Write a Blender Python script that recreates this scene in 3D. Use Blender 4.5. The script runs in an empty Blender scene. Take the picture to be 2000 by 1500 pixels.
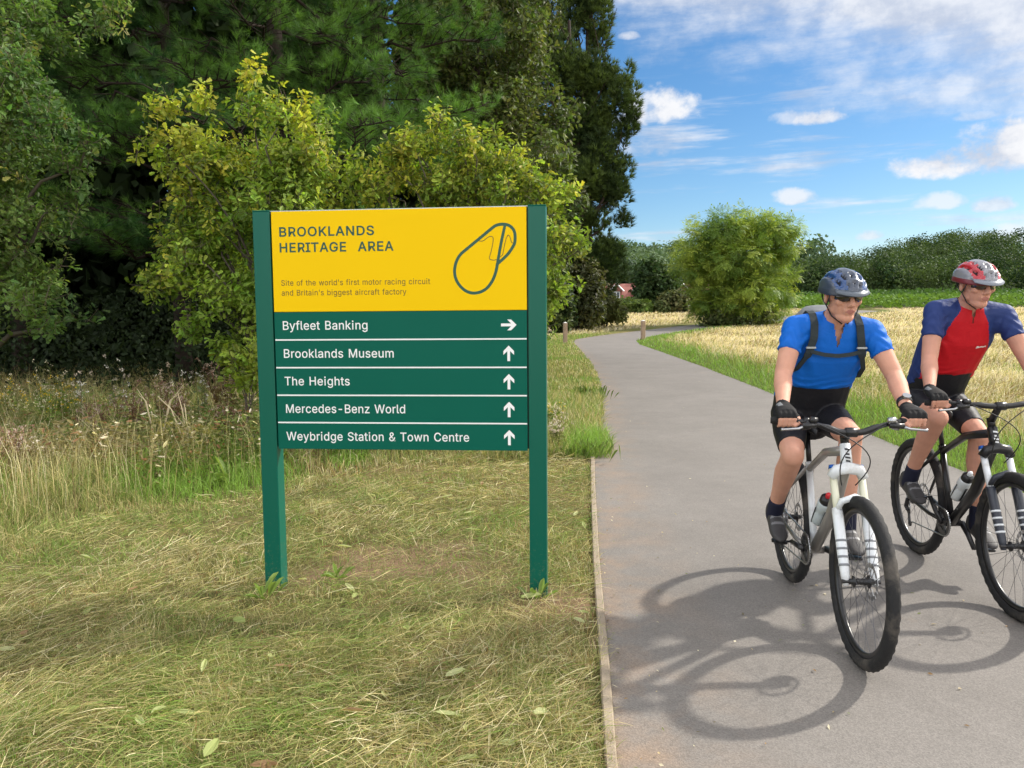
import bpy, math, random
import numpy as np
from mathutils import Vector, Matrix
from mathutils.geometry import tessellate_polygon

rng = np.random.default_rng(7)
random.seed(7)
C = bpy.context.scene.collection
sc = bpy.context.scene
PI = math.pi

# ---------------------------------------------------------------- camera
F_PX, PITCH, ROLL, CAM_H = 1500.0, 0.0845, -0.0074, 1.52
_c, _s = math.cos(PITCH), math.sin(PITCH)
FW = np.array([0, _c, -_s]); _up = np.array([0, _s, _c]); _rt = np.array([1.0, 0, 0])
RT = _rt * math.cos(ROLL) + _up * math.sin(ROLL)
UP = -_rt * math.sin(ROLL) + _up * math.cos(ROLL)
cam_d = bpy.data.cameras.new('camera'); cam = bpy.data.objects.new('camera', cam_d); C.objects.link(cam)
cam_d.sensor_width = 36.0; cam_d.lens = F_PX / 2000 * 36.0
cam_d.clip_start = 0.05; cam_d.clip_end = 3000
cam.matrix_world = Matrix(((RT[0], UP[0], -FW[0], 0), (RT[1], UP[1], -FW[1], 0), (RT[2], UP[2], -FW[2], CAM_H), (0, 0, 0, 1)))
sc.camera = cam

# ---------------------------------------------------------------- light and exposure
SUN_EL, SUN_AZ = math.radians(37), math.radians(68)      # azimuth from +Y towards +X
SKY_STRENGTH, SUN_STRENGTH, EXPOSURE = 0.12, 2.8, 0.90
sc.view_settings.view_transform = 'Standard'; sc.view_settings.look = 'None'
sc.view_settings.exposure = EXPOSURE; sc.view_settings.gamma = 1.0
sc.view_settings.use_curve_mapping = False
sc.cycles.use_denoising = True
sc.cycles.max_bounces = 6; sc.cycles.diffuse_bounces = 3; sc.cycles.transmission_bounces = 4; sc.cycles.transparent_max_bounces = 4
sd = bpy.data.lights.new('sun', 'SUN'); sd.energy = SUN_STRENGTH; sd.angle = math.radians(1.8); sd.color = (1.0, 0.94, 0.84)
so = bpy.data.objects.new('sun', sd); C.objects.link(so)
SUNV = Vector((math.sin(SUN_AZ) * math.cos(SUN_EL), math.cos(SUN_AZ) * math.cos(SUN_EL), math.sin(SUN_EL)))
so.rotation_euler = SUNV.to_track_quat('Z', 'Y').to_euler()

def at(px, py, y):
    """world point seen at photo pixel (px, py) on the plane of world depth y"""
    d = FW + RT * (px - 1000) / F_PX - UP * (py - 750) / F_PX
    t = y / d[1]
    return np.array([0, 0, CAM_H]) + d * t

world = bpy.data.worlds.new('World'); sc.world = world; world.use_nodes = True
def build_world():
    nt = world.node_tree; N = nt.nodes; L = nt.links; N.clear()
    out = N.new('ShaderNodeOutputWorld'); bg = N.new('ShaderNodeBackground'); L.new(bg.outputs[0], out.inputs[0])
    bg.inputs[1].default_value = SKY_STRENGTH
    sky = N.new('ShaderNodeTexSky'); sky.sky_type = 'NISHITA'; sky.sun_disc = False
    sky.sun_elevation = SUN_EL; sky.sun_rotation = SUN_AZ; sky.altitude = 0; sky.air_density = 1.0; sky.dust_density = 0.3; sky.ozone_density = 3.0
    hs = N.new('ShaderNodeHueSaturation'); hs.inputs['Saturation'].default_value = 1.27; hs.inputs['Value'].default_value = 0.58
    L.new(sky.outputs[0], hs.inputs['Color'])
    tc = N.new('ShaderNodeTexCoord'); sep = N.new('ShaderNodeSeparateXYZ'); L.new(tc.outputs['Generated'], sep.inputs[0])
    def m(op, a, b=None, c=None, clamp=False):
        n = N.new('ShaderNodeMath'); n.operation = op; n.use_clamp = clamp
        for i, v in enumerate((a, b, c)):
            if v is None: continue
            if isinstance(v, (int, float)): n.inputs[i].default_value = v
            else: L.new(v, n.inputs[i])
        return n.outputs[0]
    el = m('ARCSINE', sep.outputs[2]); az = m('ARCTAN2', sep.outputs[0], sep.outputs[1])
    def ramp(v, a, b):
        n = N.new('ShaderNodeMapRange'); n.interpolation_type = 'SMOOTHSTEP'
        n.inputs[1].default_value = a; n.inputs[2].default_value = b; n.inputs[3].default_value = 0; n.inputs[4].default_value = 1
        L.new(v, n.inputs[0]); return n.outputs[0]
    def noise(kx, ky, scale, detail=6, rough=0.55, off=0.0):
        cb = N.new('ShaderNodeCombineXYZ'); L.new(m('MULTIPLY', az, kx), cb.inputs[0]); L.new(m('MULTIPLY', el, ky), cb.inputs[1]); cb.inputs[2].default_value = off
        n = N.new('ShaderNodeTexNoise'); n.inputs['Scale'].default_value = scale; n.inputs['Detail'].default_value = detail; n.inputs['Roughness'].default_value = rough
        L.new(cb.outputs[0], n.inputs['Vector']); return n.outputs['Fac']
    nz_a = noise(1, 1.3, 14, 8, 0.6); nz_b = noise(1, 1.2, 34, 6, 0.6, 3.1); streak = noise(1, 9, 4.5, 7, 0.6, 7.7); streak2 = noise(1.2, 5, 3.2, 7, 0.62, 1.3)
    dens = None
    def dirof(px, py):
        d = FW + RT * (px - 1000) / F_PX - UP * (py - 750) / F_PX; d = d / np.linalg.norm(d)
        return math.atan2(d[0], d[1]), math.asin(d[2])
    puffs = [(1300, 215, 62, 46, 1.0), (1245, 225, 40, 50, 0.9), (1262, 292, 60, 34, 0.55), (1600, 230, 62, 22, 0.9), (1548, 232, 48, 18, 0.6), (1880, 315, 140, 46, 1.0), (1985, 300, 130, 70, 1.0), (1800, 322, 80, 26, .95),
             (1548, 388, 48, 20, 0.8), (1832, 398, 52, 20, 0.7), (1942, 402, 46, 22, 0.75), (1920, 225, 60, 16, 0.5), (1700, 462, 30, 14, .7), (1975, 462, 70, 26, .7), (1228, 72, 28, 12, .7)]
    for i, (px, py, rx, ry, w) in enumerate(puffs):
        a, e = dirof(px, py); a2, _ = dirof(px + rx, py); _, e2 = dirof(px, py - ry)
        ra, re = abs(a2 - a), abs(e2 - e)
        u = m('DIVIDE', m('SUBTRACT', az, a), ra); v0 = m('SUBTRACT', el, e)
        v = m('DIVIDE', v0, re)
        vneg = m('MULTIPLY', m('MINIMUM', v, 0.0), 0.7)       # flatter, sharper base
        v = m('ADD', v, vneg)
        r2 = m('ADD', m('MULTIPLY', u, u), m('MULTIPLY', v, v))
        f = m('SUBTRACT', 1.3 if rx > 90 else 1.12, r2)
        f = m('ADD', f, m('MULTIPLY', m('SUBTRACT', nz_a, 0.5), 4.2))
        f = m('ADD', f, m('MULTIPLY', m('SUBTRACT', nz_b, 0.5), 2.6))
        f = m('MULTIPLY', ramp(f, -0.15, 1.25), w)
        dens = f if dens is None else m('MAXIMUM', dens, f)
    # high sheet of cloud over the upper right of the view and all round above it
    a0, e0 = dirof(1250, 30); a1, e1 = dirof(1900, 190)
    slope = (e1 - e0) / (a1 - a0)
    edge = m('SUBTRACT', el, m('ADD', m('MULTIPLY', m('SUBTRACT', az, a0), slope), e0))
    sheet = m('ADD', m('MULTIPLY', edge, 11.0), m('MULTIPLY', m('SUBTRACT', streak2, 0.5), 2.8))
    sheet = m('ADD', sheet, m('MULTIPLY', m('SUBTRACT', nz_a, 0.5), 1.0))
    sheet = m('MULTIPLY', ramp(sheet, -0.55, 0.80), 0.88)
    dens = m('MAXIMUM', dens, sheet)
    # thin streaks low in the sky
    band = m('MULTIPLY', ramp(el, 0.03, 0.10), m('SUBTRACT', 1.0, ramp(el, 0.22, 0.34)))
    st = m('MULTIPLY', m('MULTIPLY', ramp(streak, 0.52, 0.75), band), 0.75)
    dens = m('MAXIMUM', dens, st)
    # unseen clouds added behind and beside the camera to light the sign and trees
    back = m('MULTIPLY', ramp(m('ABSOLUTE', az), 0.75, 1.5), ramp(noise(1.0, 2.0, 2.6, 8, 0.58, 5.0), 0.42, 0.62))
    pale = m('MULTIPLY', m('SUBTRACT', 1.0, ramp(el, 0.0, 0.13)), 0.14)
    dens = m('MAXIMUM', dens, pale)
    ccol = N.new('ShaderNodeMix'); ccol.data_type = 'RGBA'
    ccol.inputs['A'].default_value = (2.7, 2.95, 3.5, 1); ccol.inputs['B'].default_value = (4.25, 4.3, 4.45, 1)
    L.new(ramp(nz_a, 0.35, 0.62), ccol.inputs['Factor'])
    mx = N.new('ShaderNodeMix'); mx.data_type = 'RGBA'
    L.new(dens, mx.inputs['Factor']); L.new(hs.outputs[0], mx.inputs['A']); L.new(ccol.outputs['Result'], mx.inputs['B'])
    # these added clouds are brightened well past the visible ones, as fill light
    mb_ = N.new('ShaderNodeMix'); mb_.data_type = 'RGBA'; L.new(m('MULTIPLY', back, 0.95), mb_.inputs['Factor']); L.new(mx.outputs['Result'], mb_.inputs['A']); mb_.inputs['B'].default_value = (17.5, 16.8, 16.0, 1)
    L.new(mb_.outputs['Result'], bg.inputs[0])
build_world()

# ---------------------------------------------------------------- helpers
class MB:
    def __init__(s): s.V = []; s.F = []; s.C = []; s.M = []; s.n = 0
    def add(s, V, F, col=(0.5, 0.5, 0.5), mi=0):
        V = np.asarray(V, float).reshape(-1, 3); n = len(V)
        col = np.asarray(col, float)
        s.C.append(np.broadcast_to(col, (n, 3)) if col.ndim == 1 else col)
        groups = F if isinstance(F, list) and len(F) and isinstance(F[0], np.ndarray) else None
        if groups is None:
            by = {}
            for f in F: by.setdefault(len(f), []).append(f)
            groups = [np.array(v) for v in by.values()]
        for g in groups:
            if len(g): s.F.append(g + s.n); s.M.append(np.full(len(g), mi))
        s.V.append(V); s.n += n
    def mesh(s, name, mats, smooth=False):
        V = np.concatenate(s.V); Cc = np.concatenate(s.C)
        me = bpy.data.meshes.new(name)
        li = np.concatenate([f.ravel() for f in s.F]).astype(np.int32)
        lt = np.concatenate([np.full(len(f), f.shape[1]) for f in s.F]).astype(np.int32)
        ls = np.concatenate([[0], np.cumsum(lt)[:-1]]).astype(np.int32)
        me.vertices.add(len(V)); me.vertices.foreach_set('co', V.astype(np.float32).ravel())
        me.loops.add(len(li)); me.loops.foreach_set('vertex_index', li)
        me.polygons.add(len(lt)); me.polygons.foreach_set('loop_start', ls); me.polygons.foreach_set('loop_total', lt)
        me.polygons.foreach_set('material_index', np.concatenate(s.M).astype(np.int32))
        me.polygons.foreach_set('use_smooth', np.full(len(lt), smooth))
        at_ = me.attributes.new('Col', 'FLOAT_COLOR', 'POINT')
        at_.data.foreach_set('color', np.concatenate([Cc, np.ones((len(Cc), 1))], 1).astype(np.float32).ravel())
        for m_ in (mats if isinstance(mats, (list, tuple)) else [mats]): me.materials.append(m_)
        me.update(calc_edges=True)
        return me
    def obj(s, name, mats, parent=None, smooth=False):
        return link(name, s.mesh(name, mats, smooth), parent)

def link(name, me, parent=None):
    o = bpy.data.objects.new(name, me); C.objects.link(o)
    if parent is not None: o.parent = parent
    return o
def tag(o, label=None, cat=None, group=None, kind=None):
    if label: o['label'] = label
    if cat: o['category'] = cat
    if group: o['group'] = group
    if kind: o['kind'] = kind
    return o
def thing(name, loc, label, cat, group=None, rz=0.0):
    o = bpy.data.objects.new(name, None); C.objects.link(o); o.empty_display_size = 0.2
    o.location = loc; o.rotation_euler = (0, 0, rz)
    return tag(o, label, cat, group)

def new_mat(name):
    m = bpy.data.materials.new(name); m.use_nodes = True
    nt = m.node_tree; b = nt.nodes['Principled BSDF']
    return m, nt, b
def plain(name, col, rough=0.6, metal=0.0, spec=0.5, vary=0.0, vscale=20.0, bump=0.0, bscale=60.0, coat=0.0, dirt=None, dscale=3.0):
    m, nt, b = new_mat(name); N, L = nt.nodes, nt.links
    b.inputs['Base Color'].default_value = (*col, 1); b.inputs['Roughness'].default_value = rough; b.inputs['Metallic'].default_value = metal
    b.inputs['Specular IOR Level'].default_value = spec; b.inputs['Coat Weight'].default_value = coat
    tc = N.new('ShaderNodeTexCoord')
    if vary or dirt:
        nz = N.new('ShaderNodeTexNoise'); nz.inputs['Scale'].default_value = vscale; nz.inputs['Detail'].default_value = 6; L.new(tc.outputs['Object'], nz.inputs['Vector'])
        mx = N.new('ShaderNodeMix'); mx.data_type = 'RGBA'; mx.inputs['A'].default_value = (*[c * (1 - vary) for c in col], 1); mx.inputs['B'].default_value = (*[min(1, c * (1 + vary)) for c in col], 1)
        L.new(nz.outputs['Fac'], mx.inputs['Factor']); last = mx.outputs['Result']
        if dirt:
            n2 = N.new('ShaderNodeTexNoise'); n2.inputs['Scale'].default_value = dscale; n2.inputs['Detail'].default_value = 8; n2.inputs['Roughness'].default_value = 0.7; L.new(tc.outputs['Object'], n2.inputs['Vector'])
            mr = N.new('ShaderNodeMapRange'); mr.inputs[1].default_value = 0.52; mr.inputs[2].default_value = 0.75; L.new(n2.outputs['Fac'], mr.inputs[0])
            m2 = N.new('ShaderNodeMix'); m2.data_type = 'RGBA'; L.new(last, m2.inputs['A']); m2.inputs['B'].default_value = (*dirt, 1); L.new(mr.outputs[0], m2.inputs['Factor']); last = m2.outputs['Result']
        L.new(last, b.inputs['Base Color'])
    if bump:
        n3 = N.new('ShaderNodeTexNoise'); n3.inputs['Scale'].default_value = bscale; n3.inputs['Detail'].default_value = 4; L.new(tc.outputs['Object'], n3.inputs['Vector'])
        bp = N.new('ShaderNodeBump'); bp.inputs['Strength'].default_value = bump; bp.inputs['Distance'].default_value = 0.01; L.new(n3.outputs['Fac'], bp.inputs['Height']); L.new(bp.outputs[0], b.inputs['Normal'])
    return m
def foliage(name, rough=0.5, spec=0.35, trans=0.35, tint=(1.25, 1.25, 0.6)):
    m, nt, b = new_mat(name); N, L = nt.nodes, nt.links
    a = N.new('ShaderNodeAttribute'); a.attribute_name = 'Col'
    L.new(a.outputs['Color'], b.inputs['Base Color']); b.inputs['Roughness'].default_value = rough; b.inputs['Specular IOR Level'].default_value = spec
    if trans:
        t = N.new('ShaderNodeBsdfTranslucent'); mu = N.new('ShaderNodeMix'); mu.data_type = 'RGBA'; mu.blend_type = 'MULTIPLY'; mu.inputs['Factor'].default_value = 1
        L.new(a.outputs['Color'], mu.inputs['A']); mu.inputs['B'].default_value = (*[c * trans for c in tint], 1); L.new(mu.outputs['Result'], t.inputs['Color'])
        # reflected and transmitted light add up, as in a thin leaf
        ms = N.new('ShaderNodeAddShader')
        L.new(b.outputs[0], ms.inputs[0]); L.new(t.outputs[0], ms.inputs[1]); L.new(ms.outputs[0], nt.nodes['Material Output'].inputs[0])
    return m

def nrm(v):
    v = np.asarray(v, float); return v / (np.linalg.norm(v, axis=-1, keepdims=True) + 1e-12)
def vnoise(x, y, seed=0):
    """smooth value noise in 0..1 on arrays"""
    x = np.asarray(x, float); y = np.asarray(y, float)
    r = np.random.default_rng(seed).random((64, 64))
    xi = np.floor(x).astype(int); yi = np.floor(y).astype(int); fx = x - xi; fy = y - yi
    fx = fx * fx * (3 - 2 * fx); fy = fy * fy * (3 - 2 * fy)
    g = lambda a, b: r[a % 64, b % 64]
    return (g(xi, yi) * (1 - fx) + g(xi + 1, yi) * fx) * (1 - fy) + (g(xi, yi + 1) * (1 - fx) + g(xi + 1, yi + 1) * fx) * fy
def fbm(x, y, seed=0):
    return 0.5 * vnoise(x, y, seed) + 0.3 * vnoise(x * 2.1 + 5, y * 2.1, seed + 1) + 0.2 * vnoise(x * 4.3, y * 4.3 + 9, seed + 2)
def sstep(v, a, b):
    t = np.clip((v - a) / (b - a), 0, 1); return t * t * (3 - 2 * t)
def mixc(a, b, t):
    a = np.asarray(a, float); b = np.asarray(b, float); t = np.asarray(t)[..., None]; return a * (1 - t) + b * t

def tube(P, R, n=8, cap=True):
    """tapered tube along points P with radii R -> (V, F)"""
    P = np.asarray(P, float); k = len(P); R = np.broadcast_to(np.asarray(R, float), (k,))
    T = np.gradient(P, axis=0); T = nrm(T)
    ref = np.array([0, 0, 1.0]) if abs(T[0][2]) < 0.9 else np.array([1.0, 0, 0])
    V = []; a = np.linspace(0, 2 * PI, n, endpoint=False)
    u = nrm(np.cross(ref, T[0]))
    for i in range(k):
        u = nrm(u - T[i] * (u @ T[i])); w = np.cross(T[i], u)
        V.append(P[i] + R[i] * (np.cos(a)[:, None] * u + np.sin(a)[:, None] * w))
    V = np.concatenate(V)
    F = [(i * n + j, i * n + (j + 1) % n, (i + 1) * n + (j + 1) % n, (i + 1) * n + j) for i in range(k - 1) for j in range(n)]
    if cap: F += [tuple(range(n - 1, -1, -1)), tuple((k - 1) * n + j for j in range(n))]
    return V, F
def box(cx, cy, cz, sx, sy, sz, bev=0.0):
    x, y, z = sx / 2, sy / 2, sz / 2
    if bev <= 0:
        V = np.array([(a * x, b * y, c * z) for a in (-1, 1) for b in (-1, 1) for c in (-1, 1)]) + (cx, cy, cz)
        return V, [(0, 1, 3, 2), (4, 6, 7, 5), (0, 4, 5, 1), (2, 3, 7, 6), (0, 2, 6, 4), (1, 5, 7, 3)]
    b_ = bev; V = []
    for z_, ins in ((-z, b_), (-z + b_, 0), (z - b_, 0), (z, b_)):
        X, Y = x - ins, y - ins
        V += [(-X + b_, -Y, z_), (X - b_, -Y, z_), (X, -Y + b_, z_), (X, Y - b_, z_), (X - b_, Y, z_), (-X + b_, Y, z_), (-X, Y - b_, z_), (-X, -Y + b_, z_)]
    V = np.array(V) + (cx, cy, cz); F = [tuple(range(7, -1, -1)), tuple(range(24, 32))]
    for r in range(3):
        for j in range(8): F.append((r * 8 + j, r * 8 + (j + 1) % 8, r * 8 + 8 + (j + 1) % 8, r * 8 + 8 + j))
    return V, F
def ellipsoid(c, r, n=16, k=10, M=None):
    V = [(0, 0, -1)]
    for i in range(1, k):
        t = -PI / 2 + PI * i / k
        V += [(math.cos(t) * math.cos(2 * PI * j / n), math.cos(t) * math.sin(2 * PI * j / n), math.sin(t)) for j in range(n)]
    V.append((0, 0, 1)); V = np.array(V) * np.asarray(r)
    if M is not None: V = V @ np.asarray(M).T
    V = V + np.asarray(c)
    F = [(0, 1 + (j + 1) % n, 1 + j) for j in range(n)]
    for i in range(k - 2):
        for j in range(n): F.append((1 + i * n + j, 1 + i * n + (j + 1) % n, 1 + (i + 1) * n + (j + 1) % n, 1 + (i + 1) * n + j))
    e = len(V) - 1; b0 = 1 + (k - 2) * n
    F += [(e, b0 + j, b0 + (j + 1) % n) for j in range(n)]
    return V, F
def capsule(p0, r0, p1, r1, n=14, flat0=False, flat1=False):
    p0 = np.asarray(p0, float); p1 = np.asarray(p1, float); d = nrm(p1 - p0)
    P, R = [], []
    if not flat0:
        for a in (80, 60, 40, 20): P.append(p0 - d * r0 * math.sin(math.radians(a))); R.append(r0 * math.cos(math.radians(a)))
    P.append(p0); R.append(r0); P.append(p1); R.append(r1)
    if not flat1:
        for a in (20, 40, 60, 80): P.append(p1 + d * r1 * math.sin(math.radians(a))); R.append(r1 * math.cos(math.radians(a)))
    P = np.array(P); ref = np.array([0, 0, 1.0]) if abs(d[2]) < 0.9 else np.array([1.0, 0, 0])
    u = nrm(np.cross(ref, d)); w = np.cross(d, u); a = np.linspace(0, 2 * PI, n, endpoint=False)
    V = np.concatenate([P[i] + R[i] * (np.cos(a)[:, None] * u + np.sin(a)[:, None] * w) for i in range(len(P))]); k = len(P)
    F = [(i * n + j, i * n + (j + 1) % n, (i + 1) * n + (j + 1) % n, (i + 1) * n + j) for i in range(k - 1) for j in range(n)]
    F += [tuple(range(n - 1, -1, -1)), tuple((k - 1) * n + j for j in range(n))]
    return V, F
def inst(mb, tv, tf, pos, A, B, Nn, s, col, mi=0):
    """copies of a template: local x along A, y along B, z along Nn; s per-copy scale (n,) or (n,3)"""
    tv = np.asarray(tv, float); n = len(pos); k = len(tv)
    s = np.asarray(s, float); s = np.broadcast_to(s[:, None], (n, 3)) if s.ndim == 1 else s
    V = pos[:, None, :] + (tv[None, :, 0, None] * A[:, None, :] * s[:, None, 0:1] + tv[None, :, 1, None] * B[:, None, :] * s[:, None, 1:2] + tv[None, :, 2, None] * Nn[:, None, :] * s[:, None, 2:3])
    off = (np.arange(n) * k)[:, None, None]
    by = {}
    for f in tf: by.setdefault(len(f), []).append(f)
    groups = [(np.array(v)[None] + off).reshape(-1, len(v[0])) for v in by.values()]
    mb.add(V.reshape(-1, 3), groups, np.repeat(col, k, axis=0), mi)
def frame_from(d, roll):
    """orthonormal frames with A along d, rolled about it"""
    d = nrm(d); ref = np.where(np.abs(d[:, 2:3]) < 0.95, np.array([[0, 0, 1.0]]), np.array([[1.0, 0, 0]]))
    B = nrm(np.cross(ref, d)); Nn = np.cross(d, B); c, s = np.cos(roll)[:, None], np.sin(roll)[:, None]
    return d, B * c + Nn * s, Nn * c - B * s
def randdir(n):
    v = rng.normal(size=(n, 3)); return nrm(v)

# ---------------------------------------------------------------- terrain, path, edging
PL = np.array([(0.22, 0.4), (0.28, 1.2), (0.35, 2.49), (0.42, 3.26), (0.54, 4.68), (0.75, 6.87), (0.93, 8.6), (1.12, 10.2), (1.42, 12.67), (1.83, 16.19), (2.42, 24.14), (2.72, 32.0), (2.84, 37.0), (3.4, 40.6), (5.0, 44.2), (8.3, 49.78), (11.74, 55.0), (15, 59.3), (19, 64.2), (27, 73), (36, 82)])
PR = np.array([(4.25, 0.4), (4.26, 1.2), (4.28, 2.49), (4.3, 3.6), (4.33, 5.2), (4.38, 7.0), (4.5, 8.8), (4.64, 10.2), (4.86, 12.3), (5.2, 16.27), (5.6, 22.5), (5.82, 29.1), (5.9, 35.5), (6.3, 38.9), (7.6, 42.6), (10.75, 48.6), (14.4, 53.6), (17.4, 57.4), (21.2, 62.0), (29, 70.5), (38, 79.5)])
def resample(P, n):
    d = np.concatenate([[0], np.cumsum(np.linalg.norm(np.diff(P, axis=0), axis=1))]); t = np.linspace(0, d[-1], n) if np.isscalar(n) else n
    return np.stack([np.interp(t, d, P[:, 0]), np.interp(t, d, P[:, 1])], 1)
def smooth_line(P, n=500):
    Q = resample(P, n)
    for _ in range(30): Q[1:-1] = 0.5 * Q[1:-1] + 0.25 * (Q[:-2] + Q[2:])
    return Q
# both edges cut into the same fractions so that the strip stays square
_w = np.linspace(0, 1, 1200) ** 1.6 * (len(PL) - 1)
def bykey(P): return np.stack([np.interp(_w, np.arange(len(P)), P[:, 0]), np.interp(_w, np.arange(len(P)), P[:, 1])], 1)
def sm(Q, k=10):
    for _ in range(k): Q[1:-1] = 0.5 * Q[1:-1] + 0.25 * (Q[:-2] + Q[2:])
    return Q
EL_, ER_ = sm(bykey(PL)), sm(bykey(PR))
def left_x(y): return np.interp(y, EL_[:, 1], EL_[:, 0])
def right_x(y): return np.interp(y, ER_[:, 1], ER_[:, 0])
def on_path(x, y, grow=0.0):
    return (x > left_x(y) - grow) & (x < right_x(y) + grow) & (y < 82)

def ground_z(x, y):
    x = np.asarray(x, float); y = np.asarray(y, float)
    z = 0.0004 * np.maximum(np.minimum(y, 85) - 8, 0) ** 2
    ratio = x / np.maximum(y, 1)
    s = sstep(ratio, 0.28, 0.42)
    right = np.clip(y - 85, 0, 140) * 0.0616 + 8.0 * sstep(y, 112, 205) * sstep(ratio, 0.34, 0.60)
    left = np.clip(y - 205, 0, 190) * 0.13
    return z + right * s + left * (1 - s)
def bumps(x, y):
    d = np.minimum(np.abs(x - left_x(y)), np.abs(x - right_x(y)))
    k = np.where(on_path(x, y, 0.05), 0.0, sstep(d, 0.05, 0.7))
    return k * (0.05 * (fbm(x * 0.9, y * 0.9, 3) - 0.35) + 0.025 * (fbm(x * 3.2, y * 3.2, 5) - 0.5)) * np.where(y < 60, 1, 3)
def gz(x, y): return ground_z(x, y) + bumps(x, y)

def tall_edge(x):
    """depth at which the mown strip left of the path gives way to long growth"""
    return np.interp(x, [-9, -4.6, -3.9, -3.0, -2.3, -1.5, -0.5, 0.4, 0.8], [4.5, 4.7, 5.0, 5.8, 6.7, 7.5, 8.1, 8.6, 9.5]) + 0.9 * (fbm(np.asarray(x) * 1.7, np.asarray(x) * 0 + 3, 11) - 0.5)
def soil(x, y):
    """bare reddish soil around the sign and scuffed spots, 0..1"""
    x = np.asarray(x); y = np.asarray(y)
    def blob(cx, cy, rx, ry): return np.clip(1 - ((x - cx) / rx) ** 2 - ((y - cy) / ry) ** 2, 0, 1)
    b = blob(0.18, 4.02, 0.30, 0.28) * 1.3 + blob(-1.2, 4.35, 0.25, 0.3) + 1.1 * blob(-0.62, 4.75, 0.85, 0.5) + 0.8 * blob(0.40, 3.7, 0.22, 0.5) + 0.6 * blob(-0.2, 4.4, 0.4, 0.25)
    return np.clip(b * (-0.18 + 2.1 * fbm(x * 5.5, y * 7, 21)), 0, .9)

def ground_colour(x, y):
    straw = np.array([0.185, 0.145, 0.066]); olive = np.array([0.12, 0.115, 0.04]); green = np.array([0.085, 0.13, 0.022]); tan = np.array([0.48, 0.38, 0.22]); dark = np.array([0.06, 0.05, 0.026]); red = np.array([0.25, 0.165, 0.105])
    n1 = fbm(x * 0.8, y * 0.8, 31); n2 = fbm(x * 3, y * 3, 33)
    c = mixc(straw, olive, sstep(n1 * 0.6 + n2 * 0.4, 0.35, 0.65))
    c = mixc(c, red, soil(x, y))
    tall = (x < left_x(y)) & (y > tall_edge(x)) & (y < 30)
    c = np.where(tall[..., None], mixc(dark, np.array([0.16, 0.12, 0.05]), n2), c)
    dr = x - right_x(y); dl = left_x(y) - x
    far = y > 12
    fieldm = np.where(dr > 0, sstep(dr + 1.2 * (n1 - 0.5), 1.1, 3.0), 0) * (y < 86)
    verge = np.where(dr > 0, 1 - sstep(dr + 0.8 * (n1 - 0.5), 0.6, 2.6), 0)
    c = mixc(c, green, verge); c = mixc(c, tan * (0.75 + 0.5 * n2[..., None]), fieldm)
    lf = np.where((dl > 0) & (y > 40), sstep(dl + 1.5 * (n1 - 0.5), 1.6, 4.0), 0)
    lv = np.where((dl > 0) & (y > 12), 1 - sstep(dl, 2.0, 5.0), 0)
    c = mixc(c, mixc(green, straw * 1.4, n2), lv * (1 - lf)); c = mixc(c, tan * (0.75 + 0.5 * n2[..., None]), lf)
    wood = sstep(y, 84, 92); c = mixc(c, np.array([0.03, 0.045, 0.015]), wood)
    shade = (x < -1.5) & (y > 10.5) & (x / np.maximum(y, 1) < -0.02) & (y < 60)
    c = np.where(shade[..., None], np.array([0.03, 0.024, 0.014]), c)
    return c

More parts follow.
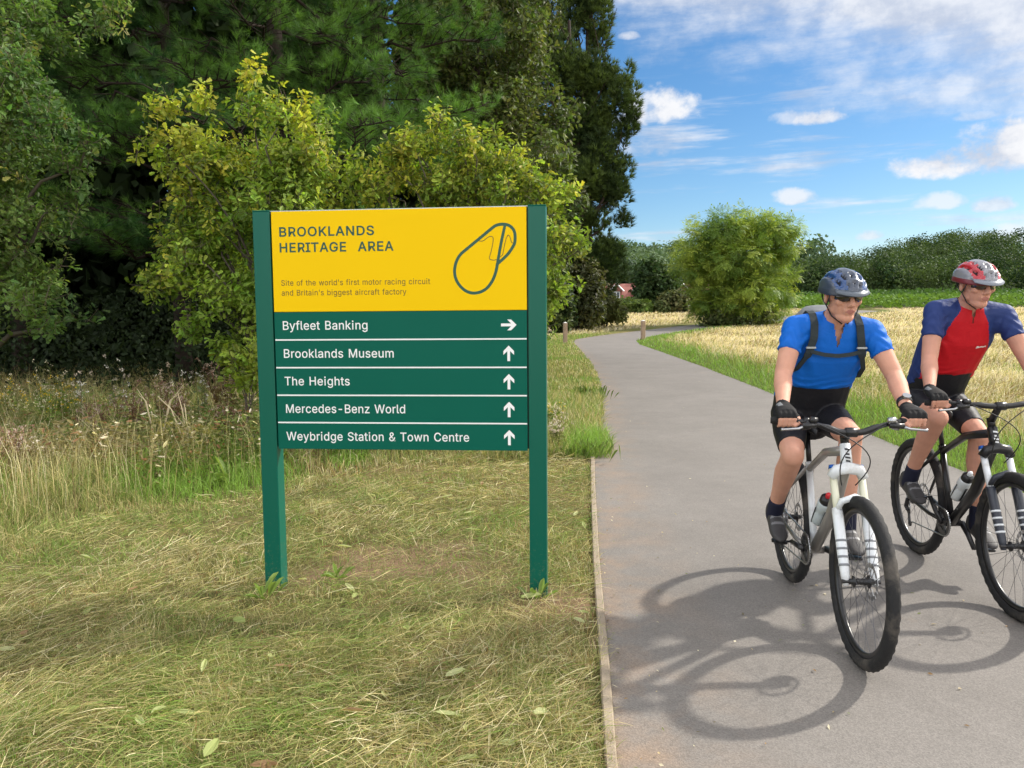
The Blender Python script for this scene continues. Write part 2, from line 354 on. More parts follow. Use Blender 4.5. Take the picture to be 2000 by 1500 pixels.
def build_ground():
    def axis(*seg):
        return np.unique(np.concatenate([np.arange(a, b, s) for a, b, s in seg]).round(4))
    xs = axis((-700, -100, 60), (-100, -20, 8), (-20, -9, 0.6), (-9, 7, 0.14), (7, 14, 0.5), (14, 60, 1.2), (60, 140, 5), (140, 901, 60)); ys = axis((-60, 0, 10), (0, 14, 0.14), (14, 30, 0.5), (30, 92, 1.0), (92, 260, 5), (260, 460, 20), (460, 1301, 120))
    X, Y = np.meshgrid(xs, ys, indexing='ij'); Z = gz(X, Y)
    Z = np.where(on_path(X, Y, 0.02), Z - 0.02, Z)
    ny = len(ys); i, j = np.meshgrid(np.arange(len(xs) - 1), np.arange(ny - 1), indexing='ij'); a = (i * ny + j).ravel()
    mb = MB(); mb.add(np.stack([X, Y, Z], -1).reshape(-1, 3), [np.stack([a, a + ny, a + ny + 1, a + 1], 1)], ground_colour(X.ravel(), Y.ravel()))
    m, nt, b = new_mat('earth'); N, L = nt.nodes, nt.links
    at_ = N.new('ShaderNodeAttribute'); at_.attribute_name = 'Col'
    tc = N.new('ShaderNodeTexCoord'); nz = N.new('ShaderNodeTexNoise'); nz.inputs['Scale'].default_value = 26; nz.inputs['Detail'].default_value = 9; nz.inputs['Roughness'].default_value = 0.75; L.new(tc.outputs['Object'], nz.inputs['Vector'])
    mr = N.new('ShaderNodeMapRange'); mr.inputs[1].default_value = 0.3; mr.inputs[2].default_value = 0.7; mr.inputs[3].default_value = 0.55; mr.inputs[4].default_value = 1.4; L.new(nz.outputs['Fac'], mr.inputs[0])
    mx = N.new('ShaderNodeMix'); mx.data_type = 'RGBA'; mx.blend_type = 'MULTIPLY'; mx.inputs['Factor'].default_value = 1; L.new(at_.outputs['Color'], mx.inputs['A']); L.new(mr.outputs[0], mx.inputs['B'])
    L.new(mx.outputs['Result'], b.inputs['Base Color']); b.inputs['Roughness'].default_value = 0.95; b.inputs['Specular IOR Level'].default_value = 0.1
    bp = N.new('ShaderNodeBump'); bp.inputs['Strength'].default_value = 0.8; bp.inputs['Distance'].default_value = 0.03; L.new(nz.outputs['Fac'], bp.inputs['Height']); L.new(bp.outputs[0], b.inputs['Normal'])
    tag(mb.obj('ground', m, smooth=True), kind='structure', label='rough ground of straw-coloured mown grass, bare soil and dry field')

    # tarmac strip
    K = 14; t = np.linspace(0, 1, K + 1)
    P = EL_[:, None, :] * (1 - t)[None, :, None] + ER_[:, None, :] * t[None, :, None]
    Z = ground_z(P[..., 0], P[..., 1]) + 0.006 + 0.012 * np.sin(PI * t)[None, :]
    V = np.concatenate([P, Z[..., None]], -1).reshape(-1, 3); n = len(EL_)
    i, j = np.meshgrid(np.arange(n - 1), np.arange(K), indexing='ij'); a = (i * (K + 1) + j).ravel()
    mb = MB(); edge = np.broadcast_to((1 - np.minimum(t, 1 - t) * 2)[None, :], (n, K + 1)).ravel()
    mb.add(V, [np.stack([a, a + 1, a + K + 2, a + K + 1], 1)], np.stack([np.broadcast_to(t[None], (n, K + 1)).ravel(), edge, edge], 1))
    m, nt, b = new_mat('tarmac'); N, L = nt.nodes, nt.links
    tc = N.new('ShaderNodeTexCoord')
    def nse(scale, det, ro=0.6, vec=None):
        q = N.new('ShaderNodeTexNoise'); q.inputs['Scale'].default_value = scale; q.inputs['Detail'].default_value = det; q.inputs['Roughness'].default_value = ro; L.new(vec or tc.outputs['Object'], q.inputs['Vector']); return q.outputs['Fac']
    def mr_(v, a, b_, c=0, d=1):
        q = N.new('ShaderNodeMapRange'); q.inputs[1].default_value = a; q.inputs[2].default_value = b_; q.inputs[3].default_value = c; q.inputs[4].default_value = d; L.new(v, q.inputs[0]); return q.outputs[0]
    def mix_(f, A, B, bt='MIX'):
        q = N.new('ShaderNodeMix'); q.data_type = 'RGBA'; q.blend_type = bt
        if isinstance(f, float): q.inputs['Factor'].default_value = f
        else: L.new(f, q.inputs['Factor'])
        for k_, v in (('A', A), ('B', B)):
            if isinstance(v, tuple): q.inputs[k_].default_value = (*v, 1)
            else: L.new(v, q.inputs[k_])
        return q.outputs['Result']
    big = nse(0.9, 5); col = mix_(mr_(big, 0.3, 0.7), (0.168, 0.154, 0.140), (0.202, 0.186, 0.170))
    at_ = N.new('ShaderNodeAttribute'); at_.attribute_name = 'Col'; se = N.new('ShaderNodeSeparateColor'); L.new(at_.outputs['Color'], se.inputs[0])
    # washed reddish soil along the left edge and in a few spots
    mm = N.new('ShaderNodeMath'); mm.operation = 'MULTIPLY'; L.new(mr_(se.outputs[0], 0.0, 0.16, 1, 0), mm.inputs[0]); L.new(mr_(nse(2.2, 7, 0.65), 0.42, 0.7), mm.inputs[1])
    col = mix_(mm.outputs[0], col, (0.27, 0.19, 0.13))
    spots = mr_(nse(1.3, 6, 0.7), 0.62, 0.74, 0, 0.5); col = mix_(spots, col, (0.25, 0.19, 0.14))
    vo = N.new('ShaderNodeTexVoronoi'); vo.inputs['Scale'].default_value = 190; L.new(tc.outputs['Object'], vo.inputs['Vector'])
    sp = N.new('ShaderNodeSeparateColor'); L.new(vo.outputs['Color'], sp.inputs[0])
    col = mix_(1.0, col, mr_(sp.outputs[0], 0, 1, 0.82, 1.20), 'MULTIPLY')
    sc2 = mr_(nse(5.5, 7, 0.7), 0.35, 0.68, 0.94, 1.05); col = mix_(1.0, col, sc2, 'MULTIPLY')
    fine = nse(420, 3, 0.7); col = mix_(1.0, col, mr_(fine, 0.3, 0.7, 0.85, 1.15), 'MULTIPLY')
    L.new(col, b.inputs['Base Color']); b.inputs['Roughness'].default_value = 0.82; b.inputs['Specular IOR Level'].default_value = 0.35
    bp = N.new('ShaderNodeBump'); bp.inputs['Strength'].default_value = 0.25; bp.inputs['Distance'].default_value = 0.003
    L.new(vo.outputs['Distance'], bp.inputs['Height']); L.new(bp.outputs[0], b.inputs['Normal'])
    tag(mb.obj('path', m, smooth=True), kind='structure', label='grey tarmac cycle path curving away to the right')

    # concrete edging along the left side, a real step
    k = EL_[:, 1] < 39; E = EL_[k]; tn = nrm(np.gradient(E, axis=0)); nn = np.stack([-tn[:, 1], tn[:, 0]], 1)
    sec = [(0.002, -0.08), (0.002, 0.022), (0.008, 0.028), (0.038, 0.028), (0.044, 0.020), (0.044, -0.08)]
    V = np.stack([np.concatenate([E + nn * u, (ground_z(E[:, 0], E[:, 1]) + v + 0.004 * (fbm(E[:, 1] * 2, E[:, 1] * 0, 8) - 0.5))[:, None]], 1) for u, v in sec], 1)
    n, q = V.shape[:2]; i, j = np.meshgrid(np.arange(n - 1), np.arange(q - 1), indexing='ij'); a = (i * q + j).ravel()
    mb = MB(); mb.add(V.reshape(-1, 3), [np.stack([a, a + 1, a + q + 1, a + q], 1)])
    tag(mb.obj('path_edging', plain('edging_concrete', (0.30, 0.245, 0.18), 0.9, vary=0.35, vscale=9, bump=0.4, bscale=90, dirt=(0.20, 0.14, 0.08), dscale=5)), kind='structure', label='narrow pale concrete edging strip on the left of the path')
build_ground()

# ---------------------------------------------------------------- sign
GLYPHS = {" ":[188,[]],"&":[448,[[197,-7,165,-5,136,1,110,12,88,26,69,42,54,62,43,84,36,108,34,133,36,154,40,173,47,189,58,205,70,220,85,235,101,249,120,264,140,279,216,335,223,340,230,346,237,352,243,359,249,367,255,375,259,384,261,394,262,405,260,420,255,434,245,445,233,454,219,459,201,461,189,460,178,457,168,453,159,447,151,440,145,431,141,421,138,411,137,399,138,386,141,375,145,363,152,352,159,340,169,327,179,314,191,300,204,284,438,0,364,0,171,231,121,293,108,310,96,327,87,344,81,361,77,379,75,398,77,420,82,440,91,458,102,474,117,488,134,499,154,507,176,512,200,513,224,512,246,507,266,499,283,488,297,475,308,459,317,442,322,424,324,404,323,389,320,375,315,362,309,349,301,336,291,325,281,314,269,303,256,293,154,217,135,202,121,188,110,174,103,161,98,146,97,131,98,115,102,101,109,87,118,76,130,66,143,57,158,51,175,48,193,46,213,48,232,52,251,59,269,69,286,81,301,95,315,112,327,131,336,151,343,174,348,198,349,224,408,224,406,194,403,167,397,144,389,124,380,107,371,92,361,80,353,70,345,62,333,47,315,30,294,17,271,7,246,-1,221,-5]]],"'":[206,[[78,318,70,509,136,509,128,318]]],"-":[453,[[337,244,337,188,114,188,114,244]]],"A":[480,[[16,0,201,509,276,509,463,0,395,0,287,302,280,323,272,346,264,372,255,402,244,438,232,478,245,478,233,437,222,402,213,371,204,345,197,322,191,302,85,0],[110,142,110,199,370,199,370,142]]],"B":[456,[[60,0,60,509,241,509,274,507,304,501,329,491,350,477,367,461,381,442,390,421,396,398,398,374,397,353,393,336,387,320,378,307,368,295,356,286,343,278,329,272,315,267,315,262,331,260,347,254,363,245,378,234,391,220,402,203,411,184,416,161,418,136,416,111,410,88,400,67,386,48,368,31,344,18,317,8,284,2,247,0],[125,57,245,57,281,60,309,67,330,80,344,96,353,115,355,137,354,153,350,169,342,184,333,197,320,209,306,218,289,225,269,229,248,231,125,231],[125,285,238,285,256,287,273,290,288,296,302,304,314,314,323,326,330,340,335,355,336,372,333,393,326,412,313,429,294,442,270,449,240,452,125,452]]],"C":[510,[[267,-7,225,-3,186,7,150,25,119,49,92,79,70,115,53,157,44,203,40,254,44,305,53,352,70,393,92,429,119,459,150,484,186,501,225,512,267,516,293,514,317,511,340,504,362,496,383,485,402,471,419,456,435,438,448,418,459,397,467,373,473,348,408,348,404,365,397,380,389,395,380,407,369,418,357,428,344,437,330,444,315,449,300,453,284,455,267,456,237,453,209,445,184,432,161,414,141,391,125,364,113,332,106,295,103,254,106,213,113,177,125,145,141,117,161,94,184,76,210,63,237,56,267,53,284,54,300,56,315,60,330,65,344,72,357,81,369,90,380,102,389,114,397,128,404,144,408,160,473,160,467,135,459,112,448,91,435,71,420,53,402,38,383,24,363,13,341,5,317,-2,293,-6]]],"D":[502,[[219,0,96,0,96,57,215,57,254,60,288,68,318,81,343,99,363,122,379,149,390,181,397,216,399,255,397,294,390,329,379,361,364,388,344,410,320,428,291,441,258,449,221,452,93,452,93,509,225,509,273,505,315,495,353,478,385,455,412,426,433,391,449,351,458,306,462,255,458,205,449,159,433,119,411,83,384,54,351,31,312,14,268,3],[125,509,125,0,60,0,60,509]]],"E":[419,[[60,0,60,509,372,509,372,452,125,452,125,286,355,286,355,229,125,229,125,57,375,57,375,0]]],"G":[520,[[269,-7,225,-3,185,7,149,25,118,49,91,79,69,116,53,157,43,203,40,254,43,305,53,352,69,393,91,429,117,459,149,484,184,501,223,512,265,516,291,514,316,510,340,504,363,494,384,483,403,469,421,453,436,436,449,416,460,395,468,373,474,349,408,349,402,365,395,379,387,393,378,406,368,417,356,427,344,436,330,443,315,448,300,453,283,455,265,456,236,453,209,445,183,432,160,414,141,392,125,364,113,332,106,295,103,254,106,213,113,177,125,145,141,117,161,95,184,76,210,63,238,56,269,53,296,55,322,61,345,71,365,85,382,102,396,123,407,147,413,173,415,202,434,199,283,199,283,256,478,256,478,200,475,160,466,124,451,91,431,62,406,38,377,19,344,5,308,-4]]],"H":[517,[[60,0,60,509,125,509,125,289,392,289,392,509,457,509,457,0,392,0,392,232,125,232,125,0]]],"I":[300,[[31,0,31,57,118,57,118,452,31,452,31,509,269,509,269,452,183,452,183,57,269,57,269,0]]],"K":[467,[[104,145,104,216,116,231,128,246,139,261,151,275,162,289,174,303,187,317,199,331,212,344,364,509,448,509,231,276,228,276],[60,0,60,509,125,509,125,334,124,225,125,193,125,0],[372,0,188,259,228,309,449,0]]],"L":[393,[[60,0,60,509,125,509,125,57,361,57,361,0]]],"M":[628,[[60,0,60,509,152,509,277,187,287,159,299,123,311,84,322,49,307,49,318,83,330,121,342,158,352,187,476,509,568,509,568,0,504,0,504,291,504,327,505,369,506,413,507,457,513,457,508,441,503,425,498,409,482,363,467,322,456,291,342,0,286,0,170,291,159,321,145,361,129,408,112,457,119,457,120,416,121,372,122,328,122,291,122,0]]],"N":[523,[[60,0,60,509,136,509,343,183,349,174,355,163,363,151,371,137,379,122,388,107,396,90,405,73,414,55,405,54,403,72,402,90,401,108,400,126,399,142,399,157,399,195,399,509,463,509,463,0,387,0,202,290,177,331,168,346,159,363,148,381,108,452,119,454,122,384,124,328,125,291,125,0]]],"O":[533,[[267,-7,225,-3,186,7,150,25,119,49,92,79,70,115,53,157,44,203,40,254,44,305,53,352,70,393,92,429,119,459,150,484,186,501,225,512,267,516,309,512,348,501,384,484,415,459,442,429,464,393,480,352,490,305,493,254,490,203,480,157,464,115,442,79,415,49,384,25,348,7,309,-3],[267,53,296,55,324,63,349,76,372,94,392,116,408,144,420,176,428,213,430,254,428,295,420,332,408,365,392,392,372,415,349,433,324,446,296,453,267,456,237,453,210,445,184,433,161,415,142,392,125,364,113,332,106,295,103,254,106,213,113,176,125,144,142,117,161,94,184,76,210,63,237,55]]],"R":[449,[[60,0,60,509,236,509,273,506,305,500,333,489,356,473,376,455,390,433,401,408,407,381,409,352,407,323,401,296,390,271,376,250,356,232,333,217,305,206,273,200,236,198,96,198,96,255,234,255,258,256,280,260,298,267,313,276,325,287,334,300,340,316,344,333,345,352,344,371,340,389,334,405,325,419,313,430,298,440,279,446,258,451,233,452,125,452,125,0],[353,0,230,229,303,229,428,0]]],"S":[447,[[224,-9,188,-7,156,-1,128,9,102,23,81,40,64,60,51,83,42,109,38,137,104,137,108,118,114,102,123,88,136,76,150,66,166,59,185,53,204,50,224,49,246,50,267,54,286,60,303,69,317,79,329,92,338,106,344,122,346,139,344,154,340,168,332,179,322,189,310,197,296,205,280,211,263,217,245,222,184,239,145,253,112,269,86,289,67,313,56,341,52,372,54,400,62,425,75,448,92,468,113,484,138,498,165,508,195,514,227,516,259,514,289,508,316,498,340,484,360,468,377,449,390,427,398,403,401,378,337,378,332,402,320,421,302,437,280,449,254,456,225,459,204,457,185,454,167,448,152,440,139,430,129,418,121,405,117,391,115,376,117,359,122,345,131,334,142,324,155,315,169,308,184,302,198,297,212,293,264,279,279,275,295,270,312,264,328,256,344,248,359,238,372,226,384,213,395,198,402,180,407,161,408,139,406,112,399,87,386,64,370,43,349,25,323,11,294,0,261,-7]]],"T":[449,[[32,452,32,509,417,509,417,452,257,452,257,0,193,0,193,452]]],"W":[686,[[155,0,16,509,82,509,163,196,167,179,172,162,175,145,187,94,190,76,194,58,197,40,189,40,193,58,196,76,200,94,203,111,207,128,211,145,224,196,306,509,380,509,462,196,466,179,470,162,474,145,486,94,490,76,494,58,497,40,488,40,492,58,495,76,499,94,503,111,506,128,510,145,523,196,603,509,670,509,530,0,455,0,368,323,362,345,357,368,351,391,346,417,341,445,336,475,350,475,345,446,340,420,335,395,330,371,324,347,318,323,230,0]]],"a":[389,[[160,-9,137,-7,115,-3,94,5,76,15,60,29,48,45,38,63,32,84,30,108,32,128,36,146,43,161,53,174,64,184,78,193,92,200,108,206,125,211,143,214,161,217,178,220,234,227,247,229,257,231,265,235,271,240,274,246,276,255,276,257,275,272,272,285,267,297,260,307,251,315,240,322,227,327,212,330,196,331,178,330,163,327,149,322,137,316,127,309,118,301,110,292,104,283,100,274,41,291,51,313,64,331,79,346,95,358,114,368,133,375,153,380,173,383,194,384,208,384,223,382,239,379,255,375,271,369,286,360,300,350,312,336,322,320,330,301,335,278,337,251,337,0,277,0,277,52,272,52,267,43,260,34,252,25,242,16,229,8,215,1,199,-4,181,-7],[170,45,192,47,211,51,228,59,242,68,254,80,263,93,270,108,274,122,276,138,276,190,272,187,267,184,259,182,251,180,241,178,231,176,200,171,175,168,161,166,147,163,134,159,122,153,112,147,103,139,97,130,93,118,92,105,93,93,96,82,102,72,109,64,119,57,130,52,142,48,156,46]]],"b":[424,[[229,-8,208,-7,189,-3,172,4,159,12,147,21,138,31,130,41,123,50,118,59,112,59,112,0,53,0,53,509,114,509,114,319,118,319,123,327,130,336,137,346,147,355,158,364,171,373,188,379,207,383,229,384,259,382,287,374,313,361,335,342,354,320,370,293,381,261,388,227,390,189,388,151,381,116,370,84,355,57,336,34,313,16,288,3,260,-6],[220,47,242,49,262,55,279,66,294,80,306,97,316,117,323,139,327,163,328,189,327,215,323,239,316,261,307,281,295,298,280,311,262,322,243,328,220,330,198,328,178,322,161,312,147,299,134,282,125,263,118,241,114,216,113,189,114,162,118,138,125,115,135,95,147,78,162,65,179,55,198,49]]],"c":[396,[[207,-8,174,-5,144,3,117,16,93,35,72,58,56,85,44,116,37,150,34,187,37,225,44,260,56,291,72,318,93,341,117,360,144,374,174,382,207,384,226,384,243,381,260,377,276,371,291,364,305,356,318,346,330,335,340,322,349,308,356,293,362,277,303,262,300,272,295,281,290,289,284,297,278,304,270,311,261,316,252,321,242,325,231,328,220,329,207,330,184,328,163,321,145,310,130,296,118,278,108,258,102,236,98,212,96,187,98,163,102,139,108,117,118,97,130,80,145,66,163,55,184,49,207,46,220,47,232,49,243,52,253,55,262,60,271,66,279,73,285,80,292,89,297,98,301,107,304,117,363,102,357,86,350,70,341,56,331,43,319,32,306,21,292,12,277,5,261,-1,244,-5,226,-7]]],"d":[424,[[195,-8,165,-6,137,3,111,16,89,34,70,57,55,84,43,116,36,151,34,189,36,227,43,261,55,293,70,320,89,342,112,361,137,374,165,382,196,384,218,383,237,379,253,373,267,364,278,355,287,346,295,336,301,327,306,319,311,319,311,509,372,509,372,0,313,0,313,59,307,59,301,50,295,41,287,31,277,21,266,12,252,4,236,-3,217,-7],[205,47,226,49,246,55,263,65,278,78,290,95,299,115,306,138,310,162,312,189,310,216,306,241,300,263,290,282,278,299,263,312,246,322,227,328,205,330,182,328,162,322,145,311,130,298,118,281,108,261,102,239,98,215,96,189,98,163,102,139,109,117,118,97,130,80,145,66,162,55,182,49]]],"e":[404,[[212,-8,177,-5,145,3,117,16,92,35,72,58,56,85,44,116,37,150,34,187,36,224,44,258,55,290,71,317,91,340,115,359,142,373,172,382,205,384,226,383,246,380,266,374,285,366,303,355,319,341,334,324,347,305,357,282,365,256,370,227,371,194,371,169,75,169,75,221,338,221,310,202,308,226,304,248,298,269,288,286,277,301,263,314,246,323,227,328,205,330,183,328,164,323,146,313,131,301,119,286,109,270,102,251,97,231,96,211,96,178,98,151,102,127,110,106,121,88,135,73,151,61,169,53,190,48,212,46,227,47,241,49,254,53,265,58,276,65,285,73,294,82,300,93,306,105,365,91,358,72,348,55,335,39,320,26,302,14,283,4,261,-3,237,-7]]],"f":[254,[[228,379,228,327,6,327,6,379],[81,0,81,432,82,452,87,470,96,486,107,499,120,510,135,519,152,525,169,529,187,530,201,530,212,529,222,527,231,525,238,523,243,521,227,468,215,472,209,473,202,474,195,474,178,472,164,468,154,460,147,449,143,435,142,419,142,0]]],"g":[425,[[207,-151,180,-149,156,-146,134,-140,114,-132,97,-122,82,-110,70,-97,59,-84,51,-69,101,-41,107,-49,114,-57,122,-66,131,-74,142,-82,154,-88,169,-93,187,-96,207,-97,236,-95,261,-87,282,-75,298,-58,308,-34,311,-6,311,68,306,68,301,60,294,51,287,41,277,32,266,23,252,16,236,10,217,6,195,5,165,7,138,14,113,27,90,43,71,65,55,90,43,120,36,154,34,191,36,229,43,263,55,293,71,320,90,342,112,361,138,374,166,382,196,384,218,383,237,379,253,373,267,365,279,356,288,346,296,336,302,327,308,319,313,319,313,379,372,379,372,-9,370,-40,363,-67,350,-90,334,-109,314,-124,291,-136,265,-144,237,-149],[205,59,227,61,246,66,264,75,278,87,290,103,300,121,307,142,311,166,312,193,311,219,307,242,300,264,291,283,279,299,264,312,247,322,227,328,205,330,182,328,163,322,145,312,130,298,118,282,109,262,102,241,98,218,96,193,98,167,102,144,109,123,118,104,131,88,145,76,163,66,183,61]]],"h":[410,[[114,227,114,0,53,0,53,509,114,509,114,287,102,287,116,319,132,344,152,362,175,374,200,382,227,384,252,383,275,377,295,369,313,356,328,340,341,321,350,298,355,271,357,240,357,0,296,0,296,235,293,263,286,286,273,304,256,318,235,326,210,329,192,328,176,324,161,317,147,308,136,297,126,283,119,266,115,248]]],"i":[167,[[53,0,53,379,114,379,114,0],[84,443,73,444,63,448,54,455,47,463,43,472,41,483,43,494,47,504,54,512,63,518,73,522,84,524,95,522,105,518,114,512,121,504,125,494,126,483,125,472,121,463,114,455,105,448,95,444]]],"k":[381,[[110,137,110,212,121,212,284,379,360,379,184,199,177,199],[53,0,53,509,114,509,114,0],[294,0,148,186,191,229,372,0]]],"l":[189,[[139,-2,112,0,91,8,74,20,62,37,55,59,53,84,53,509,114,509,114,99,114,83,117,71,120,62,126,57,135,53,146,52,160,53,170,54,181,3,162,-1,154,-2,147,-2]]],"m":[610,[[53,0,53,379,112,379,112,295,108,295,114,314,122,331,132,346,144,358,158,368,172,376,187,382,203,385,219,386,245,383,268,375,287,361,303,342,314,320,321,295,312,295,318,312,326,329,337,343,350,356,364,366,381,375,398,381,417,385,437,386,458,385,478,380,497,372,514,361,529,346,541,328,550,307,555,283,557,255,557,0,496,0,496,254,493,279,485,298,473,313,456,323,438,329,419,330,402,329,387,326,374,320,363,312,353,302,345,290,340,277,336,263,335,247,335,0,274,0,274,260,272,280,265,297,253,311,238,322,220,328,199,330,185,329,171,326,158,320,145,312,135,302,126,289,119,274,115,257,114,238,114,0]]],"n":[410,[[114,227,114,0,53,0,53,379,112,379,112,287,102,287,116,319,132,344,152,362,175,374,200,382,227,384,252,383,275,377,295,369,313,356,328,340,341,321,350,298,355,271,357,240,357,0,296,0,296,235,293,263,286,286,273,304,256,318,235,326,210,329,192,328,176,324,161,317,147,308,136,297,126,283,119,266,115,248]]],"o":[415,[[207,-8,174,-5,144,3,117,16,93,35,72,58,56,85,44,116,37,150,34,187,37,225,44,260,56,291,72,318,93,341,117,360,144,374,174,382,207,384,241,382,271,374,299,360,323,341,343,318,359,291,371,260,379,225,381,187,379,150,371,116,359,85,343,58,323,35,299,16,271,3,241,-5],[207,46,231,49,252,55,270,66,285,80,298,97,307,117,314,139,318,163,319,187,318,212,314,236,307,258,298,278,285,296,270,310,252,321,231,328,207,330,184,328,163,321,145,310,130,296,118,278,108,258,102,236,98,212,96,187,98,163,102,139,108,117,118,97,130,80,145,66,163,55,184,49]]],"r":[259,[[53,0,53,379,112,379,112,321,115,321,124,339,137,354,152,367,171,377,191,383,213,385,229,384,243,384,243,322,230,324,223,325,215,326,207,326,190,324,174,321,159,315,146,306,135,296,126,284,119,269,115,254,114,237,114,0]]],"s":[365,[[182,-8,157,-7,133,-3,112,3,93,12,76,24,62,38,50,54,41,73,36,94,94,107,101,87,111,72,124,60,141,52,160,47,181,45,206,47,227,53,244,62,258,74,265,88,268,103,266,115,262,126,254,136,243,144,229,150,212,155,149,170,118,180,92,192,72,208,58,227,50,249,47,274,49,295,55,314,65,332,79,347,95,360,115,370,137,378,161,383,187,384,212,383,234,379,254,372,271,363,286,352,299,339,309,324,318,308,324,290,268,277,262,291,254,304,243,316,228,325,210,331,187,333,166,331,147,326,131,317,119,305,111,292,109,277,110,264,115,253,124,243,136,235,152,229,172,223,229,209,261,200,287,187,306,171,320,153,328,131,331,107,329,85,323,65,312,47,298,31,281,18,260,6,236,-2,210,-7]]],"t":[227,[[204,379,204,327,6,327,6,379],[65,471,126,471,126,98,127,83,130,70,136,61,144,55,156,51,170,50,185,51,202,54,213,2,207,0,200,-2,192,-3,184,-3,176,-4,168,-4,138,-1,113,7,92,21,77,41,68,64,65,93]]],"u":[410,[[182,-5,158,-3,135,2,115,11,97,23,82,39,69,59,60,82,54,109,53,139,53,379,114,379,114,144,116,117,124,94,137,75,154,61,175,53,200,50,218,51,234,55,249,62,263,71,274,83,283,97,290,113,295,132,296,153,296,379,357,379,357,0,298,0,298,92,307,92,294,60,277,35,257,17,234,5,209,-3]]],"w":[567,[[138,0,23,379,87,379,133,214,140,190,147,164,154,137,161,107,168,75,175,41,165,41,172,74,179,105,186,135,192,163,199,189,206,214,252,379,316,379,362,214,368,189,375,163,382,136,388,106,395,75,402,41,391,41,399,75,406,106,413,135,420,163,427,189,434,214,480,379,545,379,429,0,368,0,319,172,305,225,300,243,295,262,291,280,277,338,291,338,277,280,263,225,258,207,253,189,248,172,199,0]]],"y":[389,[[47,-139,61,-86,71,-87,83,-89,94,-90,104,-89,113,-86,122,-81,130,-74,138,-64,145,-51,151,-36,163,-1,17,379,84,379,165,155,173,132,180,109,187,87,193,64,199,42,206,21,184,21,190,42,196,64,202,87,209,110,216,132,224,155,305,379,371,379,204,-58,196,-77,187,-93,177,-107,165,-119,153,-128,139,-136,125,-141,109,-144,91,-145,82,-145,73,-144,65,-143,57,-142,52,-140]]],"z":[380,[[42,0,42,46,254,320,254,323,48,323,48,379,333,379,333,331,126,60,126,56,339,56,339,0]]]}
def fat(l, d):
    """outline l moved outwards by d along its normals"""
    P = np.array(l, float); P = P[np.linalg.norm(P - np.roll(P, 1, 0), axis=1) > 2.0]
    if d == 0 or len(P) < 3: return P
    d1 = nrm(P - np.roll(P, 1, 0)); d2 = nrm(np.roll(P, -1, 0) - P); h = nrm(d1 + d2 + 1e-9); cr = np.clip((d1 * h).sum(1), 0.62, 1)
    return P + np.stack([h[:, 1], -h[:, 0]], 1) * (d / cr)[:, None]
def area(P): return 0.5 * (P[:, 0] * np.roll(P[:, 1], -1) - np.roll(P[:, 0], -1) * P[:, 1]).sum()
def inside(p, Q):
    c = False
    for (x0, y0), (x1, y1) in zip(Q, np.roll(Q, -1, 0)):
        if (y0 > p[1]) != (y1 > p[1]) and p[0] < (x1 - x0) * (p[1] - y0) / (y1 - y0) + x0: c = not c
    return c
def text_mesh(name, s, u0, u1, zb, cap, mat, parent, v, bold=0.0, space=16):
    """flat lettering in the sign's own frame: baseline zb, from u0 to u1, capital height cap; one mesh a word"""
    pen = 0; words_ = [[]]
    for ch in s:
        adv, loops = GLYPHS[ch]; adv += space + (34 if ch == 'i' else 0)
        if ch == ' ': words_.append([]); pen += adv + 60; continue
        if ch == 'I': pen -= 30; adv -= 30
        raw = [np.array(p, float).reshape(-1, 2) + (pen + (12 if ch == 'i' else 0), 0) for p in loops]
        g = []
        big = max((area(l) for l in raw), key=abs) if raw else 0
        for i, l in enumerate(raw):
            hole = area(l) * big < 0; sg = 1 if area(l) > 0 else -1
            g.append((fat(l, 0), hole))
        words_[-1].append(g); pen += adv
    allx = np.concatenate([l[:, 0] for w in words_ for g in w for l, h in g]); x0, x1 = allx.min(), allx.max()
    H = max(np.array(GLYPHS['H'][1][0][1::2])) + bold; sx = (u1 - u0) / (x1 - x0); sy = cap / H
    for w in words_:
        if not w: continue
        mb = MB()
        for g in w:
            outs = [l for l, h in g if not h]; holes = [l for l, h in g if h]
            for ko, o_ in enumerate(outs):
                lo = [o_] + [h for h in holes if inside(h[0], o_)]
                loops = [[Vector((x, y, 0)) for x, y in l] for l in lo]      # filled at font size, then scaled
                flat = [p for l in loops for p in l]
                if bold:      # a rim round every outline thickens the strokes
                    for l in lo:
                        a_, b_ = fat(l, bold), fat(l, -bold); k_ = len(a_)
                        Q = np.concatenate([a_, b_]); mb.add(np.stack([(Q[:, 0] - x0) * sx + u0, np.full(2 * k_, -v - .0004), Q[:, 1] * sy + zb], 1), [(i, (i + 1) % k_, k_ + (i + 1) % k_, k_ + i) for i in range(k_)])
                mb.add([((p.x - x0) * sx + u0, -v - .00012 * ko, p.y * sy + zb) for p in flat], [tuple(t) for t in tessellate_polygon(loops)])
        mb.obj(name, mat, parent)

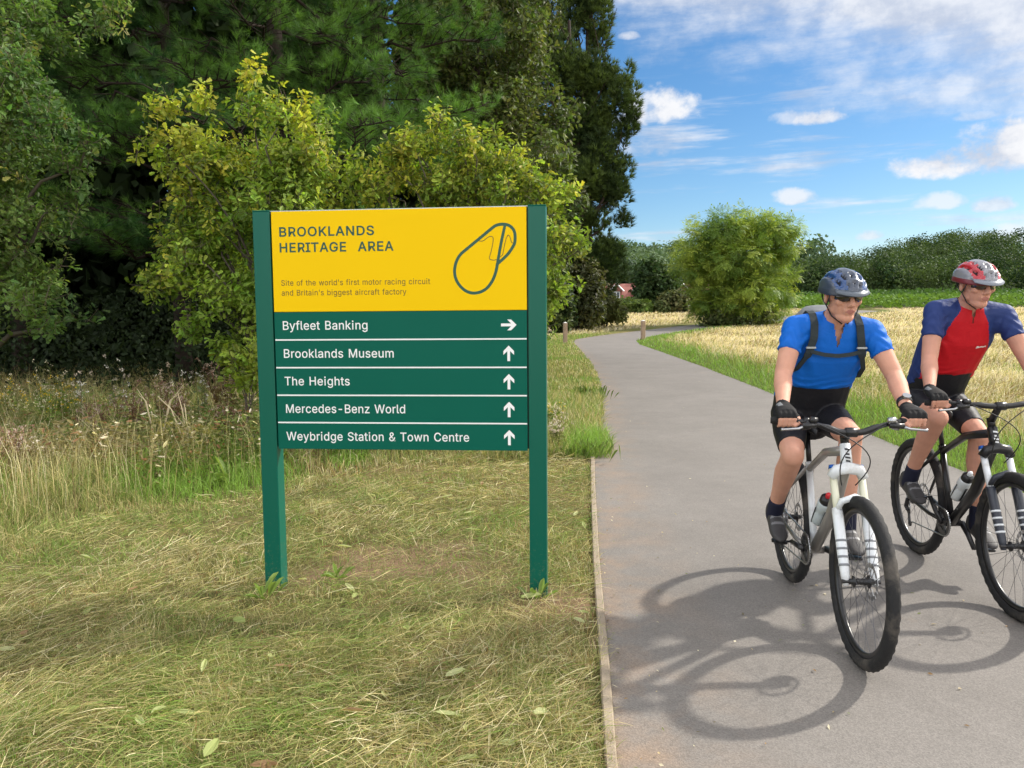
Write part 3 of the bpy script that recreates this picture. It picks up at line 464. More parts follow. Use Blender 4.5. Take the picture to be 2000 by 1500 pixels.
def stroke(mb, P, w, v, closed=False, sub=4):
    """flat ribbon through points (u, z), smoothed"""
    P = np.asarray(P, float); n = len(P); Q = []
    R = range(n if closed else n - 1)
    g = lambda i: P[i % n] if closed else P[min(max(i, 0), n - 1)]
    for i in R:
        a, b, c, d = g(i - 1), g(i), g(i + 1), g(i + 2)
        for t in np.arange(sub) / sub: Q.append(0.5 * (2 * b + (c - a) * t + (2 * a - 5 * b + 4 * c - d) * t * t + (3 * b - a - 3 * c + d) * t ** 3))
    if not closed: Q.append(P[-1])
    Q = np.array(Q); k = len(Q)
    T = nrm(np.roll(Q, -1, 0) - np.roll(Q, 1, 0)) if closed else nrm(np.gradient(Q, axis=0))
    nn = np.stack([-T[:, 1], T[:, 0]], 1) * w / 2
    V = np.concatenate([Q + nn, Q - nn]); V3 = np.stack([V[:, 0], np.full(len(V), -v), V[:, 1]], 1)
    m = k if closed else k - 1
    mb.add(V3, [(i, k + i, k + (i + 1) % k, (i + 1) % k) for i in range(m)])

def build_sign():
    W, H, PW, T = 1.5924, 2.1149, 0.0947, 0.095
    root = thing('direction_sign', (-1.4021, 4.2271, 0.0), 'green and yellow direction sign board on two square green posts beside the path', 'sign', rz=-0.0939)
    green = plain('sign_green', (0.002, 0.108, 0.074), 0.42, spec=0.12, vary=0.05, vscale=3, bump=0.02, bscale=6)
    postm, nt, b = new_mat('post_green'); N, L = nt.nodes, nt.links
    tc = N.new('ShaderNodeTexCoord'); nz = N.new('ShaderNodeTexNoise'); nz.inputs['Scale'].default_value = 55; nz.inputs['Detail'].default_value = 8; nz.inputs['Roughness'].default_value = 0.8; L.new(tc.outputs['Object'], nz.inputs['Vector'])
    se = N.new('ShaderNodeSeparateXYZ'); L.new(tc.outputs['Object'], se.inputs[0])
    hgt = N.new('ShaderNodeMapRange'); hgt.inputs[1].default_value = 0.0; hgt.inputs[2].default_value = 0.7; hgt.inputs[3].default_value = 0.16; hgt.inputs[4].default_value = 0.0; L.new(se.outputs[2], hgt.inputs[0])
    ad = N.new('ShaderNodeMath'); ad.operation = 'ADD'; L.new(nz.outputs['Fac'], ad.inputs[0]); L.new(hgt.outputs[0], ad.inputs[1])
    mr = N.new('ShaderNodeMapRange'); mr.inputs[1].default_value = 0.66; mr.inputs[2].default_value = 0.80; mr.inputs[4].default_value = 0.5; L.new(ad.outputs[0], mr.inputs[0])
    mx = N.new('ShaderNodeMix'); mx.data_type = 'RGBA'; mx.inputs['A'].default_value = (0.002, 0.106, 0.072, 1); mx.inputs['B'].default_value = (0.22, 0.24, 0.13, 1); L.new(mr.outputs[0], mx.inputs['Factor'])
    L.new(mx.outputs['Result'], b.inputs['Base Color']); b.inputs['Roughness'].default_value = 0.3; b.inputs['Specular IOR Level'].default_value = 0.3
    yellow = plain('sign_yellow', (0.86, 0.555, 0.0015), 0.5, spec=0.10, vary=0.02, vscale=2)
    white = plain('sign_white', (0.86, 0.87, 0.88), 0.4)
    dkgreen = plain('lettering_green', (0.012, 0.085, 0.05), 0.45); brown = plain('lettering_brown', (0.14, 0.085, 0.01), 0.5); dark = plain('sign_core', (0.01, 0.02, 0.015), 0.6)
    for u in (PW / 2, W - PW / 2):
        mb = MB(); mb.add(*box(u, T / 2, H / 2 - 0.15, PW, T, H + 0.3 - 0.008, 0.0035)); p = mb.obj('post', postm, root)
        mb = MB(); mb.add(*box(u, T / 2, H - 0.0025, PW + 0.002, T + 0.002, 0.006, 0.0015)); mb.obj('post_cap', dark if False else green, p)
    u0, u1 = 0.1032, 1.4902; z0, zy, z1 = 0.8105, 1.566, 2.1085; v = -0.004
    mb = MB(); mb.add(*box((u0 + u1) / 2, 0.045, (z0 + z1) / 2, u1 - u0 + 0.012, 0.050, z1 - z0 - 0.02)); mb.obj('sign_core', dark, root)
    mb = MB(); mb.add(*box((u0 + u1) / 2, 0.012, (zy + z1) / 2, u1 - u0, 0.016, z1 - zy - 0.002, 0.002)); hp = mb.obj('header_panel', yellow, root)
    mb = MB(); mb.add(*box((u0 + u1) / 2, 0.03, z1 + 0.002, u1 - u0 + 0.014, 0.045, 0.004)); mb.obj('top_trim', plain('trim_grey', (0.45, 0.5, 0.5), 0.35, metal=0.6), root)
    V = -0.0036   # lettering just proud of the panel faces (front face at local y 0.004)
    text_mesh('title_lettering', 'BROOKLANDS', 0.1489, 0.6701, 1.9746, 0.0497, dkgreen, hp, V, 17, 44)
    text_mesh('title_lettering', 'HERITAGE  AREA', 0.1483, 0.7743, 1.8901, 0.0500, dkgreen, hp, V, 17, 44)
    text_mesh('subtitle_lettering', "Site of the world's first motor racing circuit", 0.1494, 0.9724, 1.7095, 0.0301, brown, hp, V, 3)
    text_mesh('subtitle_lettering', "and Britain's biggest aircraft factory", 0.1499, 0.8419, 1.6559, 0.0302, brown, hp, V, 3)
    loop = [(1.3604, 2.0178), (1.3332, 2.0133), (1.3096, 1.9996), (1.2418, 1.9463), (1.1682, 1.8886), (1.1386, 1.864), (1.118, 1.832), (1.1065, 1.7926), (1.106, 1.7602), (1.1148, 1.7276), (1.1328, 1.6986), (1.1582, 1.6748), (1.1837, 1.6626), (1.2075, 1.6587), (1.2351, 1.6621), (1.2626, 1.6737), (1.2866, 1.6932), (1.3088, 1.7253), (1.3237, 1.761), (1.3312, 1.7896), (1.3358, 1.811), (1.3497, 1.8233), (1.3899, 1.8602), (1.4154, 1.8954), (1.4264, 1.9166), (1.4302, 1.9414), (1.4286, 1.9698), (1.4198, 1.9912), (1.4037, 2.0074), (1.3839, 2.0159)]
    mb = MB(); stroke(mb, loop, 0.0160, V, True); stroke(mb, [(1.3343, 1.8074), (1.3369, 1.8217), (1.356, 1.9213), (1.3766, 2.0115)], 0.0150, V + 0.0003)
    mb.obj('circuit_emblem', dkgreen, hp)
    mb = MB(); stroke(mb, [(1.2381, 1.9339), (1.2526, 1.9312), (1.2672, 1.937), (1.2855, 1.9509), (1.3019, 1.956), (1.3127, 1.9487), (1.3125, 1.9256), (1.303, 1.8794), (1.2936, 1.8473), (1.2953, 1.8366), (1.3152, 1.8309), (1.3316, 1.8343)], 0.0036, V + 0.0005)
    stroke(mb, [(1.3481, 1.8483), (1.3627, 1.8588), (1.3702, 1.8926), (1.3814, 1.9386), (1.3888, 1.9563), (1.3943, 1.9608), (1.4014, 1.9543), (1.4085, 1.9311), (1.412, 1.9221), (1.421, 1.9177)], 0.0036, V + 0.0005)
    mb.obj('circuit_line', brown, hp)
    rows = [("Byfleet Banking", 0.1511, 0.6237, 1.4699, 'R'), ("Brooklands Museum", 0.1518, 0.7651, 1.3169, 'U'), ("The Heights", 0.1513, 0.517, 1.1652, 'U'), ("Mercedes-Benz World", 0.1538, 0.8224, 1.0127, 'U'), ("Weybridge Station & Town Centre", 0.1516, 1.1721, 0.8596, 'U')]
    zs = [1.566, 1.4143, 1.2622, 1.1101, 0.9587, z0]
    arrow_tops = [None, 1.3786, 1.2267, 1.0767, 0.9243]
    for i, (s, a, b_, zb, kind) in enumerate(rows):
        za, zc = zs[i + 1], zs[i]
        mb = MB(); mb.add(*box((u0 + u1) / 2, 0.012, (za + zc) / 2, u1 - u0, 0.016, zc - za - 0.0016, 0.0012)); p = mb.obj('destination_panel', green, root)
        text_mesh('destination_lettering', s, a, b_, zb, 0.0472, white, p, V, 7)
        # arrow: a shaft and a chevron head in one outline
        A = np.array([(0, -0.0415), (0.0075, -0.0415), (0.0075, 0.012), (0.0285, -0.008), (0.0285, 0.0125), (0, 0.0415)])
        A = np.concatenate([A[1:], (A * (-1, 1))[::-1][:-1]])
        if kind == 'R': A = np.stack([A[:, 1], -A[:, 0]], 1) + (1.393, 1.4887)
        else: A = A + (1.3915, arrow_tops[i] - 0.0415)
        loops = [[Vector((x, y, 0)) for x, y in A]]; mb = MB(); mb.add([(x, -V, y) for x, y in A], [tuple(t) for t in tessellate_polygon(loops)]); mb.obj('arrow', white, p)
        if i < 4:
            mb = MB(); mb.add(*box((0.1062 + 1.488) / 2, 0.0035, za, 1.488 - 0.1062, 0.003, 0.0076)); mb.obj('divider_line', white, p)
build_sign()

# ---------------------------------------------------------------- plants: shared makers
M_LEAF = foliage('leaf', .55, .2, trans=0.75, tint=(1.15, 1.2, 0.5)); M_NEEDLE = foliage('needle', 0.6, 0.15, 0.4); M_GRASS = foliage('grass_blade', 0.6, 0.25, 0.55, (1.1, 1.12, 0.65))
M_FAR = foliage('far_leaf', 0.7, 0.15, 0.4)
def bark(name, col): return plain(name, col, 0.9, spec=0.2, vary=0.45, vscale=14, bump=0.7, bscale=40)
M_BARK = bark('bark_grey', (0.11, 0.095, 0.075)); M_BARKD = bark('bark_dark', (0.032, 0.024, 0.019)); M_TWIG = bark('bark_twig', (0.14, 0.115, 0.085))

OAK = [(0, 0, 0), (.10, .05, .01), (.22, .09, .03), (.30, .17, .04), (.40, .13, .03), (.50, .24, .05), (.62, .17, .03), (.74, .27, .05), (.86, .16, .02), (.97, .13, .0), (1.0, 0, -.03), (.5, 0, 0)]
def halves(edge, fold=0.12):
    """leaf of two halves folded along the midrib; edge lists (x, half width) from base to tip"""
    V = [(0, 0, 0)] + [(x, w, fold * w * 2) for x, w in edge] + [(1, 0, -0.06)] + [(x, -w, fold * w * 2) for x, w in edge]
    k = len(edge)
    return V, [tuple([0] + list(range(1, k + 1)) + [k + 1])[::-1], tuple([0] + list(range(k + 2, 2 * k + 2)) + [k + 1])]
LEAF_OAK = halves([(.16, .05), (.30, .17), (.40, .11), (.54, .25), (.66, .15), (.80, .27), (.95, .15)])
LEAF_OVAL = halves([(.15, .15), (.42, .27), (.75, .18)])
LEAF_LONG = halves([(.2, .10), (.55, .13), (.85, .06)])
CARD = ([(0, 0, 0), (.4, .34, .08), (1, .1, -.05), (.55, -.33, .07)], [(0, 1, 2), (0, 2, 3)])
def ash_spray():
    V, F = [], []
    for i in range(5):
        for s in (-1, 1):
            b0 = 0.16 + 0.17 * i; n = len(V); l = 0.34 - 0.03 * i
            V += [(b0, 0, 0), (b0 + l * .35, s * l * .55, -.03 * i), (b0 + l * .55, s * l * 1.0, -.05 - .04 * i), (b0 + l * .1, s * l * .62, -.02 * i)]; F.append((n, n + 1, n + 2, n + 3))
    n = len(V); V += [(.9, 0, -.1), (1.1, .07, -.16), (1.32, 0, -.24), (1.1, -.07, -.16)]; F.append((n, n + 1, n + 2, n + 3))
    return V, F
SPRAY_ASH = ash_spray()
def needle_tuft(n, spread, w, seed=1):
    r = np.random.default_rng(seed); V, F = [], []
    for i in range(n):
        a = r.uniform(0, 2 * PI); t = spread * (0.25 + 0.75 * r.random() ** 0.6); b = 0.30 * r.random()
        d = np.array([math.cos(t), math.sin(t) * math.cos(a), math.sin(t) * math.sin(a)]); s = nrm(np.cross(d, r.normal(size=3))) * w
        o = np.array([b, 0, 0]); L_ = 0.62 + 0.3 * r.random(); k = len(V)
        V += [tuple(o - s), tuple(o + s), tuple(o + d * L_ + np.array([0, 0, -.02]))]; F.append((k, k + 1, k + 2))
    return V, F
TUFTS = [needle_tuft(38, 0.95, 0.0125, i) for i in range(4)]
BRUSH = [needle_tuft(20, 0.75, 0.034, 10 + i) for i in range(4)]

def scatter_blobs(blobs, n, bias=3.0):
    """n points in a union of ellipsoids, drawn towards their surfaces -> points, outward directions, blob index"""
    w = np.array([b[1][0] * b[1][1] * b[1][2] for b in blobs]) ** 0.72; w = w / w.sum()
    k = rng.choice(len(blobs), n, p=w); d = randdir(n); r = rng.random(n) ** (1 / bias)
    c = np.array([b[0] for b in blobs])[k]; R = np.array([b[1] for b in blobs])[k]
    return c + d * R * r[:, None], nrm(d / R), k
def limbs(mb, base, top, targets, r0, r1, nl=7, col=(0.1, 0.09, 0.07), mi=0, wob=0.12, twig=0.006):
    """trunk from base to top with a limb to each target"""
    base = np.asarray(base, float); top = np.asarray(top, float); t = np.linspace(0, 1, 9); H = np.linalg.norm(top - base)
    P = base + (top - base) * t[:, None] + np.concatenate([[[0, 0, 0]], rng.normal(size=(8, 3)) * wob * H * 0.06 * np.array([1, 1, 0.2])])
    R = r0 + (r1 - r0) * t; R[0] *= 1.35
    V, F = tube(P, R, 10); mb.add(V, F, col, mi)
    for T in targets:
        T = np.asarray(T, float); h = (T[2] - base[2]) / max(H, .01); s = np.clip(h * 0.55 + rng.uniform(-.12, .1), 0.12, 0.93)
        i = s * 8; a = P[int(i)] + (P[min(int(i) + 1, 8)] - P[int(i)]) * (i - int(i)); ra = (r0 + (r1 - r0) * s) * 0.5
        L_ = np.linalg.norm(T - a); q = np.linspace(0, 1, 6)[:, None]
        B = a + (T - a) * q + np.array([0, 0, 1]) * (np.sin(q * PI) * L_ * 0.10) + np.concatenate([np.zeros((1, 3)), rng.normal(size=(5, 3)) * L_ * 0.035])
        V, F = tube(B, np.linspace(min(ra, 0.05 * L_ + 0.004), twig, 6), 5, False); mb.add(V, F, col, mi)
def twigs(mb, A, B, r=0.004, col=(0.13, 0.11, 0.08), mi=0):
    """thin straight twigs A->B as three-sided tubes"""
    d = nrm(B - A); u = nrm(np.cross(d, randdir(len(A)))); w = np.cross(d, u); n = len(A); V = np.zeros((n, 6, 3))
    for j in range(3):
        a = 2 * PI * j / 3; o = (math.cos(a) * u + math.sin(a) * w)
        V[:, j] = A + o * r; V[:, 3 + j] = B + o * r * 0.5
    i = (np.arange(n) * 6)[:, None]
    mb.add(V.reshape(-1, 3), [np.concatenate([np.concatenate([i + j, i + (j + 1) % 3, i + 3 + (j + 1) % 3, i + 3 + j], 1) for j in range(3)])], col, mi)

def leafy(mb, pts, out, per, rad, leaf, size, cols, mi=0, up=0.45, flat=0.5, twig=True, jitter=0.35):
    """leaf clusters at pts: 'per' leaves each about a short shoot that points along out"""
    n = len(pts); ax = nrm(out + np.array([0, 0, up]) + randdir(n) * 0.45)
    if twig: twigs(mb, pts - ax * rad * 0.8, pts + ax * rad * 0.8, 0.0035 * (size / 0.09), mi=1)
    P = np.repeat(pts, per, 0); A = np.repeat(ax, per, 0); m = len(P)
    t = rng.uniform(-0.8, 1.0, m)[:, None]
    side = nrm(np.cross(A, randdir(m)))
    pos = P + A * t * rad + side * rad * rng.uniform(0, 0.35, m)[:, None]
    d = nrm(side + A * 0.5 * rng.random(m)[:, None] + np.array([0, 0, -0.15]) + randdir(m) * jitter)
    # leaf faces turn towards the sky
    Nn = nrm(np.array([0, 0, 1.0]) * flat + randdir(m) * 0.7 + np.repeat(out, per, 0) * 0.4)
    B = nrm(np.cross(Nn, d)); Nn = np.cross(d, B)
    s = size * rng.uniform(0.6, 1.2, m)
    cl = np.repeat(cols, per, 0) * rng.uniform(0.75, 1.25, (m, 1)) * (1 + rng.normal(0, 0.06, (m, 3)))
    inst(mb, leaf[0], leaf[1], pos, d, B, Nn, s, np.clip(cl, 0.004, 1), mi)

def clumps(blobs, k, f, spread=(.55, 1.05)):
    """every blob broken into k smaller ones near its surface, with gaps between them"""
    out = []
    for c, r in blobs:
        r = np.asarray(r, float); kk = max(2, int(round(k * min(1.6, max(.35, r.max() / .5))))) if r.max() < 1.2 else k * 2
        for _ in range(kk):
            d = randdir(1)[0] * rng.uniform(*spread); out.append((np.asarray(c) + d * r, r * f * rng.uniform(.6, 1.25) * np.array([1.1, 1.1, .8])))
    return out
def px_blobs(L, y0):
    """blobs given by where they stand in the view: (px, py, rx, ry, depth offset, depth radius)"""
    out = []
    for px, py, rx, ry, dy, rd in L:
        y = y0 + dy; k = y / F_PX; out.append((at(px, py, y), (rx * k, rd, ry * k)))
    return out

# ---------------------------------------------------------------- the trees
def oak_sapling(name, label, base, blobs, n, per, size, greens, yellow_at, group, trunk_top, rad=0.13, nlimb=26, yb=0.5, cat='tree', leaf=LEAF_OAK, bias=3.4, tr=(0.06, 0.02), barkm=None):
    root = thing(name, tuple(base), label, cat, group); b = np.array(base)
    P, D, k = scatter_blobs((clumps(blobs, 7, .40) + ([b_ for b_ in blobs if b_[1][0] < .13] * 2)) if len(blobs) > 4 else blobs, n, bias); P = P - b
    D = D[P[:, 2] > 0.12]; P = P[P[:, 2] > 0.12]; D = D[:len(P)]
    g = fbm(P[:, 0] * 2.2 + 3, P[:, 2] * 2.2 + P[:, 1], 41)
    y = sstep(g + yb * (P[:, 2] - yellow_at) * 0.4 + rng.normal(0, .15, len(P)), 0.45, 1.0)
    ga, gb, ye = [np.array(c) for c in greens]
    cols = mixc(mixc(ga, gb, sstep(fbm(P[:, 0] * 1.5, P[:, 2] * 1.5 + 9, 43), .3, .7)), ye, y)
    cols = cols * np.clip(rng.normal(1, .25, (len(P), 1)), .5, 1.6)
    mb = MB(); leafy(mb, P, D, per, rad, leaf, size, cols)
    mb.obj('crown', [M_LEAF, M_TWIG], root)
    mt = MB(); sel = P[rng.choice(len(P), min(nlimb, len(P)), False)]
    limbs(mt, (0, 0, -0.1), np.array(trunk_top) - b, sel, tr[0], tr[1]); mt.obj('trunk', barkm or M_BARK, root, True)
    return root

YG = [(0.088, 0.145, 0.018), (0.150, 0.205, 0.030), (0.27, 0.265, 0.036)]
oak_sapling('oak_sapling', 'bushy yellowing young oak behind the left half of the sign board', at(520, 742, 8.7) * (1, 1, 0),
    px_blobs([(345, 265, 72, 62, 0, .35), (300, 290, 42, 26, -.1, .15), (400, 330, 70, 60, .1, .5), (520, 250, 50, 66, 0, .35), (500, 190, 16, 40, 0, .08), (488, 135, 22, 14, 0, .1), (330, 205, 14, 22, 0, .08), (398, 195, 20, 18, 0, .1), (620, 270, 78, 74, 0, .5), (480, 370, 150, 90, .1, .7), (620, 360, 110, 80, .2, .7), (690, 350, 40, 60, .2, .3),
               (330, 400, 70, 24, 0, .25), (400, 545, 92, 100, -.1, .6), (330, 540, 34, 40, -.1, .25), (500, 480, 150, 120, .2, .8), (600, 560, 130, 140, .3, .8), (300, 620, 40, 20, -.1, .2), (430, 640, 70, 50, 0, .4)], 8.7),
    2000, 13, 0.078, YG, 3.0, 'young oaks yellowing behind the sign', at(520, 300, 8.8), nlimb=46)
oak_sapling('oak_sapling', 'second yellowing young oak, behind the right half and right edge of the sign', at(930, 742, 9.1) * (1, 1, 0),
    px_blobs([(868, 250, 30, 50, 0, .2), (800, 300, 60, 36, 0, .3), (860, 315, 90, 50, 0, .45), (930, 300, 60, 45, 0, .35), (950, 360, 110, 60, .1, .6), (1010, 320, 40, 52, 0, .25), (1030, 385, 70, 45, 0, .4), (1085, 390, 36, 36, -.1, .2), (760, 370, 50, 50, .1, .4), (900, 460, 140, 120, .2, .8), (1080, 480, 52, 40, -.1, .3), (1075, 545, 40, 70, 0, .3), (1120, 470, 40, 22, -.1, .2), (1000, 560, 110, 120, .2, .7)], 9.1),
    1450, 13, 0.076, [(0.085, 0.138, 0.018), (0.142, 0.190, 0.030), (0.26, 0.25, 0.036)], 3.2, 'young oaks yellowing behind the sign', at(930, 330, 9.2), nlimb=40)
oak_sapling('oak_sapling', 'low sprig of lime green oak leaves at the foot of the left sign post', at(480, 770, 8.0) * (1, 1, 0),
    px_blobs([(470, 705, 34, 26, 0, .2), (500, 725, 30, 26, 0, .2), (470, 742, 24, 14, 0, .15)], 8.0), 60, 12, 0.085, [(0.10, 0.15, 0.018), (0.12, 0.16, 0.02), (0.2, 0.19, 0.025)], 3, 'young oaks yellowing behind the sign', at(480, 720, 8.0), nlimb=8, tr=(.012, .006))
oak_sapling('oak_tree', 'grey green oak leaning in from the left edge of the wood', at(-60, 740, 8.3) * (1, 1, 0),
    px_blobs([(60, 190, 70, 76, 0, .5), (110, 240, 70, 60, 0, .5), (20, 280, 90, 80, 0, .6), (60, 400, 100, 50, -.1, .5), (130, 300, 80, 40, 0, .4), (150, 290, 60, 26, 0, .2), (40, 470, 90, 70, 0, .5), (110, 400, 60, 26, -.1, .3), (60, 600, 86, 50, -.2, .5), (110, 620, 60, 34, -.2, .35), (-60, 350, 120, 260, .2, .9), (100, 480, 40, 22, 0, .2), (-40, 560, 90, 120, 0, .7), (190, 35, 60, 36, 1.0, .4), (60, 60, 90, 40, 1.0, .5), (30, 15, 60, 40, .8, .4), (50, 75, 60, 40, .8, .4)], 8.3),
    1500, 12, 0.080, [(0.040, 0.080, 0.020), (0.095, 0.145, 0.036), (0.17, 0.15, 0.05)], 6.5, None, at(-80, 60, 8.5), nlimb=22, yb=.15, tr=(.10, .03))

def pine(name, label, base, H, rt, boughs, group, seed):
    root = thing(name, tuple(base), label, 'tree', group); b = np.array(base); r = np.random.default_rng(seed)
    mt = MB(); t = np.linspace(0, 1, 12)
    P = np.stack([np.sin(t * 2 + seed) * 0.12, np.cos(t * 3 + seed) * 0.1, t * H - 0.1], 1); V, F = tube(P, rt * (1 - 0.75 * t) * np.where(t == 0, 1.3, 1), 10); mt.add(V, F)
    pos, dr = [], []
    for (az, h0, L_, droop) in boughs:
        q = np.linspace(0, 1, 8); a0 = np.array([np.interp(h0, P[:, 2], P[:, 0]), np.interp(h0, P[:, 2], P[:, 1]), h0]); dh = np.array([math.sin(az), math.cos(az), 0])
        B = a0 + dh * (q * L_)[:, None] + np.array([0, 0, 1]) * (droop * L_ * q ** 1.4 + 0.12 * L_ * q ** 3)[:, None] + np.concatenate([np.zeros((1, 3)), r.normal(size=(7, 3)) * 0.04 * L_])
        V, F = tube(B, np.linspace(0.018 + .005 * L_, 0.006, 8), 5, False); mt.add(V, F)
        side = np.cross(dh, [0, 0, 1.0])
        for s in np.linspace(0.30, 1.0, int(7 + L_ * 3.6)):
            p = np.array([np.interp(s, q, B[:, i]) for i in range(3)]); tn = nrm(np.array([np.interp(min(s + .1, 1), q, B[:, i]) - np.interp(s - .1, q, B[:, i]) for i in range(3)]))
            for sg in (-1, 1):
                sl = (0.25 + 0.65 * math.sin(PI * min(s, .95))) * (0.35 + 0.65 * r.random()) * min(1.0, L_ / 2.2)
                sd_ = nrm(side * sg + tn * 0.7 + np.array([0, 0, 0.25]) + r.normal(size=3) * .15)
                e = p + sd_ * sl; V, F = tube([p, (p + e) / 2 + (0, 0, .03), e], [0.010, 0.007, 0.004], 4, False); mt.add(V, F)
                for u in np.linspace(0.3, 1, max(2, int(sl * 6))):
                    pos.append(p + (e - p) * u + r.normal(size=3) * 0.03); dr.append(sd_ + r.normal(size=3) * 0.45 + np.array([0, 0, 0.35]))
    pos = np.array(pos); dr = np.array(dr); n = len(pos); mb = MB()
    g = fbm(pos[:, 0] * 1.3 + 20, pos[:, 2] * 1.3 + pos[:, 1], 51)
    cols = mixc(np.array([0.014, 0.046, 0.011]), np.array([0.088, 0.178, 0.032]), sstep(g, .3, .7)) * r.uniform(0.7, 1.25, (n, 1))
    A, B_, Nn = frame_from(dr, r.uniform(0, 2 * PI, n)); pick = r.integers(0, 4, n)
    for i in range(4):
        s = pick == i; inst(mb, *TUFTS[i], pos[s], A[s], B_[s], Nn[s], r.uniform(0.18, 0.27, s.sum()), cols[s])
    mb.obj('crown', M_NEEDLE, root); mt.obj('trunk', M_BARKD, root, True)
def boughs_for(seed, n, h0, h1, L0, L1, azc=PI, azw=2.2):
    r = np.random.default_rng(seed)
    return [(azc + r.uniform(-azw, azw), h0 + (h1 - h0) * (i + r.random()) / n, r.uniform(L0, L1) * (1.1 - 0.35 * i / n), r.uniform(-0.28, 0.02)) for i in range(n)]
PG = 'long needled pines in the dark wood'
pine('pine_tree', 'long needled pine filling the gap between the grey oak and the yellow oak', at(345, 700, 12.8) * (1, 1, 0), 9.5, 0.15, boughs_for(1, 34, 2.3, 8.6, 1.7, 3.1), PG, 1)
pine('pine_tree', 'long needled pine directly above the yellowing oak behind the sign', at(560, 700, 13.0) * (1, 1, 0), 10.5, 0.22, boughs_for(2, 40, 2.8, 9.6, 1.8, 3.3), PG, 2)
pine('pine_tree', 'long needled pine between the oak saplings and the broad leaved tree', at(760, 700, 13.8) * (1, 1, 0), 10.5, 0.2, boughs_for(3, 34, 3.2, 9.8, 1.6, 2.6), PG, 3)
pine('pine_tree', 'long needled pine deep in the shade behind the left oak', at(60, 700, 14.0) * (1, 1, 0), 10.5, 0.2, boughs_for(4, 30, 2.4, 9.8, 1.8, 3.0), PG, 4)

# broad-leaved tree above the sign's right half
oak_sapling('broadleaf_tree', 'tall dark broad leaved tree between the pines and the conifer', at(930, 700, 17.0) * (1, 1, 0),
    px_blobs([(870, 60, 90, 110, 0, 1.2), (960, 70, 100, 110, .3, 1.2), (930, 200, 130, 110, 0, 1.3), (1020, 130, 70, 120, .5, 1.0), (860, 170, 70, 80, .2, .9), (1060, 200, 55, 40, .2, .6), (1000, 290, 120, 70, .3, 1.2), (1090, 270, 36, 60, .3, .5), (900, 320, 120, 70, .5, 1.2), (1110, 205, 26, 24, 0, .3), (1000, 420, 120, 90, .8, 1.2), (950, -60, 140, 90, .4, 1.3), (1090, 400, 50, 80, 1, .8)], 17.0),
    3300, 10, 0.125, [(0.030, 0.052, 0.014), (0.060, 0.082, 0.022), (0.09, 0.10, 0.03)], 9, None, at(930, 20, 17.2), rad=.2, nlimb=14, leaf=LEAF_OVAL, yb=.0, tr=(.16, .04), barkm=M_BARKD)

# dense wood behind everything on the left: nobody could count it
def dense_wood():
    mb = MB(); n = 95000
    x = rng.uniform(-26, 1.6, n); y = 16.5 + rng.random(n) ** 1.3 * 11 - np.minimum(0, x + 8) * -0.30
    top = 11 + 3 * fbm(x * .5, y * .5, 61); z = 0.1 + rng.random(n) ** 0.9 * top
    y = np.where(x / y > -.16, y + 2.5, y)
    keep = (x / y < 0.05 - 0.02 * (z > 6)) & ((z > 2.6) | (x / y < -0.02)); x, y, z = x[keep], y[keep], z[keep]; n = len(x)
    d, B, Nn = frame_from(randdir(n), rng.uniform(0, 6.28, n))
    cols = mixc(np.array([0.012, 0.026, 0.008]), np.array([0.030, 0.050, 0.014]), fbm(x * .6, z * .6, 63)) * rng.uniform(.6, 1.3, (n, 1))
    inst(mb, *CARD, np.stack([x, y, z], 1), d, B, Nn, rng.uniform(0.22, 0.50, n), cols * np.where(z < 4.5, .6, 1)[:, None])  # lower cards tinted darker: gloom under the trees put into their colour
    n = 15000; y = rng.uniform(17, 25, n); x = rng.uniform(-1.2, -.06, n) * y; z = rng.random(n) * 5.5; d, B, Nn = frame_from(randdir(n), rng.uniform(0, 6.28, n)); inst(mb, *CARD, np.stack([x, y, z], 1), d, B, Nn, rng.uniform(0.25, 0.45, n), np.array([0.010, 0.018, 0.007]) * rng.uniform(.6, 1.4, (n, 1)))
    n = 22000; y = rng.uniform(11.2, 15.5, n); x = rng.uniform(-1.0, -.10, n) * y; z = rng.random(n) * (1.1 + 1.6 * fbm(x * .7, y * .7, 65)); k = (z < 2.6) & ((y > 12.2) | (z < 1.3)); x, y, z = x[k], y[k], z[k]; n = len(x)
    d, B, Nn = frame_from(randdir(n), rng.uniform(0, 6.28, n)); inst(mb, *CARD, np.stack([x, y, z], 1), d, B, Nn, rng.uniform(0.05, 0.13, n), np.array([0.014, 0.024, 0.009]) * rng.uniform(.6, 1.5, (n, 1)))  # low near-black cards: the shade inside the wood painted as leaf colour
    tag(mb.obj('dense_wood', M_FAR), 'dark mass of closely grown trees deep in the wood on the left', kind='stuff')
dense_wood()
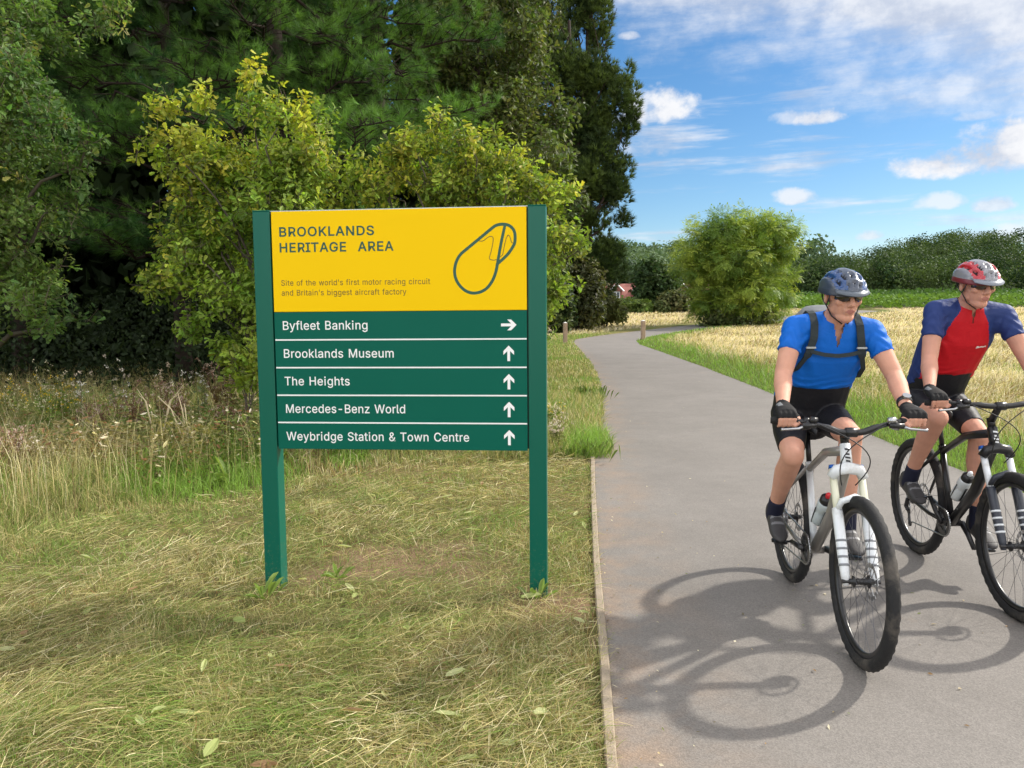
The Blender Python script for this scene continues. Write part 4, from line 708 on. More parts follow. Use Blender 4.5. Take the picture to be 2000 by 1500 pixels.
# ---- big dark conifer and the tall pine at the corner of the wood
def brushy(name, label, base, blobs, n, size, group, trunk_top, tr, cat='tree', cols=((0.020, 0.036, 0.011), (0.052, 0.080, 0.018)), nl=26, upw=0.9, bias=3.0):
    root = thing(name, tuple(base), label, cat, group); b = np.array(base); P, D, k = scatter_blobs(blobs, n, bias); P = P - b
    A, B, Nn = frame_from(nrm(D * 0.8 + np.array([0, 0, upw]) + randdir(n) * 0.35), rng.uniform(0, 6.28, n))
    g = fbm(P[:, 0] * .7 + 9, P[:, 2] * .7 + P[:, 1], 71)
    c = mixc(np.array(cols[0]), np.array(cols[1]), sstep(g + rng.normal(0, .1, n), .3, .75)); mb = MB(); pick = rng.integers(0, 4, n)
    for i in range(4):
        s = pick == i; inst(mb, *BRUSH[i], P[s], A[s], B[s], Nn[s], size * rng.uniform(.7, 1.25, s.sum()), c[s] * rng.uniform(.8, 1.2, (s.sum(), 1)))
    mb.obj('crown', M_NEEDLE, root); mt = MB()
    limbs(mt, (0, 0, -.2), np.array(trunk_top) - b, P[rng.choice(n, nl, False)], tr[0], tr[1], twig=.015, wob=.05); mt.obj('trunk', M_BARKD, root, True)
def px_plumes(L, y0):
    """each blob broken into a handful of upright plumes with gaps between them"""
    out = []
    for c, r in px_blobs(L, y0):
        for _ in range(5):
            d = randdir(1)[0] * rng.uniform(.35, .85); out.append((c + d * r, np.array(r) * (.46, .5, .60) * rng.uniform(.7, 1.15)))
        out.append((c, np.array(r) * .55))
    return out
YC = 51.0
_b = at(1130, 655, YC); _b[2] = float(ground_z(_b[0], _b[1])) - .1
brushy('conifer_tree', 'huge dark conifer with ragged plumes standing at the corner of the wood', _b,
    px_plumes([(1060, 60, 50, 90, 0, 2.0), (1095, 130, 60, 90, 0, 2.0), (1140, 165, 60, 55, 0, 1.8), (1190, 160, 50, 40, 0, 1.5), (1215, 185, 34, 50, 0, 1.2), (1225, 250, 30, 46, 0, 1.0), (1170, 230, 60, 70, 0, 2.0), (1110, 260, 60, 80, 0, 2.2), (1160, 310, 66, 60, 0, 2.2), (1200, 330, 34, 50, 0, 1.3), (1130, 370, 74, 60, 0, 2.2), (1185, 385, 42, 40, 0, 1.4), (1100, 430, 60, 60, 0, 2.0), (1165, 440, 34, 26, 0, 1.0),
              (1215, 432, 22, 26, 0, .6), (1190, 480, 34, 26, 0, .9), (1190, 520, 40, 44, 0, 1.2), (1150, 520, 50, 60, 0, 1.6), (1110, 520, 50, 90, 0, 1.8), (1030, 220, 50, 120, .5, 2.0), (1050, 380, 50, 100, .5, 2.0)], YC),
    15000, 0.50, None, at(1110, 40, YC), (.32, .10), nl=60)
_b = at(1150, 655, 56.0); _b[2] = float(ground_z(_b[0], _b[1])) - .1
brushy('pine_tree', 'tall bare stemmed pine whose top shows above the big conifer', _b,
    px_blobs([(1165, 30, 30, 46, 0, 1.2), (1172, 85, 22, 22, 0, .8), (1120, 20, 26, 36, 0, 1.2), (1150, -30, 50, 50, 0, 1.6), (1112, 55, 20, 22, 0, .8)], 56), 2200, 0.50, None, at(1147, -40, 56), (.33, .16), nl=22)

# ---- shrubs below it
def bush(name, label, pxb, y0, n, per, size, cols, group=None, leaf=LEAF_OVAL, rad=.22, cat='bush', mat=None, base_px=None, stems=8):
    bl = px_blobs(pxb, y0); cx = np.mean([b[0][0] for b in bl]); g = float(ground_z(cx, y0)); base = np.array([cx, y0, g]); root = thing(name, tuple(base), label, cat, group)
    P, D, k = scatter_blobs(bl, n, 2.6); P = P - base; s = P[:, 2] > 0.05; P, D = P[s], D[s]
    c = mixc(np.array(cols[0]), np.array(cols[1]), sstep(fbm(P[:, 0] * 1.1 + 4, P[:, 2] * 1.1 + P[:, 1], 81), .3, .7)); mb = MB()
    leafy(mb, P, D, per, rad, leaf, size, c, twig=False); mb.obj('crown', [mat or M_LEAF, M_TWIG], root)
    mt = MB()
    for q in P[rng.choice(len(P), min(stems, len(P)), False)]:
        V, F = tube([np.array([q[0] * .15, q[1] * .15, -.1]), q * (.5, .5, .6), q], [.05, .03, .01], 5, False); mt.add(V, F)
    mt.obj('stem', M_BARKD, root, True)
BG = 'dark shrubs at the edge of the wood'
bush('holly_bush', 'dark glossy shrub touching the right edge of the sign', [(1085, 590, 40, 60, 0, 1.6), (1075, 540, 36, 50, 0, 1.2), (1100, 620, 26, 26, 0, .9)], 48, 800, 9, .28, [(.020, .036, .012), (.050, .068, .022)], BG)
bush('holly_bush', 'brownish dark shrub in the middle of the shrubs at the wood edge', [(1140, 590, 40, 56, 0, 1.5), (1150, 545, 34, 40, 0, 1.2), (1120, 550, 36, 50, 0, 1.2)], 49.5, 900, 9, .28, [(.030, .036, .014), (.066, .070, .026)], BG)
bush('bramble_bush', 'low olive green bush at the right end of the shrubs by the dry grass', [(1180, 595, 24, 30, 0, 1.2), (1200, 612, 22, 22, 0, 1.0), (1165, 612, 26, 24, 0, 1.2)], 54, 480, 9, .28, [(.050, .058, .018), (.085, .095, .026)], BG)
# ---- the hedge line across the field
HG = 'bushes in the hedge across the field'
for pxb, lab, cols in [([(1226, 601, 36, 14, 0, 1.6)], 'fresh green bush below the red roofed house', [(.045, .075, .016), (.075, .11, .024)]), ([(1184, 596, 22, 18, 1, 1.6)], 'olive bush left of the red roofed house', [(.05, .06, .02), (.08, .09, .03)]), ([(1320, 592, 34, 22, 0, 2.0)], 'brown green bush between the round tree and the ash tree', [(.05, .06, .02), (.085, .09, .035)]), ([(1365, 588, 30, 24, 0, 2.0)], 'green hedge bush half hidden by the ash tree', [(.045, .068, .018), (.08, .10, .03)]), ([(1256, 604, 14, 12, -1, 1)], 'small bright bush at the foot of the round tree', [(.05, .085, .018), (.08, .12, .03)]), ([(1292, 606, 12, 12, -1, 1)], 'small grey green bush right of the round tree', [(.04, .06, .02), (.07, .09, .03)])]:
    bush('hedge_bush', lab, pxb, 80, 260, 8, .42, cols, HG, CARD, .4, mat=M_FAR, stems=4)
bush('round_tree', 'round dark green tree beside the red roofed house', [(1272, 540, 34, 34, 0, 2.2), (1290, 562, 30, 32, 0, 2.0), (1262, 570, 24, 30, 0, 1.8), (1280, 596, 24, 20, 0, 1.5), (1310, 560, 16, 24, 0, 1)], 86, 900, 9, .48, [(.018, .038, .012), (.040, .066, .020)], None, CARD, .5, 'tree', M_FAR)

# ---- ash tree in the field
def ash():
    y0 = 55.5; b = at(1410, 640, y0); b[2] = float(ground_z(b[0], b[1]))
    root = thing('ash_tree', tuple(b), 'rounded light green ash tree standing alone in the dry field', 'tree')
    bl = px_blobs([(1440, 446, 62, 36, 0, 2.0), (1400, 470, 62, 46, 0, 2.4), (1490, 462, 54, 42, 0, 2.2), (1520, 452, 34, 22, 0, 1.2), (1375, 490, 50, 50, 0, 2.0), (1440, 500, 90, 70, 0, 3.2), (1510, 510, 42, 56, 0, 2.0), (1360, 540, 42, 30, 0, 1.6), (1440, 570, 84, 46, 0, 2.8), (1505, 570, 36, 36, 0, 1.6), (1400, 590, 40, 34, 0, 2.0), (1480, 606, 50, 22, 0, 1.8), (1420, 612, 40, 18, 0, 1.5), (1545, 450, 18, 14, 0, .6), (1538, 530, 18, 24, 0, .8)], y0)
    nc = 1150; Pc, Dc, k = scatter_blobs(clumps(bl, 7, .36), nc, 4.5); Pc = Pc - b; per = 12; n = nc * per
    g = fbm(Pc[:, 0] * .9 + 2, Pc[:, 2] * .9 + Pc[:, 1], 91); c = mixc(np.array([.070, .120, .020]), np.array([.190, .235, .040]), sstep(g + rng.normal(0, .14, nc), .3, .75))
    o = randdir(n) * (1, 1, .75); Dn = np.repeat(Dc, per, 0); P = np.repeat(Pc, per, 0) + o * rng.uniform(.10, .42, n)[:, None] + Dn * .10
    d = nrm(o * .8 + Dn * .7 + randdir(n) * .3 + np.array([0, 0, -.35])); Nn = nrm(np.array([0, 0, 1.0]) + o * .8 + Dn * .5 + randdir(n) * .25); B = nrm(np.cross(Nn, d)); Nn = np.cross(d, B)
    mb = MB(); inst(mb, *SPRAY_ASH, P, d, B, Nn, np.stack([rng.uniform(.34, .56, n), rng.uniform(.60, .95, n), rng.uniform(.35, .55, n)], 1), np.repeat(c, per, 0) * rng.uniform(.8, 1.2, (n, 1))); mb.obj('crown', M_LEAF, root); P = Pc; n = nc
    mt = MB(); limbs(mt, (0, 0, -.2), (1.0, 0, 6.0), P[rng.choice(n, 60, False)], .22, .08, twig=.012); mt.obj('trunk', M_BARK, root, True)
    bush('bramble_bush', 'dark bramble skirt at the foot of the ash tree', [(1400, 622, 26, 14, 0, 1.2), (1440, 626, 36, 12, 0, 1.2), (1490, 622, 30, 10, 0, 1.0)], 54.5, 260, 8, .30, [(.03, .045, .016), (.07, .085, .03)], None, CARD, .3)
ash()

# ---- woods on the hills
def hill_wood(name, label, pts, rad, hgt, per, card, ca, cb, seed):
    r = np.random.default_rng(seed); mb = MB()
    for (x, y), R, H in zip(pts, rad, hgt):
        z0 = float(ground_z(x, y)); ns = r.integers(6, 10); c = np.array([x, y, z0 + H - R])
        bl = [(c + nrm(r.normal(size=3)) * R * .5 * np.array([1, 1, .7]), np.array([1, 1, .9]) * R * r.uniform(.42, .7)) for _ in range(ns)] + [(c - (0, 0, R * .8), np.array([.9, .9, 1.0]) * R)]
        P, D, k = scatter_blobs(bl, per, 5.0); D = nrm(D)
        t = r.uniform(0, 1); col = mixc(np.array(ca), np.array(cb), np.clip(t + r.normal(0, .12, per), 0, 1)) * r.uniform(.75, 1.2)
        A = nrm(np.cross(D, randdir(per))); B = np.cross(D, A); Nn = nrm(D + randdir(per) * .45); B = nrm(np.cross(Nn, A)); A = np.cross(B, Nn)
        inst(mb, *CARD, P, A, B, Nn, card * r.uniform(.7, 1.3, per), col)
    tag(mb.obj(name, M_FAR), label, kind='stuff')
def wood_points(n, f):
    out = []
    while len(out) < n:
        p = f()
        if p is not None: out.append(p)
    return np.array(out)
_r = np.random.default_rng(5)
def _f():
    y = 118 + 100 * _r.random() ** 1.15; ra = _r.uniform(.285, .88); return (ra * y, y)
_p = wood_points(400, _f)
hill_wood('hillside_wood', 'dark green wood covering the low hill across the field on the right', _p, 2.7 + 1.7 * _r.random(len(_p)), 5.0 + 3.0 * _r.random(len(_p)), 420, .46, (.013, .031, .011), (.058, .088, .026), 3)
def _f2():
    y = 215 + 190 * _r.random() ** 1.2; ra = _r.uniform(.06, .40); return (ra * y, y)
_p = wood_points(330, _f2)
hill_wood('distant_wood', 'blue green wooded hill far off beyond the houses', _p, 4 + 2 * _r.random(len(_p)), 12 + 5 * _r.random(len(_p)), 150, 1.35, (.045, .080, .042), (.085, .125, .062), 4)

# ---------------------------------------------------------------- houses beyond the hedge, bollards by the path
def gable(mb, x0, x1, y0, y1, z0, z1, ridge='x', over=0.0, col=(.5, .5, .5), mi=0):
    """pitched roof prism with thickness below the eaves line"""
    if ridge == 'x':
        ym = (y0 + y1) / 2; V = [(x0, y0, z0), (x1, y0, z0), (x1, y1, z0), (x0, y1, z0), (x0, ym, z1), (x1, ym, z1)]; F = [(0, 1, 5, 4), (2, 3, 4, 5), (0, 4, 3), (1, 2, 5), (0, 3, 2, 1)]
    else:
        xm = (x0 + x1) / 2; V = [(x0, y0, z0), (x1, y0, z0), (x1, y1, z0), (x0, y1, z0), (xm, y0, z1), (xm, y1, z1)]; F = [(0, 4, 5, 3), (1, 2, 5, 4), (0, 1, 4), (3, 5, 2), (0, 3, 2, 1)]
    mb.add(V, F, col, mi)
M_TILE = plain('clay_tiles', (.25, .095, .075), .85, vary=.25, vscale=4, bump=.5, bscale=14); M_BRICK = plain('red_brick', (.27, .085, .06), .9, vary=.25, vscale=8, bump=.3, bscale=30); M_TRIM = plain('white_trim', (.78, .78, .76), .5); M_GLASS = plain('window_glass', (.05, .06, .07), .08, spec=.8)
def house(px, y, w, label, dormers, ridge_py):
    b = at(px, 600, y); g = float(ground_z(b[0], y)); zr = at(px, ridge_py, y)[2]; h = zr - g
    root = thing('house', (b[0], y, g), label, 'house', 'red roofed houses beyond the hedge')
    ze = h - 2.7; mb = MB(); mb.add(*box(0, 4, ze / 2, w, 8, ze)); mb.obj('wall', M_BRICK, root)
    mb = MB(); gable(mb, -w / 2 - .3, w / 2 + .3, -.4, 8.4, ze - .02, h, 'x'); rf = mb.obj('roof', M_TILE, root)
    mb = MB(); mb.add(*box(w * .30, 4.2, h + .25, .7, .9, 1.2)); mb.obj('chimney', M_BRICK, rf)
    for dx in dormers:
        mb = MB(); mb.add(*box(dx, .5, ze + .45, 1.9, 1.9, 1.9)); dm = mb.obj('dormer', M_BRICK, root)
        mb = MB(); gable(mb, dx - 1.25, dx + 1.25, -.75, 2.6, ze + 1.25, ze + 2.45, 'y'); mb.obj('dormer_roof', M_TILE, dm)
        mb = MB()
        for s in (-1, 1): mb.add(*tube([(dx + s * 1.30, -.82, ze + 1.18), (dx, -.82, ze + 2.50)], .13, 4))
        mb.obj('barge_board', M_TRIM, dm)
        mb = MB(); mb.add(*box(dx, -.49, ze + .55, 1.25, .08, 1.15)); f = mb.obj('window', M_TRIM, root)
        mb = MB(); mb.add(*box(dx - .29, -.535, ze + .55, .48, .02, .95)); mb.add(*box(dx + .29, -.535, ze + .55, .48, .02, .95)); mb.obj('pane', M_GLASS, f)
house(1222, 135, 7.5, 'red brick house with two white gabled dormers beyond the hedge', (-1.7, 2.3), 552)
house(1352, 140, 7.0, 'red roofed house mostly hidden behind the ash tree', (-1.9,), 552)

M_POST = plain('weathered_timber', (.36, .255, .175), .85, vary=.3, vscale=18, bump=.4, bscale=40, dirt=(.20, .14, .09), dscale=7); M_POSTTOP = plain('post_cap_white', (.62, .60, .56), .7, vary=.1, vscale=20)
def bollard(px, py, y, h, w, label):
    b = at(px, py, y); g = float(gz(b[0], y)); r = thing('bollard', (b[0], y, g), label, 'bollard', 'timber bollards along the path', rz=.3)
    mb = MB(); mb.add(*box(0, 0, h / 2 - .1, w, w, h + .2, .012)); mb.obj('post', M_POST, r)
    mb = MB(); V = np.array([(-w / 2, -w / 2, h), (w / 2, -w / 2, h), (w / 2, w / 2, h), (-w / 2, w / 2, h), (0, 0, h + .06)]) * (1.02, 1.02, 1); mb.add(V + (0, 0, .002), [(0, 1, 4), (1, 2, 4), (2, 3, 4), (3, 0, 4), (3, 2, 1, 0)]); mb.obj('cap', M_POSTTOP, r)
    return r
bollard(1104, 668, 36.5, .98, .17, 'timber bollard on the left of the path near the shrubs')
bollard(1256, 658, 40.2, .95, .19, 'timber bollard on the inside of the path bend')
bollard(1346, 612, 72, .95, .2, 'far pale bollard on the dry grass left of the ash tree')
bollard(1358, 614, 70, .95, .2, 'far pale bollard standing closest to the ash tree')

# ---------------------------------------------------------------- grasses: ground cover nobody could count
def blades(mb, x, y, L_, w, az, lean, bend, col, tip=1.15, z0=None, roll=None):
    """grass blades: length L_, width w, leaning towards az by 'lean' (0 upright, 1.5 flat) and bending over"""
    n = len(x); z = gz(x, y) - 0.004 if z0 is None else z0
    h = np.stack([np.sin(az), np.cos(az), np.zeros(n)], 1); up = np.array([0, 0, 1.0])
    d0 = np.cos(lean)[:, None] * up + np.sin(lean)[:, None] * h; l1 = np.minimum(lean + bend, 1.9)
    d1 = np.cos(l1)[:, None] * up + np.sin(l1)[:, None] * h
    s = nrm(np.cross(d0, h + randdir(n) * 0.9)); p0 = np.stack([x, y, z], 1); p1 = p0 + d0 * (L_ * .55)[:, None]; p2 = p1 + d1 * (L_ * .45)[:, None]
    w = w[:, None]
    V = np.stack([p0 - s * w * .5, p0 + s * w * .5, p1 - s * w * .42, p1 + s * w * .42, p2], 1).reshape(-1, 3)
    i = (np.arange(n) * 5)[:, None]; cc = np.stack([col * .8, col * .8, col, col, np.clip(col * tip, 0, .8)], 1).reshape(-1, 3)
    mb.add(V, [np.concatenate([i, i + 1, i + 3, i + 2], 1), np.concatenate([i + 2, i + 3, i + 4], 1)], cc)
def sample_view(n, y0, y1, a0, a1, power=1.0):
    """points in the wedge between bearings a0..a1 (x/y), denser near the viewer"""
    y = y0 * (y1 / y0) ** (rng.random(n) ** power); return rng.uniform(a0, a1, n) * y, y
PAL = dict(straw=(.34, .29, .140), pale=(.46, .41, .265), olive=(.175, .178, .066), green=(.125, .185, .040), lush=(.150, .255, .040), brown=(.17, .115, .06), tan=(.445, .395, .30), rust=(.24, .12, .05))
PAL = {k: np.array(v) for k, v in PAL.items()}
def pick(n, names, p):
    k = rng.choice(len(names), n, p=np.array(p) / sum(p)); return np.array([PAL[q] for q in names])[k] * rng.uniform(.7, 1.25, (n, 1))
def bypatch(x, y, A, B, sc_, seed, lo=.38, hi=.62):
    t = sstep(fbm(x * sc_, y * sc_, seed) + rng.normal(0, .06, len(x)), lo, hi); return np.where((rng.random(len(x)) < t)[:, None], B, A)

def mown_grass():
    mb = MB()
    # standing stubble
    x, y = sample_view(260000, 1.75, 9.5, -1.05, .2, 1.0)
    k = (x < left_x(y) - 0.012) & (y < tall_edge(x) + .25) & (rng.random(len(x)) > soil(x, y) * .85); x, y = x[k], y[k]; n = len(x)
    A = pick(n, ['olive', 'straw', 'green', 'brown'], [4, 1.8, 2.6, .8]); B = pick(n, ['straw', 'pale', 'olive', 'rust', 'green'], [3, 1.2, 3, .5, 1]); col = bypatch(x, y, A, B, 1.5, 101)
    gp = fbm(x * 1.1 + 7, y * 1.1, 111) > .52; col = np.where((gp & (rng.random(n) < .6))[:, None], pick(n, ['green', 'lush'], [3, 1]), col)
    hm = sstep(fbm(x * 2.6 + 1, y * 2.6, 115), .30, .70); col = col * (.72 + .55 * fbm(x * 3.1, y * 3.1, 117))[:, None]
    blades(mb, x, y, rng.uniform(.020, .060, n) * (.6 + 1.3 * hm), np.maximum(.0022, y * .00055) * rng.uniform(.7, 1.5, n), rng.uniform(0, 6.28, n), np.abs(rng.normal(.55, .4, n)), rng.uniform(.1, .8, n), col)
    # cut stems and clippings lying about, raked into drifts
    x, y = sample_view(120000, 1.75, 9.5, -1.05, .2, 1.0)
    dr = fbm(x * .9 + 2, y * 1.3, 121); k = (x < left_x(y) - 0.05 - .12 * rng.random(len(x))) & (y < tall_edge(x) + .1) & (rng.random(len(x)) < .35 + 1.3 * sstep(dr, .35, .65)) & (rng.random(len(x)) > soil(x, y) * .6); x, y = x[k], y[k]; n = len(x); dr = dr[k]
    az = 1.45 + 1.5 * (fbm(x * .8, y * .8, 131) - .5) * 4 + rng.normal(0, 1.1, n)
    A = pick(n, ['straw', 'pale', 'olive', 'brown', 'green'], [3, 1.5, 3.6, 1, 1]); B = pick(n, ['green', 'olive', 'straw'], [2.4, 3, 1.6]); col = bypatch(x, y, A, B, .9, 141)
    col = np.clip(col * (.70 + .65 * fbm(x * 2.2 + 4, y * 2.2, 145))[:, None] * 1.12, 0, .7)
    L_ = .035 + .17 * rng.random(n) ** 1.7
    blades(mb, x, y, L_, np.maximum(.0018, y * .00048) * rng.uniform(.7, 1.6, n), az, rng.uniform(1.1, 1.62, n), rng.uniform(-.1, .35, n), col, z0=gz(x, y) + rng.uniform(.004, .055, n))
    tag(mb.obj('mown_grass', M_GRASS), 'freshly mown straw coloured grass and clippings round the sign', kind='stuff')
    # broad cut leaves scattered over it
    mb = MB(); x, y = sample_view(120, 2.0, 7.5, -1.0, .16, 1.0); k = (x < left_x(y) - .1) & (y < tall_edge(x)); x, y = x[k], y[k]; n = len(x)
    d = nrm(np.stack([rng.normal(size=n), rng.normal(size=n), rng.normal(0, .12, n)], 1)); Nn = nrm(np.array([0, 0, 1.0]) + randdir(n) * .4); B = nrm(np.cross(Nn, d)); Nn = np.cross(d, B)
    cc = mixc(np.array([.20, .235, .075]), np.array([.33, .34, .19]), rng.random(n)); cc = np.where((rng.random(n) < .2)[:, None], np.array([.17, .105, .055]), cc)
    inst(mb, *LEAF_LONG, np.stack([x, y, gz(x, y) + rng.uniform(.035, .065, n)], 1), d, B, Nn, np.stack([rng.uniform(.05, .14, n), rng.uniform(.06, .16, n), rng.uniform(.07, .16, n)], 1), cc)
    tag(mb.obj('cut_leaves', M_LEAF), 'broad cut leaves lying on the mown grass', kind='stuff')

def tall_grass():
    mb = MB(); x, y = sample_view(120000, 4.6, 15.5, -1.0, .1, 1.05)
    te = tall_edge(x); k = (y > te - .7 * rng.random(len(x)) ** 2.2) & (x < left_x(y) - .25) & ((x / y < .0) | (y < 9.5)); x, y, te = x[k], y[k], te[k]; n = len(x)
    ramp_ = sstep(y - te, -.2, 1.9); pt = fbm(x * .7 + 3, y * .7, 151)
    lush = np.clip(1 - ((x + 2.75) / .95) ** 2 - ((y - 7.0) / 1.0) ** 2, 0, 1) + .8 * np.clip(1 - ((x + 4.8) / .9) ** 2 - ((y - 5.9) / .7) ** 2, 0, 1) + .7 * np.clip(1 - ((x + 1.75) / .35) ** 2 - ((y - 8.0) / .5) ** 2, 0, 1)
    A = pick(n, ['straw', 'pale', 'brown', 'olive', 'rust'], [3.6, 1.6, 1.5, 3.2, .5]); B = pick(n, ['olive', 'green', 'straw'], [3, 2.4, 2]); col = bypatch(x, y, A, B, .8, 161)
    col = np.where((rng.random(n) < lush * 1.6)[:, None], pick(n, ['lush', 'green'], [3, 1.4]), col)
    L_ = (.10 + .44 * ramp_ * (.5 + pt)) * rng.uniform(.55, 1.35, n) * (1 - .25 * np.minimum(lush, 1))
    L_ = np.where(y > 9.5, L_ * 1.15, L_)
    blades(mb, x, y, L_, np.maximum(.0030, y * .00055) * rng.uniform(.7, 1.6, n), rng.uniform(0, 6.28, n), np.abs(rng.normal(.28, .32, n)), rng.uniform(.05, 1.1, n), col, 1.25)
    # seed heads: thin pale stems with a drooping tip
    x, y = sample_view(2600, 5.4, 13, -1.0, -.05); k = (y > tall_edge(x) + .3); x, y = x[k], y[k]; n = len(x)
    blades(mb, x, y, rng.uniform(.45, .95, n), np.full(n, .0042), rng.uniform(0, 6.28, n), np.abs(rng.normal(.1, .1, n)), rng.uniform(.05, .6, n), pick(n, ['pale', 'straw', 'brown'], [3, 3, 1]), 1.2)
    tag(mb.obj('tall_grass', M_GRASS), 'long rough grass and dead stems in front of the wood', kind='stuff')

def verge_grass():
    mb = MB()
    # left verge between sign and path, running up to the shrubs
    x, y = sample_view(70000, 7.2, 46, -.06, .13, .9); dl = left_x(y) - x
    over = .16 * fbm(y * 1.3, y * 0 + 2, 171) + .10 * np.clip(1 - ((y - 8.6) / 1.2) ** 2, 0, 1)
    k = (dl > -over * (y > 7.4)) & (y > np.minimum(tall_edge(x), 8.2)) & (dl < 3.4); x, y, dl = x[k], y[k], dl[k]; n = len(x)
    A = pick(n, ['green', 'olive', 'straw', 'lush'], [3, 2, 1, 2]); B = pick(n, ['straw', 'olive', 'pale', 'green'], [2, 3, .7, 1.6]); col = bypatch(x, y, A, B, .55, 181)
    near = np.clip(1 - ((dl - .05) / .35) ** 2, 0, 1) * np.clip(1 - ((y - 8.7) / 1.5) ** 2, 0, 1); col = np.where((rng.random(n) < near)[:, None], pick(n, ['lush', 'green'], [3, 1]), col)
    blades(mb, x, y, (.09 + .10 * (y < 14) + .05 * fbm(x, y, 5)) * rng.uniform(.6, 1.4, n), np.maximum(.003, y * .00060) * rng.uniform(.7, 1.5, n), rng.uniform(0, 6.28, n), np.abs(rng.normal(.3, .3, n)), rng.uniform(.1, .9, n), col, 1.2)
    # right verge: lush strip beside the path
    x, y = sample_view(120000, 5.2, 60, .10, 1.02, .9); dr = x - right_x(y); w_ = 1.0 + 1.1 * fbm(y * .4, y * 0, 191) + .012 * y
    k = (dr > -.08 * fbm(y * 2, y * 0, 195)) & (dr < w_ + .8); x, y, dr, w_ = x[k], y[k], dr[k], w_[k]; n = len(x)
    A = pick(n, ['lush', 'green', 'olive'], [3.4, 2, 1]); B = pick(n, ['straw', 'olive', 'tan', 'green'], [3, 2, 1, 1]); t = sstep(dr / w_ + .5 * (fbm(x * 1.5, y * .8, 199) - .5), .45, 1.1)
    col = np.where((rng.random(n) < t)[:, None], B, A)
    blades(mb, x, y, (.10 + .16 * sstep(dr, .1, 1.2)) * rng.uniform(.6, 1.4, n), np.maximum(.0035, y * .00062) * rng.uniform(.7, 1.5, n), rng.uniform(0, 6.28, n), np.abs(rng.normal(.3, .25, n)), rng.uniform(.1, .9, n), col, 1.2)
    tag(mb.obj('verge_grass', M_GRASS), 'bright green verge grass along both sides of the path', kind='stuff')

def meadow():
    mb = MB(); x, y = sample_view(170000, 6.5, 84, .03, 1.02, .75)
    dr = x - right_x(y); dl = left_x(y) - x
    k = ((dr > 1.0 + .9 * fbm(y * .4, y * 0, 191) + .4 * rng.random(len(x))) | ((dl > 1.4 + .5 * rng.random(len(x))) & (y > 44) & (x > 3.4))) & (y < 83); x, y = x[k], y[k]; n = len(x)
    A = pick(n, ['tan', 'pale', 'straw'], [4, 2.5, 1.2]); B = pick(n, ['straw', 'olive', 'brown', 'tan'], [1.4, 2.4, 1.6, 2.4]); col = bypatch(x, y, A, B, .35, 201)
    gp = sstep(fbm(x * .5 + 3, y * .3, 205), .42, .68) * (1 - sstep(y, 15, 30)); col = np.where((rng.random(n) < gp * .7)[:, None], pick(n, ['green', 'olive', 'lush'], [2, 2, 1]), col)
    tuft = fbm(x * 1.2, y * 1.2, 211)
    blades(mb, x, y, (.16 + .40 * tuft) * rng.uniform(.6, 1.3, n) * np.where(y > 26, .7, 1), np.maximum(.004, y * .00075) * rng.uniform(.7, 1.6, n), 2.2 + rng.normal(0, 1.3, n), np.abs(rng.normal(.55, .35, n)), rng.uniform(.2, 1.1, n), col, 1.15)
    tag(mb.obj('meadow_grass', M_GRASS), 'tall dry straw coloured meadow grass across the field', kind='stuff')
    mb = MB(); n = 16000; y = rng.uniform(83, 116, n); x = y * rng.uniform(.30, .92, n); z = ground_z(x, y) + rng.random(n) * (1.0 + .5 * fbm(x * .2, y * .2, 221))
    d, B, Nn = frame_from(nrm(randdir(n) * np.array([1, 1, .5]) + (0, 0, .3)), rng.uniform(0, 6.28, n)); t = sstep(y, 84, 104)
    inst(mb, *CARD, np.stack([x, y, z], 1), d, B, nrm(Nn + (0, 0, .8)), rng.uniform(.3, .6, n), mixc(np.array([.085, .155, .022]), np.array([.042, .085, .020]), np.clip(t + rng.normal(0, .15, n), 0, 1)))
    tag(mb.obj('bracken', M_FAR), 'bright green bracken strip between the field and the wooded hill', kind='stuff')
def litter():
    mb = MB(); n = 420; y = 1.8 * (30 / 1.8) ** rng.random(n); w = rng.random(n) ** 2.6; x = left_x(y) + .02 + w * (right_x(y) - left_x(y) - .1); z = ground_z(x, y) + .021
    d = nrm(np.stack([rng.normal(size=n), rng.normal(size=n), rng.normal(0, .15, n)], 1)); Nn = nrm(np.array([0, 0, 1.0]) + randdir(n) * .35); B = nrm(np.cross(Nn, d)); Nn = np.cross(d, B)
    c = np.array([(.16, .10, .05), (.30, .24, .15), (.10, .085, .06), (.42, .38, .30), (.11, .13, .045)])[rng.integers(0, 5, n)]
    s = np.stack([rng.uniform(.006, .034, n), rng.uniform(.006, .022, n), rng.uniform(.006, .02, n)], 1); inst(mb, *CARD, np.stack([x, y, z], 1), d, B, Nn, s, c)
    tag(mb.obj('leaf_litter', M_LEAF), 'small dead leaves and grit lying on the tarmac, mostly along its left edge', kind='stuff')
litter(); mown_grass(); tall_grass(); verge_grass(); meadow()

